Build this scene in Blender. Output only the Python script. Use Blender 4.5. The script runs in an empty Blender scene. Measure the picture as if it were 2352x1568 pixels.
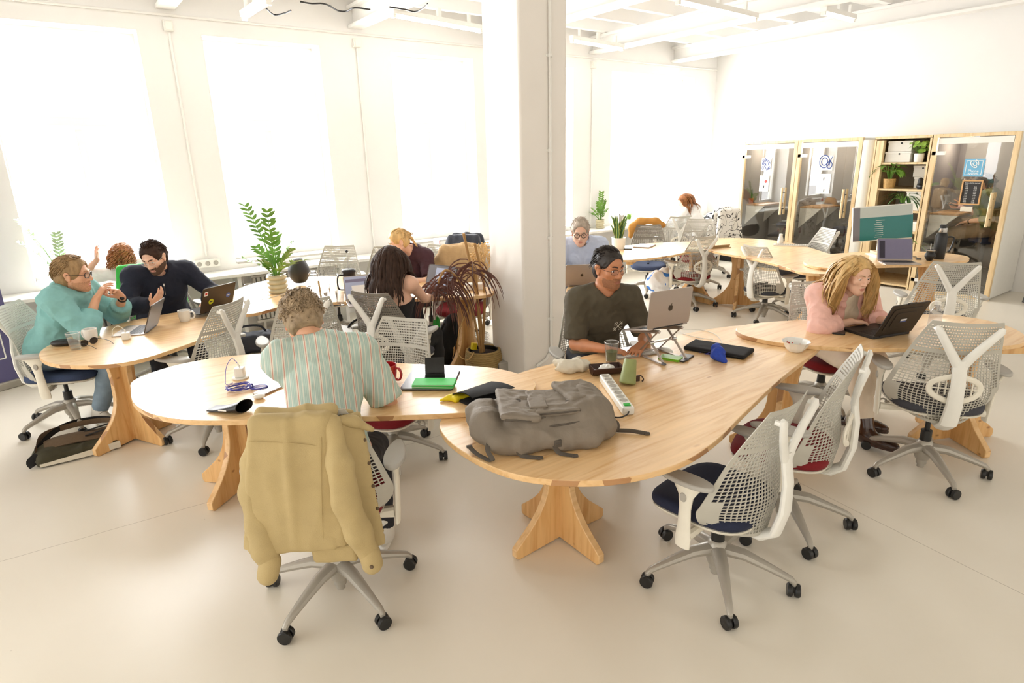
import bpy, bmesh, math, random
import numpy as np
from mathutils import Vector, Matrix, noise
PI = math.pi
C = bpy.context.scene.collection
R = math.radians
V = Vector
# ------------------------------------------------------------------ camera and picture geometry
FPX, PITCH, ROLL, CH, YAW = 1398.86, .29148, -.024405, 1.893, R(36.0)
cY, sY = math.cos(YAW), math.sin(YAW)
def c2(x, y):                       # camera-aligned ground coords -> room coords (X along window wall, Y towards it)
    return (x*cY + y*sY, -x*sY + y*cY)
def c3(x, y, z): return V((*c2(x, y), z))
def _basis():
    cp, sp, cr, sr = math.cos(PITCH), math.sin(PITCH), math.cos(ROLL), math.sin(ROLL)
    f = V((0, cp, -sp)); r = V((1, 0, 0)); u = V((0, sp, cp))
    r2 = cr*r + sr*u; u2 = -sr*r + cr*u
    rz = Matrix.Rotation(-YAW, 3, 'Z')
    return rz @ r2, rz @ u2, rz @ f
CR, CU, CF = _basis()
def ray(px, py): return CF*FPX + CR*(px-1176) - CU*(py-784)
def at(px, py, z=0.0):              # point of the room seen at a photo pixel, at a known height
    d = ray(px, py); t = (z-CH)/d.z
    return V((d.x*t, d.y*t, z))
def atY(px, py, Y):
    d = ray(px, py); t = Y/d.y
    return V((d.x*t, Y, CH+d.z*t))
def atX(px, py, X):
    d = ray(px, py); t = X/d.x
    return V((X, d.y*t, CH+d.z*t))
def fwd(phi):                       # heading: 0 = away from the camera, + = to the left
    a = R(phi)
    return V((*c2(-math.sin(a), math.cos(a)), 0))
def rz_of(phi):                     # z rotation that turns local +y onto fwd(phi)
    return R(phi) - YAW
# ------------------------------------------------------------------ materials
def lin(c):
    return tuple((x/255/12.92 if x/255 <= .04045 else ((x/255+.055)/1.055)**2.4) for x in c)
MATS = {}
def mat(name, rgb, rough=.5, metal=0., var=.06, scale=18., bump=0., bscale=60., spec=.5, coat=0., stretch=None, sheen=0., sub=0., trans=0., hue=None):
    m = bpy.data.materials.new(name); m.use_nodes = True
    nt = m.node_tree; N = nt.nodes; L = nt.links
    b = N['Principled BSDF']
    c = lin(rgb)
    tc = N.new('ShaderNodeTexCoord')
    mp = N.new('ShaderNodeMapping')
    if stretch: mp.inputs['Scale'].default_value = stretch
    L.new(tc.outputs['Object'], mp.inputs['Vector'])
    nz = N.new('ShaderNodeTexNoise'); nz.inputs['Scale'].default_value = scale; nz.inputs['Detail'].default_value = 3
    L.new(mp.outputs[0], nz.inputs['Vector'])
    mx = N.new('ShaderNodeMix'); mx.data_type = 'RGBA'
    c2_ = lin(hue) if hue else c
    mx.inputs['A'].default_value = (*[max(0, x*(1-var*1.6)) for x in c], 1)
    mx.inputs['B'].default_value = (*[min(1, x*(1+var*1.6)) for x in c2_], 1)
    L.new(nz.outputs['Fac'], mx.inputs['Factor'])
    L.new(mx.outputs['Result'], b.inputs['Base Color'])
    b.inputs['Roughness'].default_value = rough
    b.inputs['Metallic'].default_value = metal
    b.inputs['Specular IOR Level'].default_value = spec
    if coat: b.inputs['Coat Weight'].default_value = coat; b.inputs['Coat Roughness'].default_value = .12
    if sheen: b.inputs['Sheen Weight'].default_value = sheen
    if sub:
        b.inputs['Subsurface Weight'].default_value = sub; b.inputs['Subsurface Radius'].default_value = (1, .35, .2); b.inputs['Subsurface Scale'].default_value = .012
    if bump:
        n2 = N.new('ShaderNodeTexNoise'); n2.inputs['Scale'].default_value = bscale; n2.inputs['Detail'].default_value = 4
        L.new(mp.outputs[0], n2.inputs['Vector'])
        bp = N.new('ShaderNodeBump'); bp.inputs['Strength'].default_value = bump; bp.inputs['Distance'].default_value = .01
        L.new(n2.outputs['Fac'], bp.inputs['Height']); L.new(bp.outputs[0], b.inputs['Normal'])
    MATS[name] = m
    return m
def ramp(N, stops, interp='LINEAR'):
    r = N.new('ShaderNodeValToRGB'); cr = r.color_ramp; cr.interpolation = interp
    while len(cr.elements) > len(stops): cr.elements.remove(cr.elements[-1])
    while len(cr.elements) < len(stops): cr.elements.new(.5)
    for e, (p, c) in zip(cr.elements, stops): e.position = p; e.color = (*c, 1) if len(c) == 3 else c
    return r
def emis(name, rgb, s):
    m = bpy.data.materials.new(name); m.use_nodes = True; N = m.node_tree.nodes
    b = N['Principled BSDF']; b.inputs['Base Color'].default_value = (*lin(rgb), 1)
    b.inputs['Emission Color'].default_value = (*lin(rgb), 1); b.inputs['Emission Strength'].default_value = s
    b.inputs['Roughness'].default_value = .3
    MATS[name] = m; return m
def glassmat(name, tint=(255, 255, 255), refl=.08, rough=0.0, body=.0, bodyc=(255, 255, 255)):
    """thin clear glass: mostly lets light through, mirrors at grazing angles"""
    m = bpy.data.materials.new(name); m.use_nodes = True; nt = m.node_tree; N = nt.nodes; L = nt.links
    N.remove(N['Principled BSDF']); out = N['Material Output']
    t = N.new('ShaderNodeBsdfTransparent'); t.inputs['Color'].default_value = (*lin(tint), 1)
    g = N.new('ShaderNodeBsdfGlossy'); g.inputs['Roughness'].default_value = rough
    lw = N.new('ShaderNodeLayerWeight'); lw.inputs['Blend'].default_value = .5
    pw = N.new('ShaderNodeMath'); pw.operation = 'POWER'; pw.inputs[1].default_value = 4.5; L.new(lw.outputs['Facing'], pw.inputs[0])
    mr = N.new('ShaderNodeMath'); mr.operation = 'MULTIPLY_ADD'; mr.use_clamp = True; mr.inputs[1].default_value = .9; mr.inputs[2].default_value = refl
    L.new(pw.outputs[0], mr.inputs[0])
    mx = N.new('ShaderNodeMixShader'); L.new(mr.outputs[0], mx.inputs[0]); L.new(t.outputs[0], mx.inputs[1]); L.new(g.outputs[0], mx.inputs[2])
    last = mx
    if body:
        d = N.new('ShaderNodeBsdfDiffuse'); d.inputs['Color'].default_value = (*lin(bodyc), 1)
        m2 = N.new('ShaderNodeMixShader'); m2.inputs[0].default_value = body
        L.new(mx.outputs[0], m2.inputs[1]); L.new(d.outputs[0], m2.inputs[2]); last = m2
    L.new(last.outputs[0], out.inputs['Surface'])
    MATS[name] = m; return m
# ------------------------------------------------------------------ mesh building
class MB:
    def __init__(s): s.v = []; s.f = []; s.m = []
    def add(s, vs, fs, mi=0, M=None):
        o = len(s.v)
        for p in vs:
            p = V(p)
            s.v.append(M @ p if M is not None else p)
        for f in fs: s.f.append([i+o for i in f]); s.m.append(mi)
        return s
    def box(s, c, d, mi=0, M=None, taper=1.0):
        x, y, z = d[0]/2, d[1]/2, d[2]/2; c = V(c); t = taper
        vs = [c+V((sx*x*(t if sz > 0 else 1), sy*y*(t if sz > 0 else 1), sz*z)) for sz in (-1, 1) for sy in (-1, 1) for sx in (-1, 1)]
        return s.add(vs, [(0, 2, 3, 1), (4, 5, 7, 6), (0, 1, 5, 4), (2, 6, 7, 3), (0, 4, 6, 2), (1, 3, 7, 5)], mi, M)
    def tube(s, pts, r, n=8, mi=0, M=None, closed=False, caps=True, asp=1.0, up=None):
        pts = [V(p) for p in pts]; k = len(pts)
        rs = r if isinstance(r, (list, tuple)) else [r]*k
        aspl = asp if isinstance(asp, (list, tuple)) else [asp]*k
        tg = []
        for i in range(k):
            a = pts[(i-1) % k] if (closed or i > 0) else pts[0]
            b = pts[(i+1) % k] if (closed or i < k-1) else pts[-1]
            t = b-a
            tg.append(t.normalized() if t.length > 1e-9 else V((0, 0, 1)))
        u = V(up) if up is not None else (V((0, 0, 1)) if abs(tg[0].z) < .9 else V((1, 0, 0)))
        vs = []
        for i in range(k):
            if up is not None: u = V(up)
            x = u.cross(tg[i])
            if x.length < 1e-6: x = V((1, 0, 0)).cross(tg[i])
            x.normalize(); yv = tg[i].cross(x).normalized(); u = yv
            for j in range(n):
                a = 2*PI*j/n
                vs.append(pts[i]+x*(math.cos(a)*rs[i]*aspl[i])+yv*(math.sin(a)*rs[i]))
        fs = []
        for i in range(k if closed else k-1):
            i2 = (i+1) % k
            for j in range(n):
                j2 = (j+1) % n
                fs.append((i*n+j, i*n+j2, i2*n+j2, i2*n+j))
        if caps and not closed:
            fs.append(tuple(range(n-1, -1, -1))); fs.append(tuple((k-1)*n+j for j in range(n)))
        return s.add(vs, fs, mi, M)
    def cyl(s, a, b, r, r2=None, n=16, mi=0, M=None): return s.tube([a, b], [r, r if r2 is None else r2], n, mi, M)
    def lathe(s, prof, n=24, mi=0, M=None, c=(0, 0, 0), caps=True):
        c = V(c); vs = []
        for r, z in prof:
            for j in range(n):
                a = 2*PI*j/n; vs.append(c+V((r*math.cos(a), r*math.sin(a), z)))
        fs = []
        for i in range(len(prof)-1):
            for j in range(n):
                j2 = (j+1) % n; fs.append((i*n+j, i*n+j2, (i+1)*n+j2, (i+1)*n+j))
        if caps:
            if prof[0][0] > 1e-6: fs.append(tuple(range(n-1, -1, -1)))
            if prof[-1][0] > 1e-6: fs.append(tuple((len(prof)-1)*n+j for j in range(n)))
        return s.add(vs, fs, mi, M)
    def prism(s, out, z0, z1, mi=0, mside=None, M=None):
        n = len(out); vs = [(p[0], p[1], z0) for p in out]+[(p[0], p[1], z1) for p in out]
        s.add(vs, [tuple(range(n-1, -1, -1)), tuple(range(n, 2*n))], mi, M)
        return s.add(vs, [(i, (i+1) % n, n+(i+1) % n, n+i) for i in range(n)], mi if mside is None else mside, M)
    def grid(s, fn, nu, nv, mi=0, M=None, closeu=False, flip=False):
        vs = [fn(i/nu, j/nv) for j in range(nv+1) for i in range(nu if closeu else nu+1)]
        w = nu if closeu else nu+1; fs = []
        for j in range(nv):
            for i in range(nu):
                i2 = (i+1) % w
                q = (j*w+i, j*w+i2, (j+1)*w+i2, (j+1)*w+i)
                fs.append(q[::-1] if flip else q)
        return s.add(vs, fs, mi, M)
    def ball(s, c, r, nu=16, nv=10, mi=0, M=None):
        c = V(c); r = (r, r, r) if not isinstance(r, (tuple, list)) else r
        vs = [c+V((0, 0, -r[2]))]
        for j in range(1, nv):
            a = -PI/2+PI*j/nv
            for i in range(nu):
                b = 2*PI*i/nu; vs.append(c+V((r[0]*math.cos(a)*math.cos(b), r[1]*math.cos(a)*math.sin(b), r[2]*math.sin(a))))
        vs.append(c+V((0, 0, r[2]))); fs = []
        for i in range(nu):
            fs.append((0, 1+(i+1) % nu, 1+i))
            e = 1+(nv-2)*nu; fs.append((e+i, e+(i+1) % nu, len(vs)-1))
        for j in range(nv-2):
            for i in range(nu):
                a = 1+j*nu+i; b = 1+j*nu+(i+1) % nu; fs.append((a, b, b+nu, a+nu))
        return s.add(vs, fs, mi, M)
    def build(s, name, mats, parent=None, smooth=35, bevel=0, bseg=2, loc=None, rot=None, solid=0, subd=0, fix=True):
        me = bpy.data.meshes.new(name)
        me.from_pydata([tuple(p) for p in s.v], [], s.f)
        ms = mats if isinstance(mats, (list, tuple)) else [mats]
        for m in ms: me.materials.append(MATS[m] if isinstance(m, str) else m)
        if len(ms) > 1: me.polygons.foreach_set('material_index', s.m)
        bm = bmesh.new(); bm.from_mesh(me)
        bmesh.ops.remove_doubles(bm, verts=bm.verts, dist=1e-6)
        if fix: bmesh.ops.recalc_face_normals(bm, faces=bm.faces)
        if smooth:
            ca = math.radians(smooth)
            for f in bm.faces: f.smooth = True
            for e in bm.edges:
                if len(e.link_faces) != 2 or e.calc_face_angle(0) > ca: e.smooth = False
        bm.to_mesh(me); bm.free()
        o = bpy.data.objects.new(name, me); C.objects.link(o)
        if parent is not None: o.parent = parent
        if loc is not None: o.location = loc
        if rot is not None: o.rotation_euler = rot
        if solid:
            md = o.modifiers.new('thickness', 'SOLIDIFY'); md.thickness = solid; md.offset = 0
        if bevel:
            md = o.modifiers.new('bevel', 'BEVEL'); md.width = bevel; md.segments = bseg; md.limit_method = 'ANGLE'; md.angle_limit = R(40)
        if subd:
            md = o.modifiers.new('subd', 'SUBSURF'); md.levels = subd; md.render_levels = subd
        return o
def tag(o, label=None, cat=None, group=None, kind=None):
    if label: o['label'] = label
    if cat: o['category'] = cat
    if group: o['group'] = group
    if kind: o['kind'] = kind
    return o
def thing(name, label, cat, loc=(0, 0, 0), rz=0., group=None):
    o = bpy.data.objects.new(name, None); C.objects.link(o)
    o.location = loc; o.rotation_euler = (0, 0, rz); o.empty_display_size = .1
    return tag(o, label, cat, group)
def struct(o): o['kind'] = 'structure'; return o
KIDS = {}
def kids(o): return [c for c in C.objects if c.parent == o]
def copy_tree(o, parent=None):
    c = o.copy(); C.objects.link(c)
    if parent is not None: c.parent = parent
    for ch in kids(o): copy_tree(ch, c)
    return c
def frame(o, x, y, z=None):         # matrix from origin and two axis hints (x exact, y approximate)
    x = V(x).normalized(); z = x.cross(V(y)).normalized(); y = z.cross(x)
    return Matrix(((x.x, y.x, z.x, o[0]), (x.y, y.y, z.y, o[1]), (x.z, y.z, z.z, o[2]), (0, 0, 0, 1)))
def catmull(P, n=8, closed=True):
    P = [V(p) for p in P]; k = len(P); out = []
    for i in range(k if closed else k-1):
        p0, p1, p2, p3 = (P[(i+j-1) % k] if closed else P[min(max(i+j-1, 0), k-1)] for j in range(4))
        for t in range(n):
            t /= n
            out.append(.5*((2*p1)+(-p0+p2)*t+(2*p0-5*p1+4*p2-p3)*t*t+(-p0+3*p1-3*p2+p3)*t**3))
    if not closed: out.append(P[-1])
    return out
def rrect(w, d, r, n=5, cx=0, cy=0):
    out = []
    for sx, sy, a0 in ((1, 1, 0), (-1, 1, 90), (-1, -1, 180), (1, -1, 270)):
        for i in range(n+1):
            a = R(a0+90*i/n); out.append((cx+sx*(w/2-r)+r*math.cos(a), cy+sy*(d/2-r)+r*math.sin(a)))
    return out
def leafpts(L, W, bend=.3, n=6, cup=.15):
    """one leaf along +y, drooping in -z: returns verts, faces"""
    vs = []; fs = []
    for i in range(n+1):
        t = i/n; w = W*math.sin(PI*min(1, t*.96+.04))**.75*(1-.25*t)
        y = L*t*(1-.15*bend*t); z = -bend*L*t*t
        vs += [(-w/2, y, z+cup*w), (0, y, z), (w/2, y, z+cup*w)]
    for i in range(n):
        a = 3*i
        fs += [(a, a+1, a+4, a+3), (a+1, a+2, a+5, a+4)]
    return vs, fs
FLT = {}
def text_mesh(body, size, extr=.0005, align='CENTER', bold=False):
    """lettering as mesh data in the XY plane"""
    cu = bpy.data.curves.new('t', 'FONT'); cu.body = body; cu.size = size; cu.extrude = extr
    cu.align_x = align; cu.align_y = 'CENTER'; cu.resolution_u = 2
    if bold: cu.offset = size*.02
    o = bpy.data.objects.new('t', cu); C.objects.link(o)
    dg = bpy.context.evaluated_depsgraph_get()
    me = bpy.data.meshes.new_from_object(o.evaluated_get(dg))
    vs = [v.co.copy() for v in me.vertices]; fs = [list(p.vertices) for p in me.polygons]
    C.objects.unlink(o); bpy.data.objects.remove(o); bpy.data.meshes.remove(me)
    return vs, fs
# ------------------------------------------------------------------ the materials of the place
mat('white_paint', (241, 239, 235), .6, var=.015, scale=3, bump=.05, bscale=25)
mat('pillar_paint', (243, 238, 231), .55, var=.02, scale=3, bump=.12, bscale=9)
mat('white_metal', (240, 238, 232), .35, var=.02)
mat('white_plastic', (238, 236, 228), .4, var=.02)
mat('cream_plastic', (236, 230, 214), .4, var=.03)
mat('grey_metal', (172, 166, 155), .38, metal=.35, var=.04)
mat('grey_plastic', (176, 171, 161), .5, var=.04)
mat('pad_grey', (178, 174, 166), .55, var=.03)
mat('mesh_grey', (190, 186, 174), .5, var=.03)
mat('mesh_dark', (126, 118, 106), .5, var=.04)
mat('black_plastic', (24, 23, 22), .42, var=.1)
mat('black_rubber', (16, 16, 16), .7, var=.1)
mat('chrome', (205, 205, 205), .18, metal=1., var=.02)
mat('silver', (176, 164, 155), .38, metal=.6, var=.02)
mat('seat_navy', (30, 36, 60), .9, var=.12, scale=120, bump=.15, bscale=400)
mat('seat_red', (122, 18, 26), .9, var=.12, scale=120, bump=.15, bscale=400)
mat('seat_charcoal', (66, 66, 72), .9, var=.12, scale=120, bump=.15, bscale=400)
mat('seat_blue', (58, 72, 104), .9, var=.12, scale=120, bump=.15, bscale=400)
mat('black_fabric', (15, 14, 15), .85, var=.2, scale=60, bump=.25, bscale=160)
mat('black_leather', (22, 20, 19), .38, var=.15, scale=40, bump=.2, bscale=220)
mat('felt_black', (28, 26, 26), .95, var=.12, scale=200, bump=.1, bscale=500)
mat('paper', (244, 242, 236), .8, var=.02)
mat('porcelain', (240, 238, 232), .22, var=.01, coat=.4)
mat('soil', (46, 30, 18), .95, var=.5, scale=90, bump=.8, bscale=90)
mat('bark', (176, 136, 84), .8, var=.22, scale=30, bump=.5, bscale=70, stretch=(1, 1, .3))
mat('leaf_green', (72, 120, 44), .45, var=.3, scale=9, hue=(120, 165, 62))
mat('leaf_fresh', (110, 160, 58), .45, var=.25, scale=9, hue=(160, 195, 90))
mat('leaf_dark', (34, 66, 30), .4, var=.3, scale=9, hue=(58, 100, 44))
mat('leaf_pale', (150, 178, 140), .5, var=.2, scale=9, hue=(180, 205, 160))
mat('leaf_bronze', (74, 48, 42), .5, var=.35, scale=12, hue=(112, 70, 58))
mat('straw', (196, 160, 104), .8, var=.2, scale=40)
mat('stone_glaze', (184, 172, 136), .35, var=.12, scale=14, hue=(206, 196, 162), coat=.3)
mat('terracotta', (186, 112, 72), .8, var=.15)
mat('canvas', (222, 214, 196), .85, var=.06, scale=60, bump=.2, bscale=300)
mat('green_bright', (46, 180, 62), .6, var=.08)
mat('green_paper', (70, 205, 96), .6, var=.05)
mat('lime', (122, 176, 30), .4, var=.2, scale=30)
mat('yellow', (240, 216, 30), .6, var=.08)
mat('blue_bag', (34, 66, 168), .7, var=.15, scale=50, bump=.3, bscale=90)
mat('olive_cup', (134, 142, 84), .5, var=.06, hue=(150, 158, 100))
mat('dark_wood', (64, 38, 28), .45, var=.2, scale=14, stretch=(1, 6, 6))
mat('smoothie', (74, 86, 8), .5, var=.1)
mat('red_glaze', (176, 28, 34), .25, var=.05, coat=.5)
mat('blue_white', (232, 234, 238), .4, var=.03)
mat('blue_print', (60, 132, 216), .4, var=.12, scale=20)
mat('screen_grey', (120, 118, 124), .25, var=.02)
mat('dark_lid', (70, 60, 50), .32, metal=.5, var=.05)
mat('laptop_black', (34, 28, 24), .45, var=.08)
mat('key_black', (28, 27, 28), .5, var=.1)
mat('tan_coat', (184, 152, 108), .85, var=.08, scale=20, bump=.2, bscale=60)
mat('jacket_khaki', (186, 164, 116), .85, var=.07, scale=14, bump=.25, bscale=420)
mat('jacket_dark', (40, 44, 56), .6, var=.15, bump=.2, bscale=60)
mat('burgundy', (92, 30, 40), .8, var=.1)
mat('pack_grey', (128, 117, 103), .72, var=.07, scale=10, bump=.25, bscale=60)
mat('pack_dark', (84, 76, 67), .75, var=.07, scale=10, bump=.2, bscale=60)
mat('olive_canvas', (60, 56, 36), .85, var=.12, scale=30, bump=.2, bscale=300)
mat('brown_felt', (104, 86, 66), .95, var=.12, scale=60, bump=.2, bscale=300)
mat('mustard', (186, 132, 60), .85, var=.1)
mat('booth_grey', (126, 120, 114), .95, var=.05, scale=50, bump=.1, bscale=200)
mat('booth_dark', (96, 92, 88), .95, var=.06, scale=50)
mat('banner_purple', (96, 92, 134), .6, var=.03)
mat('wicker', (188, 150, 92), .75, var=.25, scale=30, bump=.6, bscale=60)
mat('rope', (176, 148, 96), .85, var=.22, scale=26, bump=.8, bscale=46, stretch=(1, 1, 5))
mat('cable_white', (226, 222, 214), .5, var=.03)
mat('cable_black', (30, 28, 27), .5, var=.05)
mat('cable_blue', (78, 80, 176), .5, var=.1, scale=60)
mat('amber', (210, 170, 90), .4, var=.1)
mat('steel_grey', (104, 104, 108), .45, metal=.4, var=.05)
mat('blue_sign', (112, 178, 214), .5, var=.02)
mat('sticker_blue', (70, 96, 168), .5, var=.03)
mat('sticker_yellow', (198, 200, 40), .5, var=.03)
mat('sticker_red', (196, 60, 50), .5, var=.05)
mat('chalk_black', (44, 42, 42), .7, var=.06)
mat('frame_oak', (206, 160, 104), .5, var=.12, scale=10, stretch=(1, 1, 6))
mat('helmet', (36, 34, 35), .5, var=.06)
mat('helmet_pale', (176, 180, 192), .4, var=.04)
mat('radiator', (214, 210, 200), .5, var=.02)
glassmat('window_glass', refl=0.02)
glassmat('booth_glass', tint=(245, 245, 243), refl=.11)
glassmat('drink_glass', tint=(250, 250, 250), refl=.05, rough=.02, body=.03)
glassmat('clear_plastic', tint=(240, 240, 242), refl=.05, rough=.1, body=.08, bodyc=(225, 225, 228))
emis('lamp_warm', (255, 232, 200), 6)
emis('tube_light', (255, 250, 240), 14)
def wood(name, base, dark, knot, grain=(1.2, 14, 14), rough=.32, coat=.25, knots=True, blocks=False):
    m = bpy.data.materials.new(name); m.use_nodes = True; nt = m.node_tree; N = nt.nodes; L = nt.links
    b = N['Principled BSDF']; b.inputs['Roughness'].default_value = rough
    b.inputs['Coat Weight'].default_value = coat; b.inputs['Coat Roughness'].default_value = .18
    tc = N.new('ShaderNodeTexCoord'); mp = N.new('ShaderNodeMapping'); mp.inputs['Scale'].default_value = grain
    L.new(tc.outputs['Object'], mp.inputs['Vector'])
    w = N.new('ShaderNodeTexNoise'); w.inputs['Scale'].default_value = 2.2; w.inputs['Detail'].default_value = 5; w.inputs['Distortion'].default_value = .6
    L.new(mp.outputs[0], w.inputs['Vector'])
    r = ramp(N, [(.30, lin(dark)), (.52, lin(base)), (.75, lin(tuple(min(255, x*1.04) for x in base)))])
    L.new(w.outputs['Fac'], r.inputs[0]); col = r.outputs[0]
    def mixc(fac, c1, c2out):
        x = N.new('ShaderNodeMix'); x.data_type = 'RGBA'; L.new(fac, x.inputs['Factor']); L.new(c1, x.inputs['A'])
        if hasattr(c2out, 'default_value'): L.new(c2out, x.inputs['B'])
        else: x.inputs['B'].default_value = (*lin(c2out), 1)
        return x.outputs['Result']
    if knots:
        mp2 = N.new('ShaderNodeMapping'); mp2.inputs['Scale'].default_value = (.55, 1.5, 1.5)
        L.new(tc.outputs['Object'], mp2.inputs['Vector'])
        vo = N.new('ShaderNodeTexVoronoi'); vo.inputs['Scale'].default_value = 7.5; vo.inputs['Randomness'].default_value = 1.
        L.new(mp2.outputs[0], vo.inputs['Vector'])
        rk = ramp(N, [(.0, (.9,)*3), (.06, (.6,)*3), (.12, (0,)*3)])
        L.new(vo.outputs['Distance'], rk.inputs[0])
        n3 = N.new('ShaderNodeTexNoise'); n3.inputs['Scale'].default_value = 1.7; L.new(tc.outputs['Object'], n3.inputs['Vector'])
        rg = ramp(N, [(.40, (0,)*3), (.52, (1,)*3)]); L.new(n3.outputs['Fac'], rg.inputs[0])
        mu = N.new('ShaderNodeMath'); mu.operation = 'MULTIPLY'; L.new(rk.outputs[0], mu.inputs[0]); L.new(rg.outputs[0], mu.inputs[1])
        col = mixc(mu.outputs[0], col, knot)
    if blocks:
        v2 = N.new('ShaderNodeTexVoronoi'); v2.inputs['Scale'].default_value = 9; L.new(tc.outputs['Object'], v2.inputs['Vector'])
        rb = ramp(N, [(.72, (0,)*3), (.80, (.75,)*3)], 'CONSTANT'); sx = N.new('ShaderNodeSeparateColor'); L.new(v2.outputs['Color'], sx.inputs[0]); L.new(sx.outputs[0], rb.inputs[0])
        col = mixc(rb.outputs[0], col, knot)
    L.new(col, b.inputs['Base Color'])
    MATS[name] = m; return m
wood('pine', (240, 202, 150), (226, 176, 114), (170, 100, 54))
wood('pine_edge', (232, 192, 138), (218, 172, 114), (160, 106, 62), blocks=True, knots=False, rough=.45)
wood('pine_leg', (226, 182, 122), (208, 154, 92), (146, 90, 48), grain=(14, 14, 1.2), rough=.4)
wood('pine_pale', (232, 206, 160), (218, 184, 132), (176, 124, 76), grain=(12, 12, 1.), rough=.45)
def floor_mat():
    m = bpy.data.materials.new('floor_paint'); m.use_nodes = True; nt = m.node_tree; N = nt.nodes; L = nt.links
    b = N['Principled BSDF']; b.inputs['Roughness'].default_value = .30
    tc = N.new('ShaderNodeTexCoord')
    n1 = N.new('ShaderNodeTexNoise'); n1.inputs['Scale'].default_value = .9; n1.inputs['Detail'].default_value = 4
    L.new(tc.outputs['Object'], n1.inputs['Vector'])
    r1 = ramp(N, [(.3, lin((232, 224, 208))), (.7, lin((237, 230, 216)))]); L.new(n1.outputs['Fac'], r1.inputs[0])
    # scuffs and specks
    vo = N.new('ShaderNodeTexVoronoi'); vo.inputs['Scale'].default_value = 3.2; L.new(tc.outputs['Object'], vo.inputs['Vector'])
    rs = ramp(N, [(.0, (1,)*3), (.014, (.8,)*3), (.02, (0,)*3)]); L.new(vo.outputs['Distance'], rs.inputs[0])
    n2 = N.new('ShaderNodeTexNoise'); n2.inputs['Scale'].default_value = 6; L.new(tc.outputs['Object'], n2.inputs['Vector'])
    r2 = ramp(N, [(.50, (0,)*3), (.54, (.6,)*3)]); L.new(n2.outputs['Fac'], r2.inputs[0])
    mu = N.new('ShaderNodeMath'); mu.operation = 'MULTIPLY'; L.new(rs.outputs[0], mu.inputs[0]); L.new(r2.outputs[0], mu.inputs[1])
    mx = N.new('ShaderNodeMix'); mx.data_type = 'RGBA'; L.new(mu.outputs[0], mx.inputs['Factor']); L.new(r1.outputs[0], mx.inputs['A']); mx.inputs['B'].default_value = (*lin((120, 100, 78)), 1)
    L.new(mx.outputs['Result'], b.inputs['Base Color'])
    # long hairline joints in the screed
    def joint(px0, px1, wdt):
        p, q = at(*px0), at(*px1); d = (q-p).normalized(); n = V((-d.y, d.x, 0)); c0 = n.dot(p); s0, s1 = sorted((d.dot(p), d.dot(q)))
        vm = N.new('ShaderNodeVectorMath'); vm.operation = 'DOT_PRODUCT'; L.new(tc.outputs['Object'], vm.inputs[0]); vm.inputs[1].default_value = (n.x, n.y, 0)
        nn = N.new('ShaderNodeTexNoise'); nn.inputs['Scale'].default_value = 5; L.new(tc.outputs['Object'], nn.inputs['Vector'])
        ad = N.new('ShaderNodeMath'); ad.operation = 'MULTIPLY_ADD'; L.new(nn.outputs['Fac'], ad.inputs[0]); ad.inputs[1].default_value = .012; L.new(vm.outputs['Value'], ad.inputs[2])
        cm = N.new('ShaderNodeMath'); cm.operation = 'COMPARE'; L.new(ad.outputs[0], cm.inputs[0]); cm.inputs[1].default_value = c0-n.dot(oc)+.006; cm.inputs[2].default_value = wdt
        v2 = N.new('ShaderNodeVectorMath'); v2.operation = 'DOT_PRODUCT'; L.new(tc.outputs['Object'], v2.inputs[0]); v2.inputs[1].default_value = (d.x, d.y, 0)
        c2_ = N.new('ShaderNodeMath'); c2_.operation = 'COMPARE'; L.new(v2.outputs['Value'], c2_.inputs[0]); c2_.inputs[1].default_value = (s0+s1)/2-d.dot(oc); c2_.inputs[2].default_value = (s1-s0)/2
        mm = N.new('ShaderNodeMath'); mm.operation = 'MULTIPLY'; L.new(cm.outputs[0], mm.inputs[0]); L.new(c2_.outputs[0], mm.inputs[1]); return mm.outputs[0]
    oc = V((0, 0, 0)); last = mx.outputs['Result']
    for a_, b_, w_ in (((-200, 1347), (1010, 1000), .0018), ((1780, 1080), (2500, 1440), .0018), ((1990, 640), (2100, 660), .003)):
        j = joint(a_, b_, w_); m2 = N.new('ShaderNodeMix'); m2.data_type = 'RGBA'
        hf = N.new('ShaderNodeMath'); hf.operation = 'MULTIPLY'; hf.inputs[1].default_value = .55; L.new(j, hf.inputs[0])
        L.new(hf.outputs[0], m2.inputs['Factor']); L.new(last, m2.inputs['A']); m2.inputs['B'].default_value = (*lin((130, 110, 90)), 1); last = m2.outputs['Result']
    L.new(last, b.inputs['Base Color'])
    n3 = N.new('ShaderNodeTexNoise'); n3.inputs['Scale'].default_value = 1.2; n3.inputs['Detail'].default_value = 2; L.new(tc.outputs['Object'], n3.inputs['Vector'])
    r3 = ramp(N, [(.2, (.27,)*3), (.8, (.36,)*3)]); L.new(n3.outputs['Fac'], r3.inputs[0]); L.new(r3.outputs[0], b.inputs['Roughness'])
    MATS['floor_paint'] = m
floor_mat()
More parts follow.
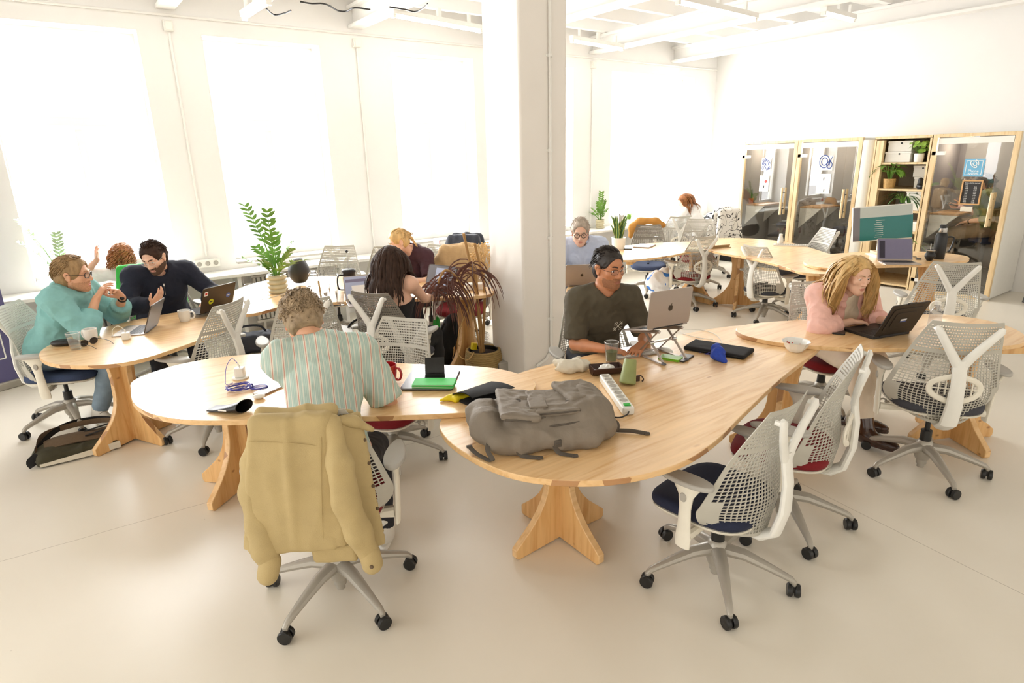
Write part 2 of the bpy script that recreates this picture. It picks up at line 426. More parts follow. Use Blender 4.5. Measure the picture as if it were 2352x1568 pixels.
# ------------------------------------------------------------------ the setting
WY, BX, HC = 7.55, 10.3, 3.95      # window wall, back wall, ceiling height
WINS = [(-.29, .98), (1.575, 2.82), (3.725, 4.945), (5.80, 6.77), (7.6, 9.67)]
WZ0, WZ1 = .80, 3.2
fl = MB(); fl.box((3, 1.5, -.05), (18, 18, .1)); struct(fl.build('floor', 'floor_paint', smooth=0))
ce = MB(); ce.box((3, 1.5, HC+.05), (18, 18, .1)); struct(ce.build('ceiling', 'white_paint', smooth=0))
w = MB(); x = -6.0; T = .40
for a, b in WINS+[(BX, BX)]:
    w.box(((x+a)/2, WY+T/2, HC/2), (a-x, T, HC)); x = b
for a, b in WINS:
    w.box(((a+b)/2, WY+T/2, WZ0/2), (b-a, T, WZ0)); w.box(((a+b)/2, WY+T/2, (WZ1+HC)/2), (b-a, T, HC-WZ1))
struct(w.build('wall_windows', 'white_paint', smooth=0))
w = MB(); w.box((BX+.15, 0.4, HC/2), (.3, 14.4, HC)); w.box((BX-.06, .9, HC/2), (.16, .5, HC)); struct(w.build('wall_back', 'white_paint', smooth=0))
for i, (a, b) in enumerate(WINS):
    yb = WY+.30; n = 2 if b-a < 1.6 else 3
    m = MB(); W = b-a; cx = (a+b)/2
    for xx in (a+.04, b-.04): m.box((xx, yb, (WZ0+WZ1)/2), (.08, .07, WZ1-WZ0))
    for zz in (WZ0+.045, WZ1-.045): m.box((cx, yb, zz), (W-.16, .07, .09))
    m.box((cx, yb, 2.35), (W-.16, .08, .09))
    for k in range(1, n): m.box((a+W*k/n, yb, (WZ0+2.3)/2), (.07, .065, 2.3-WZ0-.05))
    if n == 3:
        for k in range(1, n): m.box((a+W*k/n, yb, (2.4+WZ1)/2), (.06, .065, WZ1-2.4-.05))
    f = struct(m.build('window_%d' % (i+1), 'white_metal', smooth=0))
    p = MB(); p.box((cx, yb+.005, (WZ0+WZ1)/2), (W-.17, .008, WZ1-WZ0-.1)); p.build('pane', 'window_glass', f, smooth=0)
    s = MB(); s.box((cx, WY+.12, WZ0+.012), (W-.02, .26, .024)); s.build('window_ledge', 'grey_plastic' if i in (1, 2) else 'white_paint', f, smooth=0)
# pillar
pc = at(1206, 884); PW = .48
pl = MB()
pl.box((pc.x+PW*.495, pc.y+PW*.51, HC/2), (PW*.99, PW*1.02, HC))
struct(pl.build('trim_1', 'pillar_paint', smooth=0, bevel=.02, bseg=3))
def conduit(name, label, pts, r, m, cat='pipe', clips=()):
    t = thing(name, label, cat, pts[0]); b = MB(); o = V(pts[0])
    b.tube([V(p)-o for p in pts], r, 8); b.build('pipe', m, t)
    for c in clips:
        k = MB(); k.cyl(V(c)-o-V((0, 0, .012)), V(c)-o+V((0, 0, .012)), r*1.55, n=10); k.box(V(c)-o+V((0, r, 0)), (r*4.5, r*1.5, .02)); k.build('clip', m, t)
    return t
xp = pc.x+PW*.60; yp = pc.y-.016
conduit('cable_conduit', 'thin white cable conduit running up the near face of the pillar', [(xp-.17, yp, .15), (xp-.06, yp, .19), (xp, yp, .27), (xp, yp, HC-.02)], .013, 'white_metal',
        clips=[(xp, yp, z) for z in (.55, 1.25, 1.95, 2.65, 3.3)])
# pipes and junction boxes of the window wall
for X, zb, lb in ((1.27, .93, 'white vertical pipe between the two leftmost windows'), (3.28, .80, 'white vertical pipe between second and third window'), (7.16, .80, 'white vertical pipe on the wall right of the pillar')):
    conduit('wall_pipe', lb, [(X, WY-.014, zb), (X, WY-.014, 3.20)], .012, 'white_metal')
    t = MB(); t.box((0, 0, 0), (.09, .05, .10)); t.box((0, -.03, 0), (.07, .012, .08))
    tag(t.build('junction_box', 'white_plastic', loc=(X, WY-.026, 3.26), bevel=.006), 'white junction box on top of the '+lb[6:], 'junction box', 'junction boxes of the window wall')
conduit('wall_conduit', 'long white horizontal conduit along the top of the window wall', [(-5, WY-.015, 3.36), (BX-.02, WY-.015, 3.36)], .013, 'white_metal')
# ceiling steel: beams run away from the window wall, joists along it
for k, X in enumerate((-.75, 1.27, 3.28, 5.22, 7.17, 9.1)):
    b = MB(); y0, y1 = -4.5, WY-.005
    for z, ww, hh in ((3.43, .17, .035), (3.53, .03, .18), (3.635, .17, .035)): b.box((X, (y0+y1)/2, z), (ww, y1-y0, hh))
    struct(b.build('trim_%d' % (2+k), 'white_paint', smooth=0))
b = MB()
for k in range(18):
    y = WY-.35-k*.62
    b.box((2.2, y, 3.74), (16.2, .08, .16))
struct(b.build('trim_9', 'white_paint', smooth=0))
def tube_lamp(px0, px1, z, label):
    a, b_ = at(*px0, z), at(*px1, z); L = (b_-a).length; ang = math.atan2(b_.y-a.y, b_.x-a.x)
    t = thing('tube_lamp', label, 'ceiling light', (a+b_)/2, ang, 'fluorescent ceiling lights')
    m = MB(); m.box((0, 0, .03), (L, .075, .05)); m.box((0, 0, .10), (.05, .03, .10)); m.box((L*.35, 0, .10), (.03, .03, .10)); m.box((-L*.35, 0, .10), (.03, .03, .10)); m.build('housing', 'white_metal', t, smooth=0)
    m = MB(); m.cyl((-L/2+.04, 0, -.012), (L/2-.04, 0, -.012), .015, n=10); m.build('fluorescent_tube', 'tube_light', t)
    m = MB()
    for s in (-1, 1): m.box((s*(L/2-.02), 0, -.01), (.03, .05, .04))
    m.build('socket', 'white_plastic', t, smooth=0)
tube_lamp((900, 33), (1105, 70), 3.36, 'lit fluorescent lamp under the ceiling just left of the pillar')
tube_lamp((1312, 92), (1430, 112), 3.36, 'lit fluorescent lamp under the ceiling just right of the pillar')
tube_lamp((1555, 2), (1735, 44), 3.30, 'lit fluorescent lamp near the top edge, over the far tables')
tube_lamp((1890, 28), (1960, 46), 3.36, 'short lit fluorescent lamp near the ceiling, towards the booths')
tube_lamp((560, 40), (618, 2), 3.30, 'lit fluorescent lamp at the top left, between second and third window')
for lab, pts in (('thin black cable hanging in a loop from a ceiling beam at upper left', [(612, 20), (630, 34), (655, 30), (668, 24)]),
                 ('bundle of black cables tied along the ceiling left of the pillar', [(690, 4), (715, 8), (740, 8), (758, 14), (775, 24), (795, 26), (815, 18), (850, 22)]),
                 ('black cable loop hanging from the ceiling right beside the pillar', [(895, 16), (930, 22), (955, 27), (975, 16), (982, 8)])):
    P = [at(x_, y_, 3.38) for x_, y_ in pts]
    m = MB(); m.tube(catmull([p-P[0] for p in P], 6, False), .008, 6)
    tag(m.build('ceiling_cable', 'cable_black', loc=P[0]), lab, 'cable', 'black ceiling cables')
# ------------------------------------------------------------------ window counter
cy0 = 7.13
m = MB()
m.box((3.5, (cy0+WY)/2, .7325), (13.0, WY-cy0, .035)); m.box((3.5, WY-.02, .40), (13.0, .03, .62))
t = thing('window_counter', 'long white counter running under all the windows', 'counter', (3.5, cy0, 0))
def rel(mb, o):
    for i in range(len(mb.v)): mb.v[i] = mb.v[i]-V(o)
    return mb
a = MB(); a.box((3.5, (cy0+WY-.01)/2, .7325), (13.4, WY-.01-cy0, .035)); rel(a, (3.5, cy0, 0)).build('counter_top', 'white_plastic', t, bevel=.004)
for X in (-1.2, .15, 1.5, 2.7, 3.9, 5.2, 6.5, 7.8, 9.4):
    a = MB(); a.box((X, cy0+.17, .3575), (.04, .24, .715)); rel(a, (3.5, cy0, 0)).build('support_panel', 'white_paint', t, smooth=0)
for k, (X0, X1) in enumerate(((-.1, .95), (1.68, 2.62), (4.0, 5.1), (5.6, 6.4), (7.9, 9.2))):
    t = thing('radiator', ['cream ribbed radiator under the leftmost window', 'cream ribbed radiator under the second window from the left', 'cream ribbed radiator under the window left of the pillar', 'cream ribbed radiator behind the pillar', 'cream ribbed radiator under the rightmost window'][k], 'radiator', ((X0+X1)/2, 7.44, 0), 0, 'radiators under the window counter')
    a = MB(); n = int((X1-X0)/.05)
    for j in range(n): a.box((X0-(X0+X1)/2+.025+j*.05, 0, .39), (.034, .07, .50))
    a.build('rib_panel', 'radiator', t, smooth=0, bevel=.006)
    a = MB(); a.box((0, 0, .65), (X1-X0, .05, .025)); a.build('top_rail', 'radiator', t, smooth=0)
    a = MB(); a.box((0, 0, .115), (X1-X0, .05, .03))
    for s in (-1, 1): a.box((s*((X1-X0)/2-.08), 0, .05), (.03, .05, .10))
    a.build('bottom_rail', 'radiator', t, smooth=0)
# outlet strip on the counter, at the foot of the pipe between the first two windows
o = atY(478, 612, WY-.05)
t = thing('wall_socket', 'white three-way wall socket strip above the counter, behind the dark sweater man', 'socket', (o.x, WY-.02, .80))
a = MB(); a.box((0, -.012, .05), (.26, .06, .09)); a.build('housing', 'white_plastic', t, bevel=.008)
for k in range(3):
    a = MB(); a.lathe([(.026, 0), (.026, .004), (.02, .004), (.017, -.004), (0, -.004)], 20, M=Matrix.Translation((-.085+.085*k, -.043, .05)) @ Matrix.Rotation(R(90), 4, 'X')); a.build('socket_insert', 'grey_plastic', t)
# ------------------------------------------------------------------ phone booths and the shelf between them (front plane X = 9.39)
FX, BH = 9.39, 2.065
def booth(y1, y0, label, right_side=False, n=0):
    """y1 = left edge as seen, y0 = right edge"""
    W = y1-y0; D = BX-FX-.012; cy = (y0+y1)/2
    t = thing('phone_booth', label, 'phone booth', (FX, cy, 0), 0, 'glazed phone booths')
    fr = MB(); e = .055
    for s in (-1, 1): fr.box((e/2, s*(W/2-e/2), BH/2), (e, e, BH))
    fr.box((e/2, 0, BH-.02), (e, W-2*e, .04)); fr.box((e/2, 0, .02), (e, W-2*e, .04))
    fr.build('front_frame', 'pine_pale', t, smooth=0, bevel=.003)
    a = MB()
    for s in (-1, 1): a.box((D/2+e/2, s*(W/2-.012), BH/2), (D-e, .022, BH-.06))
    a.build('side_panel', 'white_plastic', t, smooth=0)
    a = MB(); a.box((D/2+e/2, 0, BH-.018), (D-e, W-.05, .03)); a.box((D/2+e/2, 0, .018), (D-e, W-.05, .03)); a.build('roof_panel', 'white_plastic', t, smooth=0)
    a = MB(); a.box((D-.02, 0, BH/2), (.02, W-.05, BH-.08))
    for s in (-1, 1): a.box((D/2+.02, s*(W/2-.03), BH/2), (D-.1, .012, BH-.08))
    a.box((D/2+.02, 0, BH-.04), (D-.1, W-.07, .012)); a.build('felt_lining', 'booth_grey', t, smooth=0)
    a = MB(); a.box((D/2+.02, 0, .04), (D-.1, W-.07, .012)); a.build('carpet', 'booth_dark', t, smooth=0)
    a = MB(); a.box((.018, 0, BH/2-.005), (.010, W-2*e-.012, BH-.10)); g = a.build('glass_door', 'booth_glass', t, smooth=0)
    a = MB(); a.box((.012, 0, BH-.085), (.004, W-2*e-.02, .075)); a.build('frosted_band', 'white_plastic', t, smooth=0)
    # handle: two short wooden rods either side of the glass
    yh = -(W/2-e-.11)
    h = MB(); h.tube([(-.035, yh, .93), (-.035, yh, 1.35)], .017, 10); h.build('door_handle', 'pine_pale', t)
    h = MB(); h.tube([(.075, yh, .93), (.075, yh, 1.35)], .017, 10); h.build('door_handle', 'pine_pale', t)
    h = MB()
    for z in (1.02, 1.27): h.cyl((-.035, yh, z), (.075, yh, z), .006, n=8)
    h.build('handle_bolt', 'black_plastic', t)
    h = MB(); h.box((.008, W/2-.085, 1.83), (.016, .15, .045)); h.build('hinge', 'white_metal', t, smooth=0)
    h = MB(); h.box((.008, W/2-.085, .16), (.016, .15, .045)); h.build('hinge', 'white_metal', t, smooth=0)
    h = MB(); h.cyl((D*.5, W*.18, BH-.062), (D*.5, W*.18, BH-.047), .05, n=20); h.build('booth_lamp', 'lamp_warm', t)
    l = bpy.data.lights.new('booth_light', 'POINT'); l.energy = 13; l.color = (1, .9, .78); l.shadow_soft_size = .06; lo = bpy.data.objects.new('booth_light', l); C.objects.link(lo); lo.location = (FX+D*.5, cy+W*.18, BH-.12)
    # desk with triangular white brackets
    a = MB(); a.box((D*.55, W/2-.21, 1.045), (D*.72, .34, .022)); a.build('desk_shelf', 'frame_oak', t, smooth=0)
    for xx in (.17, D*.82):
        a = MB(); a.add([(xx, W/2-.045, 1.03), (xx, W/2-.38, 1.03), (xx, W/2-.045, .72)]+[(xx+.02, W/2-.045, 1.03), (xx+.02, W/2-.38, 1.03), (xx+.02, W/2-.045, .72)], [(0, 1, 2), (3, 5, 4), (0, 3, 4, 1), (1, 4, 5, 2), (2, 5, 3, 0)]); a.build('desk_bracket', 'white_plastic', t, smooth=0)
    return t, W, D, cy
B1 = booth(6.27, 5.313, 'leftmost glazed phone booth, nearest the windows')
B2 = booth(5.307, 4.353, 'middle glazed phone booth, between the leftmost booth and the shelf')
B3 = booth(3.47, 2.545, 'rightmost glazed phone booth with a seated person inside')
a = MB(); n = 10
out = [(0, 4.345), (0, 4.29)]+[(.09-.09*math.cos(R(90*i/n)), 4.29-.09*math.sin(R(90*i/n))) for i in range(1, n+1)]+[(.89, 4.20), (.89, 4.345)]
a.prism(out, 0, 2.03); tag(a.build('rounded_panel', 'white_plastic', loc=(FX, 0, 0)), 'white rounded end panel between the middle booth and the shelf', 'panel')
# round stool inside each empty booth
for (t, W, D, cy), lb in ((B1, 'round navy stool standing inside the leftmost booth'), (B2, 'round navy stool standing inside the middle booth'), (B3, 'round stool under the person in the rightmost booth')):
    s = thing('bar_stool', lb, 'stool', (FX+.50, cy-.16, .046), 0, 'stools inside the booths')
    a = MB(); a.lathe([(.0, .63), (.16, .63), (.178, .65), (.178, .69), (.15, .705), (0, .71)], 28); a.build('seat', 'seat_navy', s)
    a = MB(); a.lathe([(.19, 0), (.19, .012), (.03, .03), (.025, .05), (.025, .63)], 24); a.build('pedestal', 'steel_grey', s)
    a = MB(); a.tube([(.13*math.cos(2*PI*k/20), .13*math.sin(2*PI*k/20), .28) for k in range(20)], .01, 6, closed=True); a.cyl((-.13, 0, .28), (.13, 0, .28), .008, n=6); a.build('foot_ring', 'chrome', s)
# posters and signs on the glass
def poster(name, label, cat, px, w, h, m, extra=None, fm=None):
    p = atX(*px, FX+.006)
    t = thing(name, label, cat, (FX+.008, p.y, p.z), 0)
    a = MB(); a.box((0, 0, 0), (.004, w, h)); a.build('sheet', m, t, smooth=0)
    if extra: extra(t, w, h)
    return t
def onface(y, z): return Matrix.Translation((-.0026, y, z)) @ Matrix(((0, 0, -1, 0), (-1, 0, 0, 0), (0, 1, 0, 0), (0, 0, 0, 1)))
def letters(t, rows, m, name='lettering'):
    a = MB()
    for s, y, z, size in rows:
        vs, fs = text_mesh(s, size); a.add(vs, fs, 0, onface(y, z))
    return a.build(name, m, t, smooth=0)
def art1(t, w, h):
    a = MB(); rnd = random.Random(4)
    for k in range(26):
        y = -w*.42+w*.84*rnd.random(); z = -h*.42+h*.84*rnd.random(); l = .02+.05*rnd.random()
        pts = [(-.003, y+.012*math.sin(i*1.3+k), z+l*(i/4-.5)) for i in range(5)]
        a.tube([p for p in pts], .004, 4)
    a.build('ink_pattern', 'sticker_blue', t, smooth=0)
def art2(t, w, h):
    a = MB()
    for c, r0 in (((-.004, .03, .02), .075), ((-.004, .03, .02), .045), ((-.004, -.05, -.03), .04)):
        a.tube([(c[0], c[1]+r0*math.cos(q*PI/12), c[2]+r0*1.2*math.sin(q*PI/12)) for q in range(24)], .006, 4, closed=True)
    for k in range(5): a.tube([(-.004, -.09+.012*k, .1-.02*k), (-.004, -.05, .02-.02*k)], .004, 4)
    a.build('ink_pattern', 'sticker_blue', t, smooth=0)
poster('poster', 'square blue and white print on the leftmost booth door', 'poster', (1760, 377), .17, .20, 'paper', art1)
poster('poster', 'square blue and white print on the middle booth door', 'poster', (1898, 374), .20, .21, 'paper', art2)
def red_mark(t, w, h):
    a = MB(); q = .028; a.add([(-.004, -.03-q, .03), (-.004, -.03, .03-q), (-.004, -.03+q, .03), (-.004, -.03, .03+q)], [(0, 1, 2, 3)]); a.build('red_diamond', 'sticker_red', t, smooth=0, fix=False)
    a = MB(); a.box((-.003, 0, -.05), (.002, .014, .04)); a.build('clip_mark', 'chalk_black', t, smooth=0)
def marks(t, w, h):
    
    for y_, z_ in ((0, .07), (-.02, -.10)): a = MB(); a.box((-.003, y_, z_), (.002, .013, .045)); a.build('clip_mark', 'chalk_black', t, smooth=0)
poster('notice', 'white notice with a red diamond on the leftmost booth door', 'notice', (1755, 421), .165, .25, 'paper', red_mark)
poster('notice', 'white notice sheet on the middle booth door, under the print', 'notice', (1891, 422), .205, .29, 'paper', marks)
def sign(t, w, h):
    a = MB(); lw = .006
    for s in (-1, 1): a.box((-.003, s*(w/2-.022), 0), (.002, lw, h-.04)); a.box((-.003, 0, s*(h/2-.022)), (.002, w-.044, lw))
    a.build('white_border', 'paper', t, smooth=0)
    a = MB(); q = catmull([(-.003, y_*.82, z_*.82+.012) for y_, z_ in ((.040, .085), (.052, .06), (.035, .02), (0, -.01), (-.03, -.012), (-.035, .004), (-.015, .02), (-.002, .012), (.02, .045), (.008, .06), (.02, .085))], 5)
    a.tube(q, .0045, 5, closed=True)
    for r0 in (.03, .05): a.tube([(-.003, .005-r0*math.cos(R(v)), .045+r0*math.sin(R(v))) for v in range(-20, 80, 12)], .004, 5)
    a.build('handset_symbol', 'paper', t, smooth=0)
    letters(t, [('Phone', 0, -.040, .046), ('booth', 0, -.075, .046)], 'paper')
poster('booth_sign', 'square blue phone booth sign on the rightmost booth door', 'sign', (2237, 385), .215, .215, 'blue_sign', sign)
def board(t, w, h):
    a = MB()
    for s in (-1, 1): a.box((-.004, s*(w/2-.008), 0), (.014, .016, h)); a.box((-.004, 0, s*(h/2-.008)), (.014, w-.032, .016))
    a.build('wooden_frame', 'frame_oak', t, smooth=0)
    rows = [('Book a slot for your call', 0, h/2-.036, .0165), ('today', w/2-.05, h/2-.058, .0165)]
    for k in range(11):
        rows.append(('%d:00' % (9+k % 4), w/2-.058, h/2-.085-.0205*k, .0165)); rows.append(('%d:30' % (9+k % 4), -.038, h/2-.085-.0205*k, .0165))
    letters(t, rows, 'paper')
poster('letter_board', 'black letter board in an oak frame below the blue booth sign', 'letter board', (2230, 442), .225, .305, 'chalk_black', board)
poster('notice', 'small cream card stuck below the oak framed letter board', 'notice', (2219, 480), .13, .06, 'canvas')
# ------------------------------------------------------------------ shelf unit between the booths
SY1, SY0 = 4.19, 3.482; SW = SY1-SY0; sc = (SY1+SY0)/2
t = thing('shelf_unit', 'pine shelving unit with white boxes between the booths', 'shelf', (FX, sc, 0)); D = BX-FX-.015
a = MB()
for s in (-1, 1): a.box((D/2+.0, s*(SW/2-.011), BH/2-.01), (D, .022, BH-.03))
a.build('side_panel', 'pine_pale', t, smooth=0)
a = MB(); a.box((.035, SW/2-.075, BH/2-.02), (.07, .09, BH-.06)); a.build('post', 'pine_pale', t, smooth=0)
a = MB(); a.box((D-.01, 0, BH/2), (.015, SW-.05, BH-.06)); a.build('back_panel', 'canvas', t, smooth=0)
SHZ = [.06, .42, .80, 1.08, 1.37, 1.72]
for z in SHZ:
    a = MB(); a.box((D/2, 0, z-.013), (D-.03, SW-.05, .025)); a.build('shelf_board', 'pine_pale', t, smooth=0)
a = MB(); a.box((D/2, 0, BH-.018), (D, SW, .035)); a.build('top_board', 'pine_pale', t, smooth=0)
def storage_box(px, z, w, h, label, dx=.05, d=.34):
    p = atX(*px, FX+dx)
    t = thing('storage_box', label, 'box', (FX+dx, p.y, z+.001), 0, 'white storage boxes on the shelf unit')
    a = MB(); a.box((d/2, 0, h*.44), (d, w, h*.88)); a.build('body', 'white_plastic', t, bevel=.004)
    a = MB(); a.box((d/2, 0, h*.90), (d+.012, w+.012, h*.2)); a.build('lid', 'paper', t, bevel=.004)
    a = MB(); a.cyl((-.007, -.02, h*.78), (-.001, -.02, h*.78), .012, n=14); a.build('finger_hole', 'black_plastic', t)
storage_box((2062, 356), 1.72, .32, .14, 'white storage box on the top shelf, lower of two', .08)
storage_box((2068, 331), 1.861, .30, .14, 'white storage box on the top shelf, upper of two', .09)
storage_box((2118, 420), 1.37, .20, .15, 'white box on the second shelf, behind the black shoe', .24, .3)
storage_box((2116, 392), 1.521, .19, .15, 'white storage box atop another on the second shelf', .24, .3)
storage_box((2098, 488), 1.08, .23, .13, 'white storage box on the third shelf, lower of two', .06)
storage_box((2100, 460), 1.211, .21, .13, 'white storage box on the third shelf, upper of two', .07)
storage_box((2086, 540), .80, .30, .13, 'white storage box on the shelf just behind the monitor top', .06)
storage_box((2080, 555), .42, .30, .2, 'white storage box low on the shelf, behind the laptop', .06)
# ------------------------------------------------------------------ tables
def table(name_label, pix, z, feet, group='organic pine tables', th=.026, battens=(), rot0=None, raw=None):
    P = raw if raw else [at(*p, z) for p in pix]
    cx = sum(p.x for p in P)/len(P); cy = sum(p.y for p in P)/len(P)
    t = thing('table', name_label, 'table', (cx, cy, 0), 0, group)
    out = catmull([V((p.x-cx, p.y-cy, 0)) for p in P], 8)
    if sum(out[i].x*out[(i+1) % len(out)].y-out[(i+1) % len(out)].x*out[i].y for i in range(len(out))) < 0: out = out[::-1]
    m = MB(); m.prism([(p.x, p.y) for p in out], z-th, z, 0, 1)
    o = m.build('table_top', ['pine', 'pine_edge'], t, bevel=.003)
    for fx, fy, a0 in feet:
        fo = V((fx-cx, fy-cy, 0)); H = z-th
        for k in range(4):
            prof = [(0, .015), (.285, .0), (.30, .012), (.30, .055), (.288, .066)]+[(.085+.205*((1-s)**2.4), .07+(.33*s)) for s in (.12, .25, .4, .55, .7, .85, 1)]+[(.082, .46), (.086, .54), (.10, .62), (.125, H-.025), (.13, H-.001), (0, H-.001)]
            M = Matrix.Translation(fo) @ Matrix.Rotation(R(a0+90*k), 4, 'Z') @ Matrix(((1, 0, 0, 0), (0, 0, -1, 0), (0, 1, 0, 0), (0, 0, 0, 1)))
            b = MB(); b.prism(prof, -.019, .019, 0, 1, M); b.build('pedestal_fin', ['pine_leg', 'pine_edge'], t, bevel=.004)
    for bx, by, ang, L in battens:
        b = MB(); b.box((0, 0, z-th-.021), (L, .07, .04), M=Matrix.Translation((bx-cx, by-cy, 0)) @ Matrix.Rotation(R(ang), 4, 'Z')); b.build('batten', 'pine_leg', t, bevel=.003)
    return t
def fl2(px, py): p = at(px, py); return p.x, p.y
TZ, TZ2 = .74, .767
def ax(pa, pb, a0=0):               # a fin pointing from pedestal centre pixel pa to foot pixel pb
    A = at(*pa); B = at(*pb); return (A.x, A.y, math.degrees(math.atan2(B.y-A.y, B.x-A.x))+a0)
def two_feet(pa, pb, side):         # pedestal from two visible foot tips
    A = at(*pa); B = at(*pb); M_ = (A+B)/2; d = (B-A).normalized(); n = V((d.y, -d.x, 0))*side
    Cc = M_+n*.19
    return (Cc.x, Cc.y, math.degrees(math.atan2(A.y-Cc.y, A.x-Cc.x)))
RC = lambda *L: [c3(x_, y_, 0) for x_, y_ in L]
T1o = RC((-3.12, 3.85), (-3.19, 4.12), (-3.12, 4.42), (-2.96, 4.72), (-2.72, 4.95), (-2.42, 4.98), (-2.2, 4.72), (-2.12, 4.35), (-2.2, 3.97), (-2.36, 3.63), (-2.61, 3.55), (-2.9, 3.63))
table('oval pine table at the left between the teal and navy sweater men', None, TZ, [ax((313, 1008), (245, 1038))], raw=T1o, battens=[(*c2(-2.55, 4.6), -10, .5)])
T2o = RC((-2.02, 3.02), (-2.1, 3.2), (-2.0, 3.43), (-1.78, 3.58), (-1.45, 3.62), (-1.0, 3.48), (-.6, 3.36), (-.2, 3.28), (.0, 3.17), (.12, 2.98), (.02, 2.75), (-.2, 2.63), (-.57, 2.605), (-1.0, 2.605), (-1.42, 2.6), (-1.68, 2.67), (-1.88, 2.82))
table('long pine table where the striped shirt man sits', None, TZ2, [two_feet((497, 1166), (478, 1110), 1)], raw=T2o, battens=[(*c2(-1.2, 3.1), -60, .4)])
T3o = RC((-.34, 2.6), (-.3, 2.42), (-.19, 2.25), (-.06, 2.12), (.07, 2.05), (.22, 2.02), (.37, 2.025), (.53, 2.075), (.69, 2.17), (.87, 2.35), (1.06, 2.59), (1.42, 3.03), (1.84, 3.5), (1.98, 3.72), (1.9, 3.98), (1.65, 4.1), (1.3, 4.0), (.75, 3.68), (.32, 3.43), (.05, 3.24), (-.12, 3.03), (-.26, 2.82))
table('large rounded pine table in the foreground carrying the grey backpack', None, TZ, [ax((1286, 1232), (1187, 1282)), (*c2(1.72, 3.62), 20)], raw=T3o)
T4o = RC((1.49, 3.82), (1.52, 3.95), (1.68, 4.05), (1.95, 4.1), (2.4, 4.14), (2.8, 4.18), (3.08, 4.15), (3.24, 3.95), (3.22, 3.68), (3.05, 3.46), (2.75, 3.4), (2.37, 3.41), (2.0, 3.455), (1.7, 3.56), (1.54, 3.7))
table('oval pine table at right with the pink shirt woman', None, TZ2, [(*c2(2.96, 3.76), -30)], raw=T4o, battens=[(*c2(2.95, 3.5), -40, .3)])
T5o = RC((-2.2, 4.75), (-2.45, 5.1), (-2.6, 5.55), (-2.52, 6.05), (-2.25, 6.28), (-1.84, 6.3), (-1.4, 6.12), (-1.0, 5.9), (-.6, 5.75), (-.3, 5.6), (-.15, 5.38), (-.23, 5.16), (-.63, 5.1), (-1.0, 5.08), (-1.31, 5.05), (-1.6, 5.02), (-1.9, 4.9), (-2.05, 4.7))
table('long sunlit pine table with the potted plant and glasses in the middle', None, TZ2, [(*c2(-1.95, 5.5), 40), (*c2(-.42, 5.45), 20)], raw=T5o)
T5b = RC((.50, 5.42), (.53, 5.27), (.64, 5.30), (.80, 5.42), (.92, 5.75), (.86, 6.02), (.70, 5.98), (.58, 5.74))
table('pine table right of the pillar where the pale blue shirt man works', None, TZ, [(*c2(.74, 5.68), 70)], raw=T5b)
T6a = RC((1.15, 7.25), (1.3, 7.02), (1.55, 7.07), (1.9, 7.25), (2.2, 7.5), (2.6, 7.75), (2.85, 8.1), (2.75, 8.4), (2.3, 8.42), (1.85, 8.35), (1.45, 8.1), (1.2, 7.7))
table('far pale pine table with the snake plant, right of the pillar', None, TZ, [(*c2(2.45, 8.0), 0)], raw=T6a, battens=[(*c2(1.45, 7.2), 30, .3)])
T6b = RC((2.45, 7.55), (2.5, 7.2), (2.68, 6.8), (2.8, 6.3), (2.85, 5.85), (3.1, 5.75), (3.45, 5.95), (3.6, 6.5), (3.66, 7.1), (3.64, 7.9), (3.35, 8.38), (2.85, 8.5), (2.55, 8.1))
table('long far pine table leading towards the phone booths', None, TZ2, [(*c2(2.92, 7.7), 120)], raw=T6b, battens=[(*c2(3.0, 6.2), 80, .5)])
T7o = RC((3.02, 6.15), (3.1, 5.92), (3.4, 5.93), (3.7, 5.97), (4.12, 5.98), (4.6, 6.12), (4.8, 6.32), (4.82, 6.5), (4.7, 6.7), (4.4, 6.83), (4.0, 6.85), (3.5, 6.72), (3.15, 6.45))
table('far right pine table carrying the monitor and open laptop', None, TZ2+.027, [(*c2(3.13, 6.16), 75), (*c2(4.5, 6.45), 10)], raw=T7o)
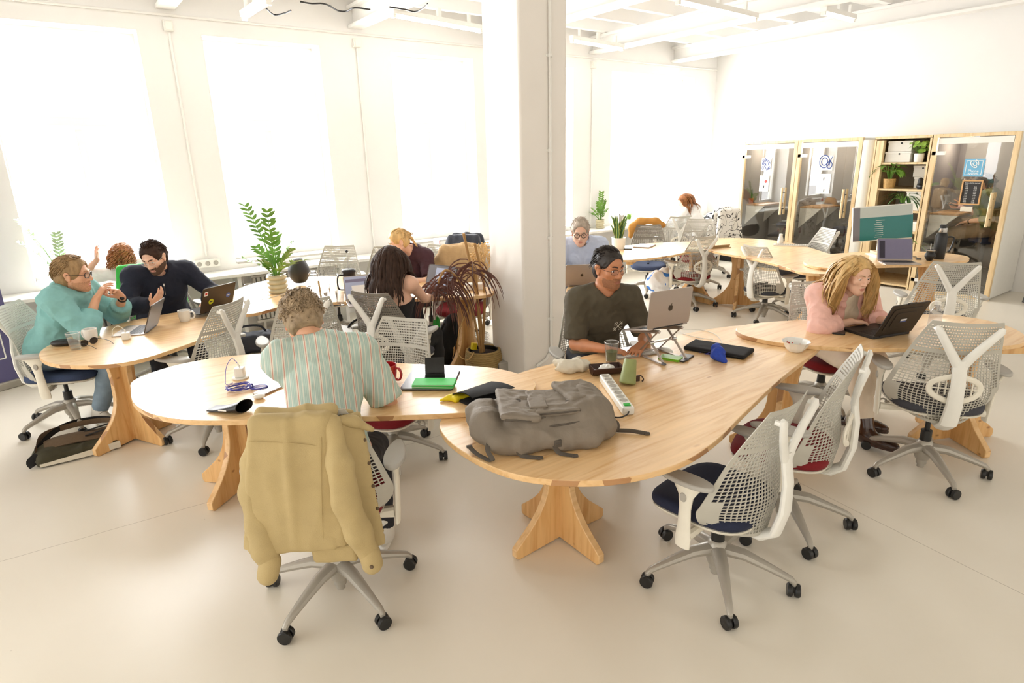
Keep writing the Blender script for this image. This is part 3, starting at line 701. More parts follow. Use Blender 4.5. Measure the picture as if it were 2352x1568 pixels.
# ------------------------------------------------------------------ mesh-back swivel chairs
def chair_proto(label, lumbar):
    t = thing('office_chair', label, 'chair')
    R0 = .335
    b = MB(); b.lathe([(.036, .075), (.045, .10), (.05, .15), (.042, .19), (.032, .20)], 20)
    for k in range(5):
        a = R(72*k); d = V((math.cos(a), math.sin(a), 0))
        b.tube([d*.03+V((0, 0, .155)), d*.12+V((0, 0, .15)), d*.22+V((0, 0, .118)), d*.285+V((0, 0, .095)), d*.318+V((0, 0, .082)), d*R0+V((0, 0, .066)), d*R0+V((0, 0, .05))], [.030, .026, .020, .017, .0155, .013, .011], 10, asp=[1.2, 1.15, 1.1, 1, 1, 1, 1])
    b.build('star_base', 'grey_metal', t)
    for k in range(5):
        a = R(72*k); rr = random.Random(k+7).uniform(0, 2*PI)
        M = Matrix.Translation((R0*math.cos(a), R0*math.sin(a), 0)) @ Matrix.Rotation(rr, 4, 'Z')
        c = MB()
        for s in (-1, 1):
            c.lathe([(.012, -.011), (.026, -.011), (.030, -.006), (.030, .007), (.027, .011), (.010, .011)], 20, M=Matrix.Translation((s*.016, 0, .0302)) @ Matrix.Rotation(R(90), 4, 'Y'))
        c.box((0, 0, .040), (.012, .03, .03)); c.cyl((0, 0, .04), (0, 0, .062), .009, n=8)
        w_ = c.build('caster', 'black_plastic', t); w_.matrix_basis = M
    b = MB(); b.cyl((0, 0, .045), (0, 0, .11), .028); b.cyl((0, 0, .02), (0, 0, .045), .020); b.build('column_foot', 'grey_metal', t)
    b = MB(); b.cyl((0, 0, .195), (0, 0, .265), .031, .029); b.cyl((0, 0, .265), (0, 0, .44), .0145); b.build('gas_column', 'black_plastic', t)
    b = MB(); b.box((0, -.02, .405), (.15, .24, .05)); b.box((0, -.10, .415), (.09, .12, .055)); b.tube([(-.06, .05, .41), (-.2, .05, .41), (-.235, .05, .41)], .008, 8)
    b.tube([(-.245+.022*math.cos(2*PI*k/16), .05+.012*0, .405+.022*math.sin(2*PI*k/16)) for k in range(16)], .006, 6, closed=True)
    b.tube([(.06, .02, .41), (.22, .02, .405)], .008, 8); b.box((.245, .02, .405), (.07, .035, .012)); b.build('tilt_mechanism', 'grey_metal', t, bevel=.004)
    def seat_out(s, w0=.235, w1=.25, y0=-.20, y1=.27):
        pts = []
        for k in range(40):
            a = 2*PI*k/40; c_, s_ = math.cos(a), math.sin(a); e = .58
            x = abs(c_)**e*(1 if c_ > 0 else -1); y = abs(s_)**e*(1 if s_ > 0 else -1)
            wy = (w0+w1)/2+(w1-w0)/2*y
            pts.append((x*wy*s, (y0+y1)/2+y*(y1-y0)/2*s))
        return pts
    m = MB(); rings = [(.90, .437), (.985, .445), (1.0, .462), (.985, .480), (.93, .492), (.78, .492), (.5, .487), (.2, .484)]
    for i, (s, z) in enumerate(rings):
        for x, y in seat_out(s): m.v.append(V((x, y, z-.02*max(0, (y-.12)/.15)**2*(1 if z > .45 else .6)+.012*(abs(x)/.25)**2)))
    for i in range(len(rings)-1):
        for j in range(40): m.f.append([i*40+j, i*40+(j+1) % 40, (i+1)*40+(j+1) % 40, (i+1)*40+j]); m.m.append(0)
    m.f.append(list(range(39, -1, -1))); m.m.append(0); n = (len(rings)-1)*40; m.f.append([n+j for j in range(40)]); m.m.append(0)
    m.build('seat_cushion', 'seat_charcoal', t, smooth=60)
    m = MB(); rings = [(.45, .412), (.80, .416), (.97, .428), (.985, .440), (.90, .443)]
    for i, (s, z) in enumerate(rings):
        for x, y in seat_out(s): m.v.append(V((x, y, z-.015*max(0, (y-.12)/.15)**2+.01*(abs(x)/.25)**2)))
    for i in range(len(rings)-1):
        for j in range(40): m.f.append([i*40+j, i*40+(j+1) % 40, (i+1)*40+(j+1) % 40, (i+1)*40+j]); m.m.append(0)
    m.f.append(list(range(39, -1, -1))); m.m.append(0)
    m.build('seat_pan', 'cream_plastic', t, smooth=60)
    # suspension back: a lattice with the holes really open
    def hw(v):                       # half width over height parameter
        z = zof(v)
        if z > .57: return .165+(.288-.165)*((1.0-z)/.43)**.88
        q = (.57-z)/.18
        return .288*math.sqrt(max(.0, 1-.50*q**2.4))
    def zof(v): return .39+.61*v
    def bp(u, v):
        z = zof(v); w = hw(v); x = u*w
        y = -.205-.005*((z-.45)/.55)-.042*max(0, (z-.74)/.26)**1.5
        wrap = .165*(1-max(0, (z-.52)/.48))**1.1
        y += wrap*abs(u)**2.2 - .02*(1-abs(u)**2)*max(0, (z-.7)/.3)
        y -= .02*(1-u*u)*math.exp(-((z-.56)/.1)**2)
        zz = z+.05*abs(u)**2.5*max(0, 1-(z-.39)/.18)+.008*u*u*v
        return V((x, y, zz))
    NU, NV = 30, 36; m = MB()
    def U(i): return -1+2*i/NU
    G = [[bp(U(i), (j/NV)**1.0) for i in range(NU+1)] for j in range(NV+1)]
    vid = {}
    def pv(p): m.v.append(p); return len(m.v)-1
    idx = [[pv(G[j][i]) for i in range(NU+1)] for j in range(NV+1)]
    for j in range(NV):
        for i in range(NU):
            q = [idx[j][i], idx[j][i+1], idx[j+1][i+1], idx[j+1][i]]
            edge = i < 1 or i >= NU-1 or j < 1 or j >= NV-1 or (i < 3 and j < 12 and j > 3) or (i >= NU-3 and j < 12 and j > 3) or j == 25
            vz = j/NV
            hole = .78 if vz < .5 else (.76-.14*(vz-.5)/.5)
            if edge: m.f.append(q); m.m.append(0); continue
            c = sum((m.v[k] for k in q), V())/4
            hy = hole*(1.0 if vz < .68 else .72); hx = hole*1.02
            P = [m.v[k] for k in q]
            mu_ = (P[1]-P[0]+P[2]-P[3])/2; mv_ = (P[3]-P[0]+P[2]-P[1])/2
            sk = (.10 if i < NU/2 else -.10)
            ii = [pv(c+mu_*(sx*hx/2+sk*sy*.5)+mv_*(sy*hy/2)) for sx, sy in ((-1, -1), (1, -1), (1, 1), (-1, 1))]
            for k in range(4): m.f.append([q[k], q[(k+1) % 4], ii[(k+1) % 4], ii[k]]); m.m.append(0)
    o = m.build('back_mesh', 'mesh_grey', t, smooth=50, solid=.004)
    # Y-shaped tower
    b = MB()
    b.tube([(0, -.15, .375), (0, -.205, .378), (0, -.255, .415), (0, -.283, .53), (0, -.282, .66), (0, -.268, .74), (0, -.264, .79)], [.020, .022, .022, .021, .019, .018, .017], 12, asp=[2.2, 2.2, 2.1, 2.0, 1.9, 2.0, 2.2], up=(0, -1, .05))
    for s in (-1, 1):
        b.tube([(s*.008, -.264, .755), (s*.035, -.266, .80), (s*.085, -.278, .88), (s*.142, -.297, .968), (s*.152, -.295, .985)], [.017, .016, .015, .014, .008], 12, asp=[1.5, 1.6, 1.5, 1.4, 1.2], up=(0, -1, .2))
        b.tube([(s*.145, -.289, .965), (s*.148, -.266, .968)], .011, 8)
    b.build('back_tower', 'white_plastic', t)
    if lumbar:
        b = MB()
        for s in (-1, 1):
            lp = [(s*.02, -.262, .70), (s*.085, -.255, .675), (s*.118, -.245, .645), (s*.118, -.245, .605), (s*.085, -.255, .575), (s*.02, -.262, .55)]
            b.tube(catmull(lp, 4, False), .009, 8, asp=1.8, up=(0, -1, 0))
            for yy, xx in ((.06, .045), (.08, .08)): b.tube([(s*xx, -.256, .59), (s*xx, -.256, .66)], .004, 6)
            b.tube([(s*.02, -.258, .625), (s*.11, -.248, .625)], .004, 6)
        b.box((0, -.262, .625), (.05, .012, .17))
        b.build('lumbar_support', 'cream_plastic', t)
    for s in (-1, 1):
        b = MB()
        prof = [(.35, .034, .012), (.40, .036, .014), (.46, .030, .015), (.54, .027, .015), (.60, .034, .016), (.645, .060, .018), (.664, .085, .024)]
        b.tube([(s*(.285+.012*((z-.35)/.3)), .01-.01*((z-.35)/.3), z) for z, w_, t_ in prof], [w_ for z, w_, t_ in prof], 14, asp=[t_/w_ for z, w_, t_ in prof], up=(0, 1, 0))
        b.tube([(s*.14, .0, .398), (s*.22, .0, .396), (s*.275, .0, .40)], [.02, .02, .024], 8, asp=1.0)
        ar = b.build('armrest', 'cream_plastic', t)
        p = MB(); ol = []
        for k in range(32):
            a = 2*PI*k/32; y = math.sin(a); x = math.cos(a); ol.append((s*.297+x*.046*(1-.18*y), .015+y*.135))
        p.prism(ol, .665, .687); p.build('arm_pad', 'pad_grey', ar, bevel=.008, bseg=3)
        k_ = MB(); k_.lathe([(.0, .006), (.013, .006), (.016, 0)], 16, M=Matrix.Translation((s*.311, .005, .60)) @ Matrix.Rotation(R(90*s), 4, 'Y') @ Matrix.Scale(1.4, 4, (1, 0, 0))); k_.build('arm_button', 'grey_plastic', ar)
    return t
protoA = chair_proto('x', False); protoB = chair_proto('x', True)
UPPER = ('tilt_mechanism', 'seat_cushion', 'seat_pan', 'back_mesh', 'back_tower', 'lumbar_support', 'armrest')
def kind_of(o): return o.name.split('.')[0]
CH_USED = {}
CHAIRS = {}
def chair(key, xy, phi, label, seat='seat_charcoal', lumbar=False, dz=0., spin=0., back=None, group='mesh-back swivel chairs', rm=(), up=0):
    pr = protoB if lumbar else protoA
    o = pr if pr.name not in CH_USED else copy_tree(pr)
    CH_USED[pr.name] = 1
    x, y = c2(*xy)
    o.location = (x, y, up); o.rotation_euler = (0, 0, rz_of(phi)); o['label'] = label; o['category'] = 'chair'; o['group'] = group
    for c in kids(o):
        k = kind_of(c)
        if k in UPPER: c.location.z = dz
        if k == 'gas_column': pass
        if k == 'seat_cushion': c.material_slots[0].link = 'OBJECT'; c.material_slots[0].material = MATS[seat]
        if k == 'back_mesh':
            c.material_slots[0].link = 'OBJECT'; c.material_slots[0].material = MATS[back or 'mesh_grey']
        if k in ('star_base', 'caster'): c.matrix_basis = Matrix.Rotation(spin, 4, 'Z') @ c.matrix_basis
    CHAIRS[key] = o
    return o
def leg_spin(xy, caster_px, phi):   # turn the base so that a leg points at a caster seen in the photo
    p = at(*caster_px); x, y = c2(*xy)
    return math.atan2(p.y-y, p.x-x)-rz_of(phi)
def ch(key, xy, phi, label, cpx=None, **k):
    return chair(key, xy, phi, label, spin=leg_spin(xy, cpx, phi) if cpx else random.Random(key).uniform(0, 1.2), **k)
ch('A', (.922, 2.413), 42, 'empty mesh chair with navy seat at the near right of the backpack table', (1674, 1442), seat='seat_navy', dz=-.055)
ch('B', (1.422, 2.86), 58, 'empty mesh chair with red seat, just behind the navy seat chair', (1859, 1282), seat='seat_red', lumbar=True, dz=-.03)
ch('C', (2.496, 3.357), -16, 'empty mesh chair with grey seat at the far right, its back towards us', (2199, 1144), seat='seat_charcoal', lumbar=True)
ch('D', (-.815, 2.37), 3, 'chair of the striped shirt man with the khaki jacket hung over its back', (649, 1469), seat='seat_red')
ch('E', (-3.43, 4.40), -80, 'mesh chair with blue seat under the teal sweater man', (80, 1000), seat='seat_blue', dz=-.04)
ch('F', (-2.17, 4.12), 78, 'empty mesh chair tucked in at the right end of the left oval table', (449, 1006), seat='seat_charcoal')
ch('G', (-1.52, 4.32), 25, 'empty mesh chair with red seat left of the striped shirt man', None, seat='seat_red', lumbar=True)
ch('H', (-.90, 4.50), -26, 'chair with its back to us under the dark haired woman in black', None, seat='seat_charcoal', lumbar=True, back='mesh_dark')
ch('I', (-.80, 3.70), 160, 'low empty mesh chair facing us across the striped shirt man\'s table', (1009, 1058), seat='seat_red', dz=-.11)
ch('J', (-3.14, 5.40), 222, 'mesh chair under the navy sweater man', None, seat='seat_charcoal')
ch('K', (.60, 4.08), 188, 'mesh chair under the olive t-shirt man', None, seat='seat_charcoal', dz=-.08)
ch('L', (2.32, 7.76), 20, 'empty mesh chair with pale lumbar pad, tucked under the far snake plant table', (1611, 720), seat='seat_red', lumbar=True, dz=-.08)
ch('M', (3.0, 7.01), -62, 'empty mesh chair with charcoal seat in the open floor before the pine leg', (1732, 745), seat='seat_charcoal', dz=-.12)
ch('O', (2.36, 4.37), 188, 'mesh chair with red seat under the pink shirt woman', None, seat='seat_red', dz=-.07)
ch('P', (3.71, 5.14), -18, 'empty mesh chair with grey seat and both arms spread, below the monitor table', None, seat='seat_charcoal', lumbar=True)
ch('Q', (3.66, 7.50), 92, 'empty mesh chair turned sideways in front of the middle booth', (1816, 698), seat='seat_charcoal', dz=-.02)
ch('R', (1.95, 8.55), 170, 'dark mesh chair with blue seat and mustard cloth on its back', (1510, 676), seat='seat_blue', back='mesh_dark', dz=-.06)
ch('S', (2.55, 9.55), 8, 'pale mesh chair with red striped seat before the far window counter', None, seat='seat_red', lumbar=True)
ch('U', (3.22, 9.75), 20, 'chair covered by the black and white patterned cloth', None, seat='seat_charcoal')
ch('W', (-1.92, 6.62), 178, 'pale mesh chair behind the black helmet', None, seat='seat_charcoal')
ch('X', (-1.42, 7.0), 20, 'pale mesh chair at the counter left of the dark haired woman', None, seat='seat_charcoal')
ch('Y', (-.88, 6.50), 150, 'mesh chair under the maroon top woman', None, seat='seat_charcoal')
ch('Z', (-.49, 5.98), 175, 'chair with the beige coat hung over its back, left of the pillar', None, seat='seat_red')
ch('V', (-.60, 6.90), 165, 'chair with the dark jacket over its back before the third window', None, seat='seat_charcoal')
ch('AA', (-3.60, 5.90), 34, 'chair under the curly haired woman at the window counter', None, seat='seat_charcoal')
ch('AB', (.74, 6.34), 178, 'mesh chair with dark blue seat under the pale blue shirt man', None, seat='seat_navy')
ch('AC', (2.72, 8.8), 163, 'pale mesh chair with bright red seat facing us where the far tables meet', (1612, 673), seat='seat_red', dz=-.02)
# ------------------------------------------------------------------ soft solids: blended fields turned into one continuous mesh
def nv(p): return np.array([p[0], p[1], p[2]], dtype=np.float32)
class Sdf:
    def __init__(s): s.ops = []
    def cone(s, a, b, ra, rb=None, k=.02, op='u', asp=None): s.ops.append(('c', nv(a), nv(b), ra, ra if rb is None else rb, k, op)); return s
    def chain(s, pts, rs, k=.02):
        for i in range(len(pts)-1): s.cone(pts[i], pts[i+1], rs[i], rs[i+1], k)
        return s
    def ell(s, c, r, k=.02, M=None, op='u'):
        r = (r, r, r) if not isinstance(r, (tuple, list)) else r
        s.ops.append(('e', nv(c), np.array(r, dtype=np.float32), None if M is None else np.array(M, dtype=np.float32), None, k, op)); return s
    def box(s, c, h, rr, k=.02, M=None, op='u'):
        s.ops.append(('b', nv(c), np.array(h, dtype=np.float32), None if M is None else np.array(M, dtype=np.float32), rr, k, op)); return s
    def plane(s, p, n): s.ops.append(('p', nv(p), nv(V(n).normalized()), None, None, 0, 'i')); return s
    def ext(s, o):
        t, a, b = o[0], o[1], o[2]
        if t == 'c': r = max(o[3], o[4]); return np.minimum(a, b)-r, np.maximum(a, b)+r
        if t == 'e': r = float(b.max()); return a-r, a+r
        r = float(np.linalg.norm(b))+o[4]; return a-r, a+r
    def mesh(s, h):
        lo = np.full(3, 1e9); hi = -lo
        for o in s.ops:
            if o[6] == 'u':
                l, g = s.ext(o); lo = np.minimum(lo, l); hi = np.maximum(hi, g)
        lo = lo-3*h; n = np.ceil((hi-lo)/h).astype(int)+4
        F = np.full(n, .2, dtype=np.float32)
        ax_ = [lo[i]+h*np.arange(n[i], dtype=np.float32) for i in range(3)]
        for o in s.ops:
            t, k, op = o[0], o[5], o[6]
            if t == 'p':
                d = ((ax_[0]-o[1][0])*o[2][0])[:, None, None]+((ax_[1]-o[1][1])*o[2][1])[None, :, None]+((ax_[2]-o[1][2])*o[2][2])[None, None, :]
                F = np.maximum(F, d.astype(np.float32)); continue
            l, g = s.ext(o); pad = k+3*h
            i0 = np.maximum(np.floor((l-pad-lo)/h).astype(int), 0); i1 = np.minimum(np.ceil((g+pad-lo)/h).astype(int)+1, n)
            if (i1 <= i0).any(): continue
            sl = tuple(slice(i0[i], i1[i]) for i in range(3))
            X = ax_[0][sl[0]][:, None, None]; Y = ax_[1][sl[1]][None, :, None]; Z = ax_[2][sl[2]][None, None, :]
            if t == 'c':
                a, b = o[1], o[2]; ba = b-a; q = float(ba @ ba)+1e-12
                T = np.clip(((X-a[0])*ba[0]+(Y-a[1])*ba[1]+(Z-a[2])*ba[2])/q, 0, 1)
                d = np.sqrt((X-a[0]-T*ba[0])**2+(Y-a[1]-T*ba[1])**2+(Z-a[2]-T*ba[2])**2)-(o[3]+(o[4]-o[3])*T)
            else:
                c, r, M = o[1], o[2], o[3]
                x, y, z = X-c[0], Y-c[1], Z-c[2]
                if M is not None: x, y, z = (x*M[0][i]+y*M[1][i]+z*M[2][i] for i in range(3))
                if t == 'e':
                    k0 = np.sqrt((x/r[0])**2+(y/r[1])**2+(z/r[2])**2); k1 = np.sqrt((x/r[0]**2)**2+(y/r[1]**2)**2+(z/r[2]**2)**2)+1e-9
                    d = k0*(k0-1)/k1
                else:
                    rr = o[4]; qx, qy, qz = abs(x)-(r[0]-rr), abs(y)-(r[1]-rr), abs(z)-(r[2]-rr)
                    d = np.sqrt(np.maximum(qx, 0)**2+np.maximum(qy, 0)**2+np.maximum(qz, 0)**2)+np.minimum(np.maximum(qx, np.maximum(qy, qz)), 0)-rr
            f = F[sl]
            if op == 's': d = -d; f, d = -f, -d
            if k > 0:
                hh = np.maximum(k-abs(f-d), 0)/k; m = np.minimum(f, d)-hh*hh*k*.25
            else: m = np.minimum(f, d)
            F[sl] = -m if op == 's' else m
        return surface_nets(F, lo, h)
def surface_nets(F, lo, h):
    s = F < 0
    n = np.array(F.shape)-1
    cnt = np.zeros(n, dtype=np.int8)
    for dx in (0, 1):
        for dy in (0, 1):
            for dz in (0, 1): cnt += s[dx:dx+n[0], dy:dy+n[1], dz:dz+n[2]]
    act = (cnt > 0) & (cnt < 8)
    I = np.argwhere(act); idx = np.full(n, -1, dtype=np.int64); idx[act] = np.arange(len(I))
    cr = [F[I[:, 0]+((q >> 2) & 1), I[:, 1]+((q >> 1) & 1), I[:, 2]+(q & 1)] for q in range(8)]
    P = np.zeros((len(I), 3)); W = np.zeros(len(I))
    for a in range(8):
        for bit in (1, 2, 4):
            if a & bit: continue
            b = a | bit; fa, fb = cr[a], cr[b]; m = (fa < 0) != (fb < 0)
            t = np.where(m, fa/(fa-fb+1e-20), 0)
            pa = np.array([(a >> 2) & 1, (a >> 1) & 1, a & 1], float); pb = np.array([(b >> 2) & 1, (b >> 1) & 1, b & 1], float)
            P += m[:, None]*(pa[None]+t[:, None]*(pb-pa)[None]); W += m
    P = (I+P/np.maximum(W, 1)[:, None])*h+lo
    quads = []
    for axis in range(3):
        u, v = (axis+1) % 3, (axis+2) % 3
        A = [slice(0, -1) if i == axis else slice(None) for i in range(3)]; B = [slice(1, None) if i == axis else slice(None) for i in range(3)]
        s0, s1 = s[tuple(A)], s[tuple(B)]
        E = np.argwhere(s0 != s1)
        E = E[(E[:, u] > 0) & (E[:, v] > 0) & (E[:, u] < n[u]) & (E[:, v] < n[v]) & (E[:, axis] < n[axis])]
        if not len(E): continue
        inside0 = s0[tuple(E.T)]
        def cell(du, dv):
            c = E.copy(); c[:, u] += du; c[:, v] += dv; return idx[tuple(c.T)]
        q = np.stack([cell(-1, -1), cell(0, -1), cell(0, 0), cell(-1, 0)], 1)
        q[~inside0] = q[~inside0][:, ::-1]
        quads.append(q)
    Q = np.concatenate(quads); Q = Q[(Q >= 0).all(1)]
    return P, Q
def vnormals(P, Q):
    fn = np.cross(P[Q[:, 2]]-P[Q[:, 0]], P[Q[:, 3]]-P[Q[:, 1]])
    N_ = np.zeros_like(P)
    for i in range(4): np.add.at(N_, Q[:, i], fn)
    return N_/(np.linalg.norm(N_, axis=1)[:, None]+1e-12)
def smooth(P, Q, it=1, lam=.5):
    for _ in range(it):
        A = np.zeros_like(P); c = np.zeros(len(P))
        for i in range(4):
            j = (i+1) % 4
            np.add.at(A, Q[:, i], P[Q[:, j]]); np.add.at(A, Q[:, j], P[Q[:, i]])
            np.add.at(c, Q[:, i], 1); np.add.at(c, Q[:, j], 1)
        P = P+lam*(A/np.maximum(c, 1)[:, None]-P)
    return P
def wrinkle(P, Q, amp, freq=9., seed=0, stretch=(1, 1, 1), frac=True):
    """cloth folds: push vertices along their normals by smooth noise"""
    N_ = vnormals(P, Q); o = V((seed*7.3, seed*3.1, seed*1.7)); sx, sy, sz = stretch
    d = np.empty(len(P))
    for i, p in enumerate(P):
        q = V((p[0]*freq*sx, p[1]*freq*sy, p[2]*freq*sz))+o
        a = noise.noise(q); b = noise.noise(q*2.3)
        d[i] = (1-2*abs(a))*.7+b*.3 if frac else a
    return P+N_*(d*amp)[:, None]
def np_obj(name, P, Q, mats, parent=None, loc=None, mi=None, attr=None, smoothit=True):
    me = bpy.data.meshes.new(name); me.vertices.add(len(P)); me.vertices.foreach_set('co', np.ascontiguousarray(P, dtype=np.float32).ravel())
    me.loops.add(len(Q)*4); me.loops.foreach_set('vertex_index', np.ascontiguousarray(Q, dtype=np.int32).ravel())
    me.polygons.add(len(Q)); me.polygons.foreach_set('loop_start', np.arange(len(Q), dtype=np.int32)*4)
    ms = mats if isinstance(mats, (list, tuple)) else [mats]
    for m in ms: me.materials.append(MATS[m])
    if mi is not None: me.polygons.foreach_set('material_index', np.asarray(mi, dtype=np.int32))
    me.polygons.foreach_set('use_smooth', np.ones(len(Q), dtype=bool))
    me.update(calc_edges=True); me.validate()
    if attr is not None:
        for k, v in attr.items():
            a = me.attributes.new(k, 'FLOAT', 'POINT'); a.data.foreach_set('value', np.asarray(v, dtype=np.float32))
    o = bpy.data.objects.new(name, me); C.objects.link(o)
    if parent is not None: o.parent = parent
    if loc is not None: o.location = loc
    return o
def compact(P, Q):
    u, inv = np.unique(Q.ravel(), return_inverse=True)
    return P[u], inv.reshape(Q.shape)
# ------------------------------------------------------------------ people
mat('skin_fair', (232, 186, 158), .5, var=.04, scale=30, sub=.12)
mat('skin_warm', (222, 168, 134), .5, var=.05, scale=30, sub=.12)
mat('skin_tan', (196, 132, 92), .48, var=.06, scale=30, sub=.1)
mat('lip_pink', (206, 138, 120), .45, var=.05)
mat('lip_tan', (168, 106, 82), .45, var=.05)
mat('ear_red', (226, 130, 100), .5, var=.05)
mat('eye_white', (232, 228, 222), .25, var=.01)
mat('iris_dark', (44, 32, 26), .2, var=.1)
mat('hair_sandy', (134, 106, 72), .6, spec=.3, var=.35, scale=14, hue=(160, 130, 92), stretch=(3, 3, 1))
mat('hair_greybrown', (128, 104, 78), .6, var=.35, scale=22, hue=(164, 142, 112), stretch=(2, 2, 1))
mat('hair_dark', (40, 27, 20), .6, spec=.2, var=.4, scale=14, hue=(60, 42, 32), stretch=(3, 3, 1))
mat('hair_black', (26, 22, 20), .5, var=.4, scale=20, hue=(48, 40, 36))
mat('hair_auburn', (122, 74, 40), .5, var=.35, scale=20, hue=(168, 110, 64))
mat('hair_brown', (84, 54, 38), .6, spec=.2, var=.4, scale=10, hue=(150, 96, 56), stretch=(1, 1, 2))
mat('hair_blond', (188, 146, 86), .5, var=.3, scale=12, hue=(216, 178, 118), stretch=(3, 3, .6))
mat('hair_salt', (150, 132, 114), .6, var=.3, scale=26, hue=(186, 172, 156))
mat('beard_brown', (88, 62, 46), .75, var=.3, scale=90)
mat('stubble_dark', (158, 108, 76), .8, var=.2, scale=120)
mat('stubble', (192, 142, 108), .8, var=.25, scale=120)
mat('teal_sweat', (134, 186, 184), .9, var=.05, scale=40, bump=.12, bscale=300)
mat('navy_knit', (30, 33, 48), .9, var=.15, scale=90, bump=.15, bscale=400)
mat('olive_tee', (84, 76, 60), .9, var=.06, scale=30, bump=.1, bscale=300)
mat('pink_shirt', (240, 190, 176), .85, var=.05, scale=20, bump=.12, bscale=200)
mat('cream_shirt', (232, 218, 192), .85, var=.05, scale=20, bump=.12, bscale=200)
mat('pale_blue', (196, 206, 228), .85, var=.04, scale=40, bump=.1, bscale=200)
mat('white_top', (240, 238, 234), .85, var=.03)
mat('maroon_top', (62, 30, 38), .85, var=.1)
mat('black_top', (18, 16, 17), .85, var=.15)
mat('green_shirt', (124, 132, 76), .85, var=.08, bump=.15, bscale=100)
mat('jeans_blue', (132, 152, 168), .85, var=.14, scale=24, bump=.15, bscale=300)
mat('trousers_dark', (38, 38, 44), .85, var=.1)
mat('trousers_cream', (232, 216, 194), .8, var=.05)
mat('trousers_khaki', (158, 132, 100), .85, var=.08)
mat('shoe_white', (226, 222, 212), .6, var=.06)
mat('boot_brown', (58, 30, 18), .25, var=.3, scale=10, coat=.4)
mat('frame_black', (30, 24, 24), .3, var=.05)
mat('strap_black', (26, 24, 24), .5, var=.05)
def stripes():
    m = bpy.data.materials.new('striped_shirt'); m.use_nodes = True; nt = m.node_tree; N = nt.nodes; L = nt.links; b = N['Principled BSDF']
    a = N.new('ShaderNodeAttribute'); a.attribute_name = 'lat'
    def wave(period, lo_, hi_, off=0.):
        ad = N.new('ShaderNodeMath'); ad.operation = 'ADD'; ad.inputs[1].default_value = off+10; L.new(a.outputs['Fac'], ad.inputs[0])
        mo = N.new('ShaderNodeMath'); mo.operation = 'MODULO'; mo.inputs[1].default_value = period; L.new(ad.outputs[0], mo.inputs[0])
        r = N.new('ShaderNodeMath'); r.operation = 'COMPARE'; r.inputs[1].default_value = (lo_+hi_)/2; r.inputs[2].default_value = (hi_-lo_)/2; L.new(mo.outputs[0], r.inputs[0]); return r.outputs[0]
    base = None
    c = N.new('ShaderNodeRGB'); c.outputs[0].default_value = (*lin((186, 204, 192)), 1); last = c.outputs[0]
    for per, l, h_, col in ((.0065, 0, .003, (170, 190, 180)), (.048, .0, .012, (222, 216, 200)), (.048, .0045, .0078, (206, 150, 132)), (.048, .024, .0275, (214, 214, 200))):
        mx = N.new('ShaderNodeMix'); mx.data_type = 'RGBA'; L.new(wave(per, l, h_), mx.inputs['Factor']); L.new(last, mx.inputs['A']); mx.inputs['B'].default_value = (*lin(col), 1); last = mx.outputs['Result']
    L.new(last, b.inputs['Base Color']); b.inputs['Roughness'].default_value = .85
    tc = N.new('ShaderNodeTexCoord'); nz = N.new('ShaderNodeTexNoise'); nz.inputs['Scale'].default_value = 22; nz.inputs['Detail'].default_value = 4; L.new(tc.outputs['Object'], nz.inputs['Vector'])
    bp = N.new('ShaderNodeBump'); bp.inputs['Strength'].default_value = .25; bp.inputs['Distance'].default_value = .02; L.new(nz.outputs['Fac'], bp.inputs['Height']); L.new(bp.outputs[0], b.inputs['Normal'])
    MATS['striped_shirt'] = m
stripes()
def ik(a, c, l1, l2, hint):
    a, c, hint = V(a), V(c), V(hint); d = c-a; D = d.length
    if D > (l1+l2)*.995: c = a+d.normalized()*(l1+l2)*.995; d = c-a; D = d.length
    x = (l1*l1-l2*l2+D*D)/(2*D); y = math.sqrt(max(0, l1*l1-x*x)); u = d.normalized()
    w_ = hint-a; w_ = w_-u*w_.dot(u)
    w_ = w_.normalized() if w_.length > 1e-5 else V((0, 0, -1))
    return a+u*x+w_*y, c
def hand(S, w, d, n, side, curl=.35, fan=.06, s=1.0, thumb=.5):
    """palm, four unequal bent fingers and a thumb; d = finger direction, n = the way the palm faces, side +1 right / -1 left"""
    d = V(d).normalized(); n = V(n); n = (n-d*n.dot(d)).normalized(); lt = d.cross(n)*side
    K = []
    for i, (o, ln, base) in enumerate(((.030, .070, .088), (.010, .079, .093), (-.0105, .072, .088), (-.030, .056, .080))):
        k = w+(d*base+lt*o+n*.004)*s; K.append(k)
        S.cone(w+lt*(o*.55)*s+d*.012*s, k, .0150*s, .0112*s, .012)
        q = k; dd = (d+lt*o*fan*18*.1).normalized(); ang = curl*(1+.12*i)
        for j, f in enumerate((.46, .30, .24)):
            ang_ = ang*(.75 if j == 0 else 1.0);
            dd = (dd*math.cos(ang_)+nrm(dd, n, d)*math.sin(ang_)).normalized()
            q2 = q+dd*ln*f*s; r0 = (.0086-.0008*j)*s*(.93 if i == 3 else 1)
            S.cone(q, q2, r0, r0-.0008*s, .0025); q = q2
    b = w+(d*.022+lt*.024+n*.006)*s
    td = (d*.55+lt*.72+n*.38*thumb*2).normalized(); t1 = b+td*.040*s
    td2 = (d*.85+lt*.35+n*.35*thumb*2).normalized(); t2 = t1+td2*.032*s; t3 = t2+(d*.9+lt*.1+n*.3).normalized()*.022*s
    S.cone(b, t1, .0145*s, .0115*s, .010); S.cone(t1, t2, .0108*s, .0095*s, .004); S.cone(t2, t3, .0095*s, .0075*s, .004)
    return K
def nrm(dd, n, d):                 # direction, square to dd, that bends a finger towards the palm
    v = n-dd*n.dot(dd)
    if v.length < .2: v = -d-dd*(-d).dot(dd)
    return v.normalized()
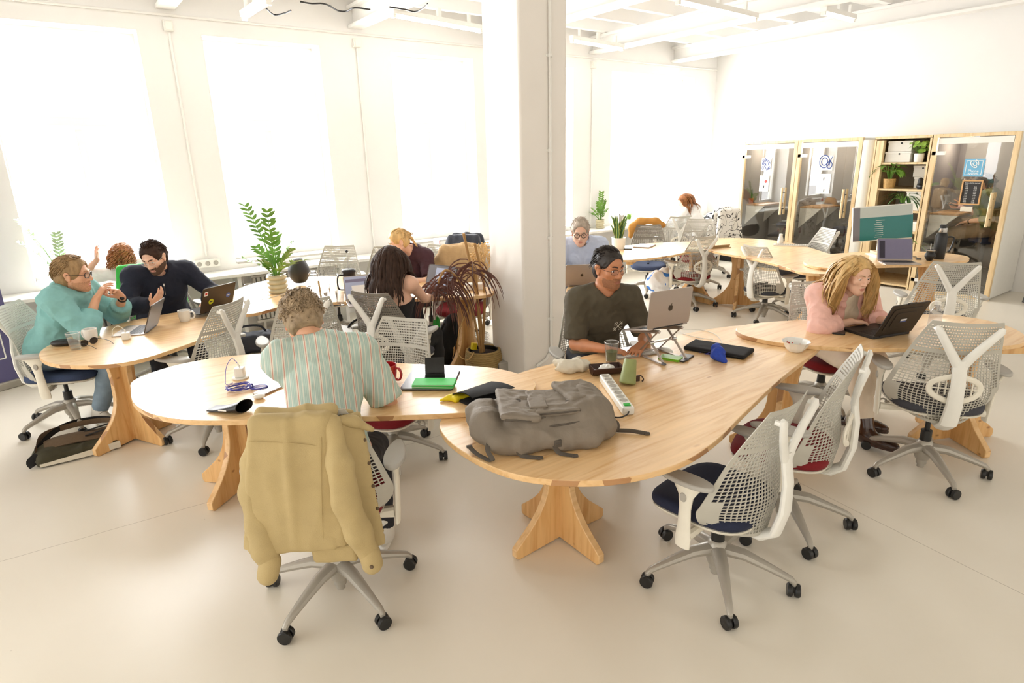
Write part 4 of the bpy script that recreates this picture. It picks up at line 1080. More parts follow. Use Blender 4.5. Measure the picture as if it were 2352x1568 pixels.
class Person:
    def __init__(s, label, hip, phi, sh, head, look, roll=0., sphi=None, size=1., wid=1., fem=False, skin='skin_fair', lip='lip_pink', h=.0055, jaw=1., nose=1.):
        s.label = label; s.size = size; s.h = h; s.skin = skin; s.lip = lip; s.fem = fem; s.wid = wid
        s.hip = V(hip); s.org = V((hip[0], hip[1], 0)); s.f = fwd(phi); s.r = V((s.f.y, -s.f.x, 0))
        s.sf = fwd(sphi if sphi is not None else phi); s.sr0 = V((s.sf.y, -s.sf.x, 0))
        s.sh = V(sh); s.head = V(head)
        s.up = (s.sh-s.hip).normalized()
        s.sr = (s.sr0-s.up*s.sr0.dot(s.up)*.6).normalized()
        s.tf = s.up.cross(s.sr).normalized()*-1
        if s.tf.dot(s.sf) < 0: s.tf = -s.tf
        L = V(look[1]) if look[0] == 'd' else V(look)-s.head
        f = L.normalized(); r = f.cross(V((0, 0, 1))).normalized(); u = r.cross(f)
        if roll: q = Matrix.Rotation(R(roll), 3, f); r, u = q @ r, q @ u
        s.hf, s.hr, s.hu = f, r, u; s.hs = (.93 if fem else 1.)*size
        s.jaw = jaw-.07*fem; s.nose = nose-.22*fem
        s.S = Sdf(); s.mats = [skin, lip]
        s.kids = []
        s.hw = (.165 if fem else .185)*size*wid
        s.shR = s.sh+s.sr*s.hw; s.shL = s.sh-s.sr*s.hw
    def H(s, x, y, z): return s.head+(s.hr*x+s.hf*y+s.hu*z)*s.hs
    def hm(s): return [[s.hr[i], s.hf[i], s.hu[i]] for i in range(3)]
    def arms(s, R_w, R_h, L_w, L_h, ul=.285, fl=.255):
        ul *= s.size; fl *= s.size
        s.elR, s.wrR = ik(s.shR, R_w, ul, fl, R_h); s.elL, s.wrL = ik(s.shL, L_w, ul, fl, L_h); return s
    def legs(s, aR, aL, kR=None, kL=None, tl=.43, cl=.42):
        tl *= s.size; cl *= s.size
        s.hiR = s.hip+s.r*.09*s.size; s.hiL = s.hip-s.r*.09*s.size
        s.knR, s.anR = ik(s.hiR, aR, tl, cl, kR or (s.hiR+s.f*.4+V((0, 0, .4)))); s.knL, s.anL = ik(s.hiL, aL, tl, cl, kL or (s.hiL+s.f*.4+V((0, 0, .4))))
        s.toes = [(s.anR, s.f), (s.anL, s.f)]; return s
    def hands(s, dR, nR, dL, nL, cR=.3, cL=.3, tR=.5, tL=.5): s.hd = (dR, nR, cR, tR, dL, nL, cL, tL); return s
    def torso(s, S, e=0., low=True, k=.05, neckless=False):
        z = s.size; w = s.wid; chest = s.hip+s.up*.34*z+s.tf*.012; M = [[s.sr[i], s.tf[i], s.up[i]] for i in range(3)]
        n0 = s.sh
        D = (s.sh-s.hip).length
        c = s.hip+s.up*D*.70; b = s.hip+s.up*D*.36
        fm = .92 if s.fem else 1.
        S.ell(c, ((.158*fm)*z*w+e, .108*z*w+e, .175*z+e), k, M); S.ell(b, (.142*fm*z*w+e, .105*z*w+e, .17*z+e), k, M)
        S.ell(s.hip+s.up*.05, (.172*z*w+e, .125*z+e, .13*z+e), k, M)
        S.cone(s.shL+s.sr*.035, s.shR-s.sr*.035, .058*z*w+e, None, k)
        for sh in (s.shL, s.shR): S.cone(s.sh+s.up*.045*z+ (sh-s.sh)*.22, sh, .045*z+e*.7, .052*z+e, .04)
        S.cone(s.hip+s.up*D*.80-s.tf*.02, s.sh+s.up*.01-s.tf*.01, .09*z*w+e, .075*z+e, k)
        if s.fem:
            for q in (-1, 1): S.ell(s.hip+s.up*D*.70+s.sr*q*.068*z+s.tf*.075*z, (.062*z+e*.6, .058*z+e*.6, .062*z+e*.6), .04)
        else:
            for q in (-1, 1): S.ell(s.hip+s.up*D*.74+s.sr*q*.07*z+s.tf*.06*z, (.075*z+e, .045*z+e, .06*z+e), .04, M)
    def headsdf(s):
        S = s.S; M = s.hm(); q = s.hs; H = s.H; j = s.jaw
        def E(c, r, k=.02, op='u'): S.ell(H(*c), tuple(v*q for v in r), k*q, M, op)
        E((0, -.014, .040), (.075, .096, .083))
        E((0, .024, -.022), (.064*j, .070, .088), .03)
        E((0, .045, -.070), (.044*j, .044, .040), .03)
        S.cone(H(-.052*j, .005, -.055), H(-.012, .072, -.095), .020*q, .018*q, .03*q); S.cone(H(.052*j, .005, -.055), H(.012, .072, -.095), .020*q, .018*q, .03*q)
        for x in (-1, 1):
            E((x*.043, .062, -.018), (.022, .020, .020), .02)
            S.cone(H(x*.010, .088-.004*s.fem, .031), H(x*.046, .074-.003*s.fem, .030), (.0095-.003*s.fem)*q, (.008-.002*s.fem)*q, .014*q)
            E((x*.031, .094, .010), (.017, .014, .012), .010, 's')
            E((x*.032, .0680, .008), (.0118, .0118, .0118), .003)
            E((x*.032, .0755, .0155), (.0170, .0100, .0068), .004); E((x*.032, .0750, -.0005), (.0155, .0090, .0048), .004)
            # ears
            E((x*.077, -.010, -.006), (.0085, .019, .033), .006); E((x*.086, -.016, .010), (.007, .019, .020), .008); E((x*.081, .000, -.030), (.006, .008, .011), .006)
            E((x*.090, -.008, .002), (.006, .010, .016), .004, 's')
            S.cone(H(x*.010, .101, -.030), H(x*.013, .096, -.032), .0090*q*s.nose, .0078*q, .006*q)
        S.cone(H(0, .088, .022), H(0, .110*(1+.02*(s.nose-1)), -.026), .0085*q, .0125*q*s.nose, .012*q)
        E((0, .090, -.057), (.023, .0125, .0060+.001*s.fem), .008); E((0, .0885, -.069), (.020, .0125, .0065+.002*s.fem), .008)
        E((0, .104, -.0632), (.022, .010, .0016), .003, 's')
        E((0, .074, -.098), (.020, .017, .016), .02)
        S.cone(s.H(0, -.028, -.050), s.sh+s.up*.02, (.054 if not s.fem else .046)*q, (.060 if not s.fem else .052)*q, .03*q)
    def body(s, legs=True, toes=True):
        S = s.S; z = s.size
        s.torso(S, -.002); s.headsdf()
        a = .92 if s.fem else 1.
        for sh, el, wr in ((s.shR, s.elR, s.wrR), (s.shL, s.elL, s.wrL)):
            S.cone(sh, el, .050*z*a, .038*z*a, .03); m = el.lerp(wr, .30)
            S.cone(el, m, .039*z*a, .040*z*a, .015); S.cone(m, wr, .040*z*a, .0255*z*a, .015)
        dR, nR, cR, tR, dL, nL, cL, tL = s.hd
        hs = z*(.9 if s.fem else 1.)
        hand(S, s.wrR, dR, nR, 1, cR, s=hs, thumb=tR); hand(S, s.wrL, dL, nL, -1, cL, s=hs, thumb=tL)
        if legs:
            for hi, kn, an, (_, td) in ((s.hiR, s.knR, s.anR, s.toes[0]), (s.hiL, s.knL, s.anL, s.toes[1])):
                S.cone(hi, kn, .078*z, .052*z, .04); c = kn.lerp(an, .3); S.cone(kn, c, .050*z, .053*z, .02); S.cone(c, an, .053*z, .034*z, .02)
                S.cone(an+V((0, 0, -.03)), an+td*.14+V((0, 0, -.045)), .032, .026, .03)
        P, Q = S.mesh(s.h); P = smooth(P, Q, 1, .35)
        s.P, s.Q = P, Q; c = P[Q].mean(1); s.N = vnormals(P, Q)
        rel = (c-np.array(s.head))/s.hs; s.loc = np.stack([rel @ np.array(s.hr), rel @ np.array(s.hf), rel @ np.array(s.hu)], 1)
        x, y, zz = s.loc.T
        mi = ((abs(x) < .021*(1-((zz+.0635)/.016)**2)) & (zz > -.0755) & (zz < -.0525) & (y > .084)).astype(int)
        if len(s.mats) > 2: mi[(abs(x) > .072) & (abs(x) < .12) & (abs(y+.01) < .05) & (abs(zz) < .05)] = 2
        s.o = np_obj('person', P-np.array(s.org), Q, s.mats, loc=s.org, mi=mi); tag(s.o, s.label, 'person'); s.o['group'] = 'people'
        del s.o['group']
        b = MB()
        for q in (-1, 1):
            b.ball(s.H(q*.032, .0728, .0075)-s.org, .0126*s.hs, 12, 8)
        b.build('eyeballs', 'eye_white', s.o, smooth=80)
        b = MB()
        for q in (-1, 1):
            c = s.H(q*.032, .0728, .0068)-s.org; n = (s.hf*1+s.hu*-.12).normalized()
            b.ball(c+n*.0070*s.hs, .0070*s.hs, 10, 8)
        b.build('irises', 'iris_dark', s.o, smooth=80)
        return s
    def shell(s, name, cond, off, m, th=.0):
        x, y, z = s.loc.T; k = cond(x, y, z) & (abs(x) < .13) & (abs(y) < .15) & (abs(z) < .16)
        if not k.any(): return
        P2 = s.P+s.N*off; p, q = compact(P2, s.Q[k])
        return np_obj(name, p-np.array(s.org), q, m, s.o)
    def brows(s, m, r=.0036):
        b = MB()
        for q in (-1, 1): b.tube([s.H(q*x_, y_, z_)-s.org for x_, y_, z_ in ((.012, .0965, .031), (.024, .0945, .0365), (.036, .0875, .037), (.047, .0775, .032))], [r*.8, r*1.1, r, r*.5], 6)
        b.build('eyebrows', m, s.o)
    def glasses(s, m, w=.026, hgt=.019, r=.0016, round_=False):
        b = MB()
        for q in (-1, 1):
            pts = []
            for k in range(20):
                a = 2*PI*k/20; e = 1.0 if round_ else .65
                cx = abs(math.cos(a))**e*(1 if math.cos(a) > 0 else -1); cz = abs(math.sin(a))**e*(1 if math.sin(a) > 0 else -1)
                pts.append(s.H(q*.033+cx*w, .106-.012*abs(q*.033+cx*w)/.05, .005+cz*hgt)-s.org)
            b.tube(pts, r*s.hs, 6, closed=True)
            b.tube([s.H(q*.058, .095, .010)-s.org, s.H(q*.079, .080, .012)-s.org, s.H(q*.086, -.005, .012)-s.org, s.H(q*.086, -.025, -.002)-s.org], r*.9*s.hs, 6)
        b.tube([s.H(-.008, .108, .010)-s.org, s.H(0, .1105, .013)-s.org, s.H(.008, .108, .010)-s.org], r*s.hs, 6)
        g = b.build('glasses', m, s.o)
        b = MB()
        for q in (-1, 1):
            b.add([s.H(q*.033+math.cos(2*PI*k/16)*w*.96, .1055-.012*abs(q*.033+math.cos(2*PI*k/16)*w)/.05, .005+math.sin(2*PI*k/16)*hgt*.96)-s.org for k in range(16)], [tuple(range(16))])
        b.build('lenses', 'drink_glass', g, smooth=0, fix=False)
    def shirt(s, m, e=.014, sleeve=1.0, se=.014, h=None, wr=.006, low=.10, name='shirt', cuff=.0, neck=.030, attr=False, freq=9., hem=None, strap=False, open_=0):
        S = Sdf(); z = s.size
        s.torso(S, e)
        a = .92 if s.fem else 1.
        for sh, el, w in ((s.shR, s.elR, s.wrR), (s.shL, s.elL, s.wrL)):
            if sleeve <= 0: continue
            if sleeve <= .5:
                t = sh.lerp(el, sleeve*2); S.cone(sh, t, .056*z*a+se, .050*z*a+se+.006, .04)
            else:
                q = min(1, (sleeve-.5)*2); t = el.lerp(w, q)
                S.cone(sh, el, .052*z*a+se, .044*z*a+se, .04); S.cone(el, el.lerp(t, .5), .046*z*a+se, .044*z*a+se, .02); S.cone(el.lerp(t, .5), t, .044*z*a+se, .032*z*a+se*.8, .02)
                if cuff: S.cone(t, t+(el-t).normalized()*.035, .036*z*a+se+cuff, None, .004)
        if strap: S.plane(s.hip+s.up*(s.sh-s.hip).length*.72+s.tf*.05, s.up+s.tf*-.35)
        if open_: D = (s.sh-s.hip).length; S.box(s.hip+s.up*D*.42+s.tf*.20, (open_, .165, .36), .03, .01, [[s.sr[i], s.tf[i], s.up[i]] for i in range(3)], 's')
        # flat sleeve ends and neckline
        for sh, el, w in ((s.shR, s.elR, s.wrR), (s.shL, s.elL, s.wrL)):
            if 0 < sleeve <= .5:
                t = sh.lerp(el, sleeve*2); d = (el-sh).normalized(); S.box(t+d*.075, (.1, .1, .075), .0, 0, frame3(d), 's')
            elif sleeve > .5:
                q = min(1, (sleeve-.5)*2); t = el.lerp(w, q); d = (w-el).normalized(); S.box(t+d*.055, (.07, .07, .055), .0, 0, frame3(d), 's')
        S.cone(s.sh+s.up*neck+s.tf*.012, s.head, .072*s.hs, .085*s.hs, .008, 's')
        if hem is not None: S.plane(s.hip+s.up*hem, -s.up)
        P, Q = S.mesh(h or s.h); P = smooth(P, Q, 1, .4)
        if wr: P = wrinkle(P, Q, wr*1.5, freq, seed=len(s.label)); P = wrinkle(P, Q, wr*.9, freq*2.1, seed=3)
        at_ = None
        if attr:
            at_ = {'lat': (P-np.array(s.hip)) @ np.array(s.sr)}
        o = np_obj(name, P-np.array(s.org), Q, m, s.o, attr=at_); s.shirtSP = (P, Q)
        return o
    def collar(s, m, name='collar', r=.062, ht=.045, open_=.6):
        b = MB(); n = 28; c0 = s.sh+s.up*.052
        ax_ = (s.head-s.hf*.03*0-c0).normalized()
        def fn(u, v):
            a = -PI/2*1+ (open_*.5)+(2*PI-open_)*u + PI
            d = s.sr*math.cos(a)+s.tf*math.sin(a)*1.0
            rr = r*s.size*(1.08 if v < .5 else 1.2)
            hh = (ht*math.sin(PI*min(v, .5))**1.0 if v <= .5 else ht*(1-(v-.5)*2*1.05))
            if v > .5: rr = r*s.size*(1.2+.35*(v-.5))
            return c0+d*rr*(1+.0*u)+ax_*hh*.9-s.org
        b.grid(fn, n, 6); b.build(name, m, s.o, smooth=60, solid=.004)
    def trousers(s, m, e=.012, end=1.0, wr=.005, h=None, name='trousers', top=.08):
        S = Sdf(); z = s.size; M = [[s.r[i], s.f[i], (0, 0, 1)[i]] for i in range(3)]
        S.ell(s.hip+V((0, 0, .02)), (.175*z*s.wid+e, .128*z+e, .125*z+e), .05, M)
        for hi, kn, an in ((s.hiR, s.knR, s.anR), (s.hiL, s.knL, s.anL)):
            t = kn.lerp(an, end); S.cone(hi, kn, .082*z+e, .058*z+e, .05); S.cone(kn, kn.lerp(t, .4), .057*z+e, .057*z+e, .02); S.cone(kn.lerp(t, .4), t, .057*z+e, .040*z+e, .02)
            d = (an-kn).normalized(); S.box(t+d*.08, (.1, .1, .08), 0, 0, frame3(d), 's')
        P, Q = S.mesh(h or s.h*1.15); P = smooth(P, Q, 1, .4)
        if wr: P = wrinkle(P, Q, wr, 12., seed=3)
        np_obj(name, P-np.array(s.org), Q, m, s.o); return s
    def shoes(s, m, kind='shoe', h=.006, sole='white_plastic'):
        for an, td in s.toes:
            td = V((td.x, td.y, 0)).normalized(); S = Sdf(); g = V((an.x, an.y, 0))
            l = V((td.y, -td.x, 0)); M = [[l[i], td[i], (0, 0, 1)[i]] for i in range(3)]
            zb = an.z-.075
            S.ell(an+V((0, 0, -.035))-td*.01, (.043, .055, .05), .03, M); S.ell(g+td*.12+V((0, 0, zb+.030)), (.047, .085, .034), .04, M); S.ell(g+td*.04+V((0, 0, zb+.035)), (.040, .10, .04), .04, M)
            S.cone(an+V((0, 0, -.02)), an+V((0, 0, .035)) if kind == 'shoe' else an.lerp(s.knR if an is s.anR else s.knL, .52), .046, .046 if kind == 'shoe' else .060, .03)
            S.plane(g+V((0, 0, zb)), (0, 0, -1))
            if kind == 'boot':
                d = ((s.knR if an is s.anR else s.knL)-an).normalized(); S.box(an+d*.30, (.1, .1, .09), 0, 0, frame3(d), 's')
            P, Q = S.mesh(h); P = smooth(P, Q, 1, .4)
            so = np_obj(kind, P-np.array(s.org), Q, m, s.o)
            b = MB(); out = [(x_*.047*(1 if y_ > -.3 else .86), y_*.15+.055) for x_, y_ in ((math.cos(2*PI*k/28), math.sin(2*PI*k/28)) for k in range(28))]
            b.prism(out, zb-.002, zb+.022, M=Matrix(((l.x, td.x, 0, g.x-s.org.x), (l.y, td.y, 0, g.y-s.org.y), (0, 0, 1, 0), (0, 0, 0, 1)))); b.build('sole', sole, so, bevel=.004)
            if kind == 'shoe':
                b = MB()
                for k in range(5):
                    c = an+td*(.045+.016*k)+V((0, 0, .018-.018*k)); b.tube([c-l*.022-s.org, c+V((0, 0, .008))-s.org, c+l*.022-s.org], .003, 5)
                b.build('laces', 'frame_black' if m == 'shoe_white' else 'paper', so)
        return s
def frame3(d):                      # 3x3 (rows of world axes) whose third column is d
    d = V(d).normalized(); a = V((1, 0, 0)) if abs(d.x) < .8 else V((0, 1, 0)); x = a.cross(d).normalized(); y = d.cross(x)
    return [[x[i], y[i], d[i]] for i in range(3)]
# ------------------------------------------------------------------ hair
def hair_cap(p, name, m, grow=.012, front=.055, low=-.03, back=-.085, h=None, lump=.004, top=.0, seed=1):
    front += .024
    """closed cap of hair over the skull; hairline given in head units (front height, ears, nape)"""
    S = Sdf(); M = p.hm(); q = p.hs
    S.ell(p.H(0, -.014, .040+top*.5), ((.075+grow)*q, (.096+grow)*q, (.083+grow+top*.5)*q), 0, M)
    S.ell(p.H(0, -.045, -.025), ((.066+grow)*q, (.062+grow)*q, (.070+grow*.5)*q), .04*q, M)
    # take the face away, then the sides below the hairline, then the nape
    S.ell(p.H(0, .128, front-.090), (.082*q, .100*q, .090*q), .012*q, M, 's')
    S.box(p.H(0, .10, low-.092), (.2*q, .115*q, .10*q), .02*q, .02*q, M, 's')
    for x in (-1, 1): S.ell(p.H(x*.085, .030, low-.01), (.022*q, .060*q, .055*q), .01*q, M, 's'); S.ell(p.H(x*.088, -.010, -.008), (.020*q, .026*q, .036*q), .008*q, M, 's')
    S.plane(p.H(0, 0, back), -p.hu-p.hf*.25)
    P, Q = S.mesh(h or min(p.h, .005)); P = wrinkle(P, Q, lump, 34., seed=seed) if lump else P
    return P, Q
def add_np(mb, P, Q, org): mb.add([V(x_)-org for x_ in P], [list(map(int, f)) for f in Q])
def locks(p, mb, n, rad, steps, flow, az=(0, 360), el=(-28, 88), grow=.008, seed=1, taper=.3, asp=1.8, sides=5, wob=.004, cond=None):
    """short hair locks lying on the skull: flow(az, el) gives a head-space direction"""
    rnd = random.Random(seed)
    for _ in range(n):
        a = R(rnd.uniform(*az)); e = math.asin(rnd.uniform(math.sin(R(el[0])), math.sin(R(el[1]))))
        d = V((math.sin(a)*math.cos(e), math.cos(a)*math.cos(e), math.sin(e)))
        if (cond and not cond(d)) or (d.z < .35 and d.y > -.05) or (d.z < -.1 and d.y > -.45): continue
        ra = (.075+grow, .096+grow, .083+grow)
        x = V((d.x*ra[0], d.y*ra[1]-.014, d.z*ra[2]+.040))*(1.0 if d.z > 0 else 1.05); pts = [x.copy()]; st = rad*2.2
        for k in range(steps):
            v = V(flow(d, rnd)); nrm_ = V(((x.x)/ra[0]**2, (x.y+.014)/ra[1]**2, (x.z-.04)/ra[2]**2)).normalized()
            v = (v-nrm_*v.dot(nrm_)*.8+V((rnd.gauss(0, 1), rnd.gauss(0, 1), rnd.gauss(0, 1)))*wob*60).normalized()
            x = x+v*st
            # keep on the skull surface
            u = V((x.x/ra[0], (x.y+.014)/ra[1], (x.z-.04)/ra[2])); L = u.length; tgt = 1.0+.05*rnd.random()
            if L < tgt: u = u*(tgt/L); x = V((u.x*ra[0], u.y*ra[1]-.014, u.z*ra[2]+.04))
            pts.append(x.copy())
        P = [p.H(*q)-p.org for q in pts]
        rs = [rad*p.hs*(1-(1-taper)*(i/(len(P)-1))) for i in range(len(P))]; rs[0] *= .6
        mb.tube(P, rs, sides, asp=asp)
def long_hair(p, name, m, n, length, seed=1, part=0., rad=.006, spread=1., ends=None, wave=.006, grav=.35, cols=None, sides=5, step=.028, front=True, pull=None, azr=(35, 325), fall=V((0, 0, -1)), mats=None):
    rnd = random.Random(seed); mb = MB()
    col = [(p.H(0, -.014, .040), p.hm(), (.080*p.hs, .100*p.hs, .088*p.hs)), (p.H(0, .015, -.035), p.hm(), (.068*p.hs, .068*p.hs, .085*p.hs))]
    caps = [(p.sh+p.up*.02, p.H(0, -.02, -.05), .062*p.size)]+[(p.shL+p.sr*.02, p.shR-p.sr*.02, .080*p.size), (p.hip+p.up*.15, p.sh-p.up*.05, .150*p.size*p.wid)]+[(a_, b_, .066*p.size) for a_, b_ in ((p.shR, p.elR), (p.shL, p.elL))]
    for i in range(n):
        a = R(rnd.uniform(*azr)); e = R(rnd.choice((rnd.uniform(52, 86), rnd.uniform(20, 60))))
        d = V((math.sin(a)*math.cos(e), math.cos(a)*math.cos(e), math.sin(e)))
        x = p.H(d.x*.080, d.y*.101-.014, d.z*.088+.040)
        sd = 1 if d.x > part else -1
        v = (p.hr*(sd*1.0 if d.y > -.2 else d.x*.5)+p.hf*(-.15 if d.y > 0 else -.5)+p.hu*.05).normalized()
        pts = [x.copy()]; L = length*rnd.uniform(.82, 1.06); st = step; k = int(L/st); ph = rnd.uniform(0, 6.28)
        for j in range(k):
            v = (v*(1-grav)+fall*grav*1.0+V((rnd.gauss(0, .06), rnd.gauss(0, .06), 0))).normalized()
            if pull is not None: v = (v+pull*.12).normalized()
            x = x+v*st
            x = x+(p.hr*math.sin(ph+j*.8)+p.hf*math.cos(ph+j*.7))*wave
            for _ in range(2):
                for c, M, r_ in col:
                    dl = x-c; q = [sum(dl[t]*M[t][w_] for t in range(3)) for w_ in range(3)]
                    Lq = math.sqrt(sum((q[t]/r_[t])**2 for t in range(3)))
                    lim = 1.0+.10*((i*37) % 17)/17
                    if Lq < lim:
                        q = [t*lim/max(Lq, 1e-4) for t in q]; x = c+V([sum(M[t][w_]*q[w_] for w_ in range(3)) for t in range(3)])
                dl = (x-p.head)/p.hs; hx, hy, hz = dl.dot(p.hr), dl.dot(p.hf), dl.dot(p.hu)
                lim = (.056+.022*((i*29) % 11)/11)*min(1, max(0, hy+.01)/.05)*min(1, max(0, .088-hz)/.03)
                if hy > -.01 and hx*sd < lim and hz > -.30: x = x+p.hr*(sd*lim-hx)*p.hs
                if hy > .045 and hz < .06: x = x-p.hf*(hy-.045)*p.hs*.5
                for ca, cb, cr_ in caps:
                    ba = cb-ca; t = max(0, min(1, (x-ca).dot(ba)/max(ba.dot(ba), 1e-9))); q = ca+ba*t; dl = x-q
                    cr2 = cr_+.012+.012*((i*53) % 13)/13
                    if dl.length < cr2: x = q+dl.normalized()*cr2
            pts.append(x.copy())
        w0 = rad*rnd.uniform(.7, 1.3)
        rs = [w0*(.7+.3*math.sin(PI*min(1, j/(len(pts)-1)*1.2))) * (1-.75*(j/(len(pts)-1))**3) for j in range(len(pts))]
        mb.tube([q-p.org for q in pts], rs, sides, asp=1.9)
    return mb
UPV = V((0, 0, 1))
def cdir(x, y, z=0.): a = c2(x, y); return V((a[0], a[1], z))
def fin_short(p, m, n=300, rad=.0042, seed=2, grow=.012, flow=None, az=(0, 360), cond=None, lump=.004, wob=.005, steps=6, el=(-28, 88), **k):
    P, Q = hair_cap(p, 'hair', m, grow=grow, lump=lump, **k)
    mb = MB(); add_np(mb, P, Q, p.org)
    if n: locks(p, mb, n, rad, steps, flow or (lambda d, r: (d.x*.4, -.6+.3*d.z, -.7)), az=az, el=el, grow=grow+.002, seed=seed, cond=cond, wob=wob)
    return mb.build('hair', m, p.o, smooth=80, fix=False)
# --- striped shirt man, back to us
p = Person('person with grey-brown hair in a pale green striped shirt, back to the camera', c3(-.82, 2.44, .585), 8, c3(-.885, 2.70, 1.035), c3(-.985, 2.80, 1.185), ('d', cdir(-.30, 1, -.75)), roll=-6, sphi=24, skin='skin_warm', wid=.95, h=.005)
p.mats = ['skin_warm', 'lip_pink', 'ear_red']
p.arms(c3(-.74, 2.98, .80), c3(-.52, 2.64, .72), c3(-1.02, 3.10, .80), c3(-1.14, 2.85, .70))
p.legs(c3(-.68, 2.72, .10), c3(-.98, 2.70, .10))
p.hands(cdir(-.6, .8, -.05), V((0, 0, -1)), cdir(.5, .85, -.05), V((0, 0, -1)))
p.body()
fin_short(p, 'hair_greybrown', n=1500, rad=.0034, el=(-52, 88), steps=7, seed=5, grow=.014, flow=lambda d, r: (.5*math.sin(d.x*9+d.z*7), -.35+.5*math.sin(d.z*11), -.75), cond=lambda d: d.y < .55 or d.z > .5, lump=.006, wob=.007, low=-.035, back=-.088)
p.shirt('striped_shirt', e=.020, sleeve=.46, se=.020, wr=.007, attr=True, freq=7, name='shirt', hem=-.02)
p.collar('striped_shirt', r=.060, ht=.05)
p.trousers('trousers_dark'); p.shoes('shoe_white', h=.008)
b = MB(); n = 40
b.tube([(p.hip+V((0, 0, .03))+p.r*(.185*math.cos(2*PI*k/n))+p.f*(.138*math.sin(2*PI*k/n)))-p.org for k in range(n)], .014, 6, closed=True); b.build('belt', 'frame_black', p.o)
# --- olive t-shirt man behind the laptop stand
p = Person('person in an olive t-shirt and glasses typing behind the laptop stand', c3(.56, 4.00, .575), 188, c3(.59, 3.80, 1.025), c3(.615, 3.765, 1.225), c3(1.15, 2.85, 1.06), sphi=186, skin='skin_tan', lip='lip_tan', h=.0045, wid=.92, nose=1.12)
p.arms(c3(.56, 3.49, .785), c3(.33, 3.72, .62), c3(.80, 3.56, .79), c3(.92, 3.72, .60))
p.legs(c3(.47, 3.55, .10), c3(.72, 3.55, .10))
p.hands(cdir(.75, -.02, -.10), cdir(0, 0, -1), cdir(-.35, -.45, -.12), cdir(0, 0, -1), cR=.28, cL=.34)
p.body()
fin_short(p, 'hair_black', n=520, rad=.0026, steps=8, seed=7, grow=.006, flow=lambda d, r: (.3+.2*d.x, -.5, -.4 if d.z < .6 else .1), cond=lambda d: d.y < .25 or d.z > .80, front=.072, low=-.025, wob=.002)
p.brows('hair_black', .0046); p.glasses('frame_black', w=.024, hgt=.0155, r=.0013)
p.shell('stubble', lambda x, y, z: ((z < -.047) & (y > -.02) & (z > -.108) & ~((abs(x) < .022) & (z > -.0735) & (z < -.054)) & (y > .03)) | ((abs(x) < .03) & (z < -.040) & (z > -.052) & (y > .085)), .0006, 'stubble_dark')
p.shirt('olive_tee', e=.015, sleeve=.44, se=.010, wr=.007, freq=7, name='t_shirt', hem=-.03, neck=.010)
p.trousers('trousers_dark'); p.shoes('shoe_white', h=.008)
# printed cross-shaped emblem on the left chest
P_, Q_ = p.shirtSP; ctr = p.hip+p.up*((p.sh-p.hip).length*.74)-p.sr*.085
def onchest(P_, ctr, p, u, v):
    best = None; q = ctr+p.sr*u+p.up*v; d = np.array(q); ft = np.array(p.tf)
    rel = P_-d; al = rel @ ft; off = rel-al[:, None]*ft; k = np.where((off**2).sum(1) < .007**2)[0]
    return q+p.tf*(float(al[k].max())+.0012 if len(k) else .13)
b = MB()
for s_ in (-1, 1):
    L_ = [onchest(P_, ctr, p, s_*t*.026, t*.030)-p.org for t in (-1, -.6, -.2, .2, .6, 1)]; b.tube(L_, .0028, 5)
for k in range(8):
    a = PI/4*k+PI/8; b.tube([onchest(P_, ctr, p, .022*math.cos(a), .026*math.sin(a))-p.org, onchest(P_, ctr, p, .032*math.cos(a), .037*math.sin(a))-p.org], .0022, 5)
b.build('chest_print', 'canvas', p.o)
# --- pink shirt woman
p = Person('person with long blond hair in a pink shirt typing on the black laptop', c3(2.32, 4.30, .565), 196, c3(2.235, 4.03, .985), c3(2.245, 3.90, 1.115), c3(2.45, 2.95, .86), sphi=194, fem=True, h=.0045)
p.arms(c3(2.24, 3.87, .812), c3(2.00, 3.74, .70), c3(2.44, 3.82, .83), c3(2.50, 3.9, .70), ul=.265, fl=.235)
p.legs(c3(2.34, 3.68, .11), c3(2.40, 3.92, .11))
p.toes = [(p.anR, fwd(215)), (p.anL, fwd(230))]
p.hands(cdir(.95, .12, -.04), cdir(0, 0, -1), cdir(.55, -.35, -.1), cdir(0, 0, -1), cR=.30, cL=.30)
p.body()
mb = long_hair(p, 'hair', 'hair_blond', 460, .45, seed=3, part=.012, rad=.0052, sides=4, wave=.0040, grav=.30, azr=(25, 335))
P, Q = hair_cap(p, 'hair', 'hair_blond', grow=.010, front=.075, low=.0, back=-.06, lump=.002); add_np(mb, P, Q, p.org)
mb.build('hair', 'hair_blond', p.o, smooth=80, fix=False)
p.brows('hair_sandy', .0030)
p.shirt('cream_shirt', e=.008, sleeve=0, wr=.003, name='blouse', neck=.012)
p.shirt('pink_shirt', e=.017, sleeve=.78, se=.022, wr=.008, freq=8, cuff=.006, name='overshirt', neck=.02, open_=.055)
p.trousers('trousers_cream', end=.80); p.shoes('boot_brown', kind='boot', sole='boot_brown')
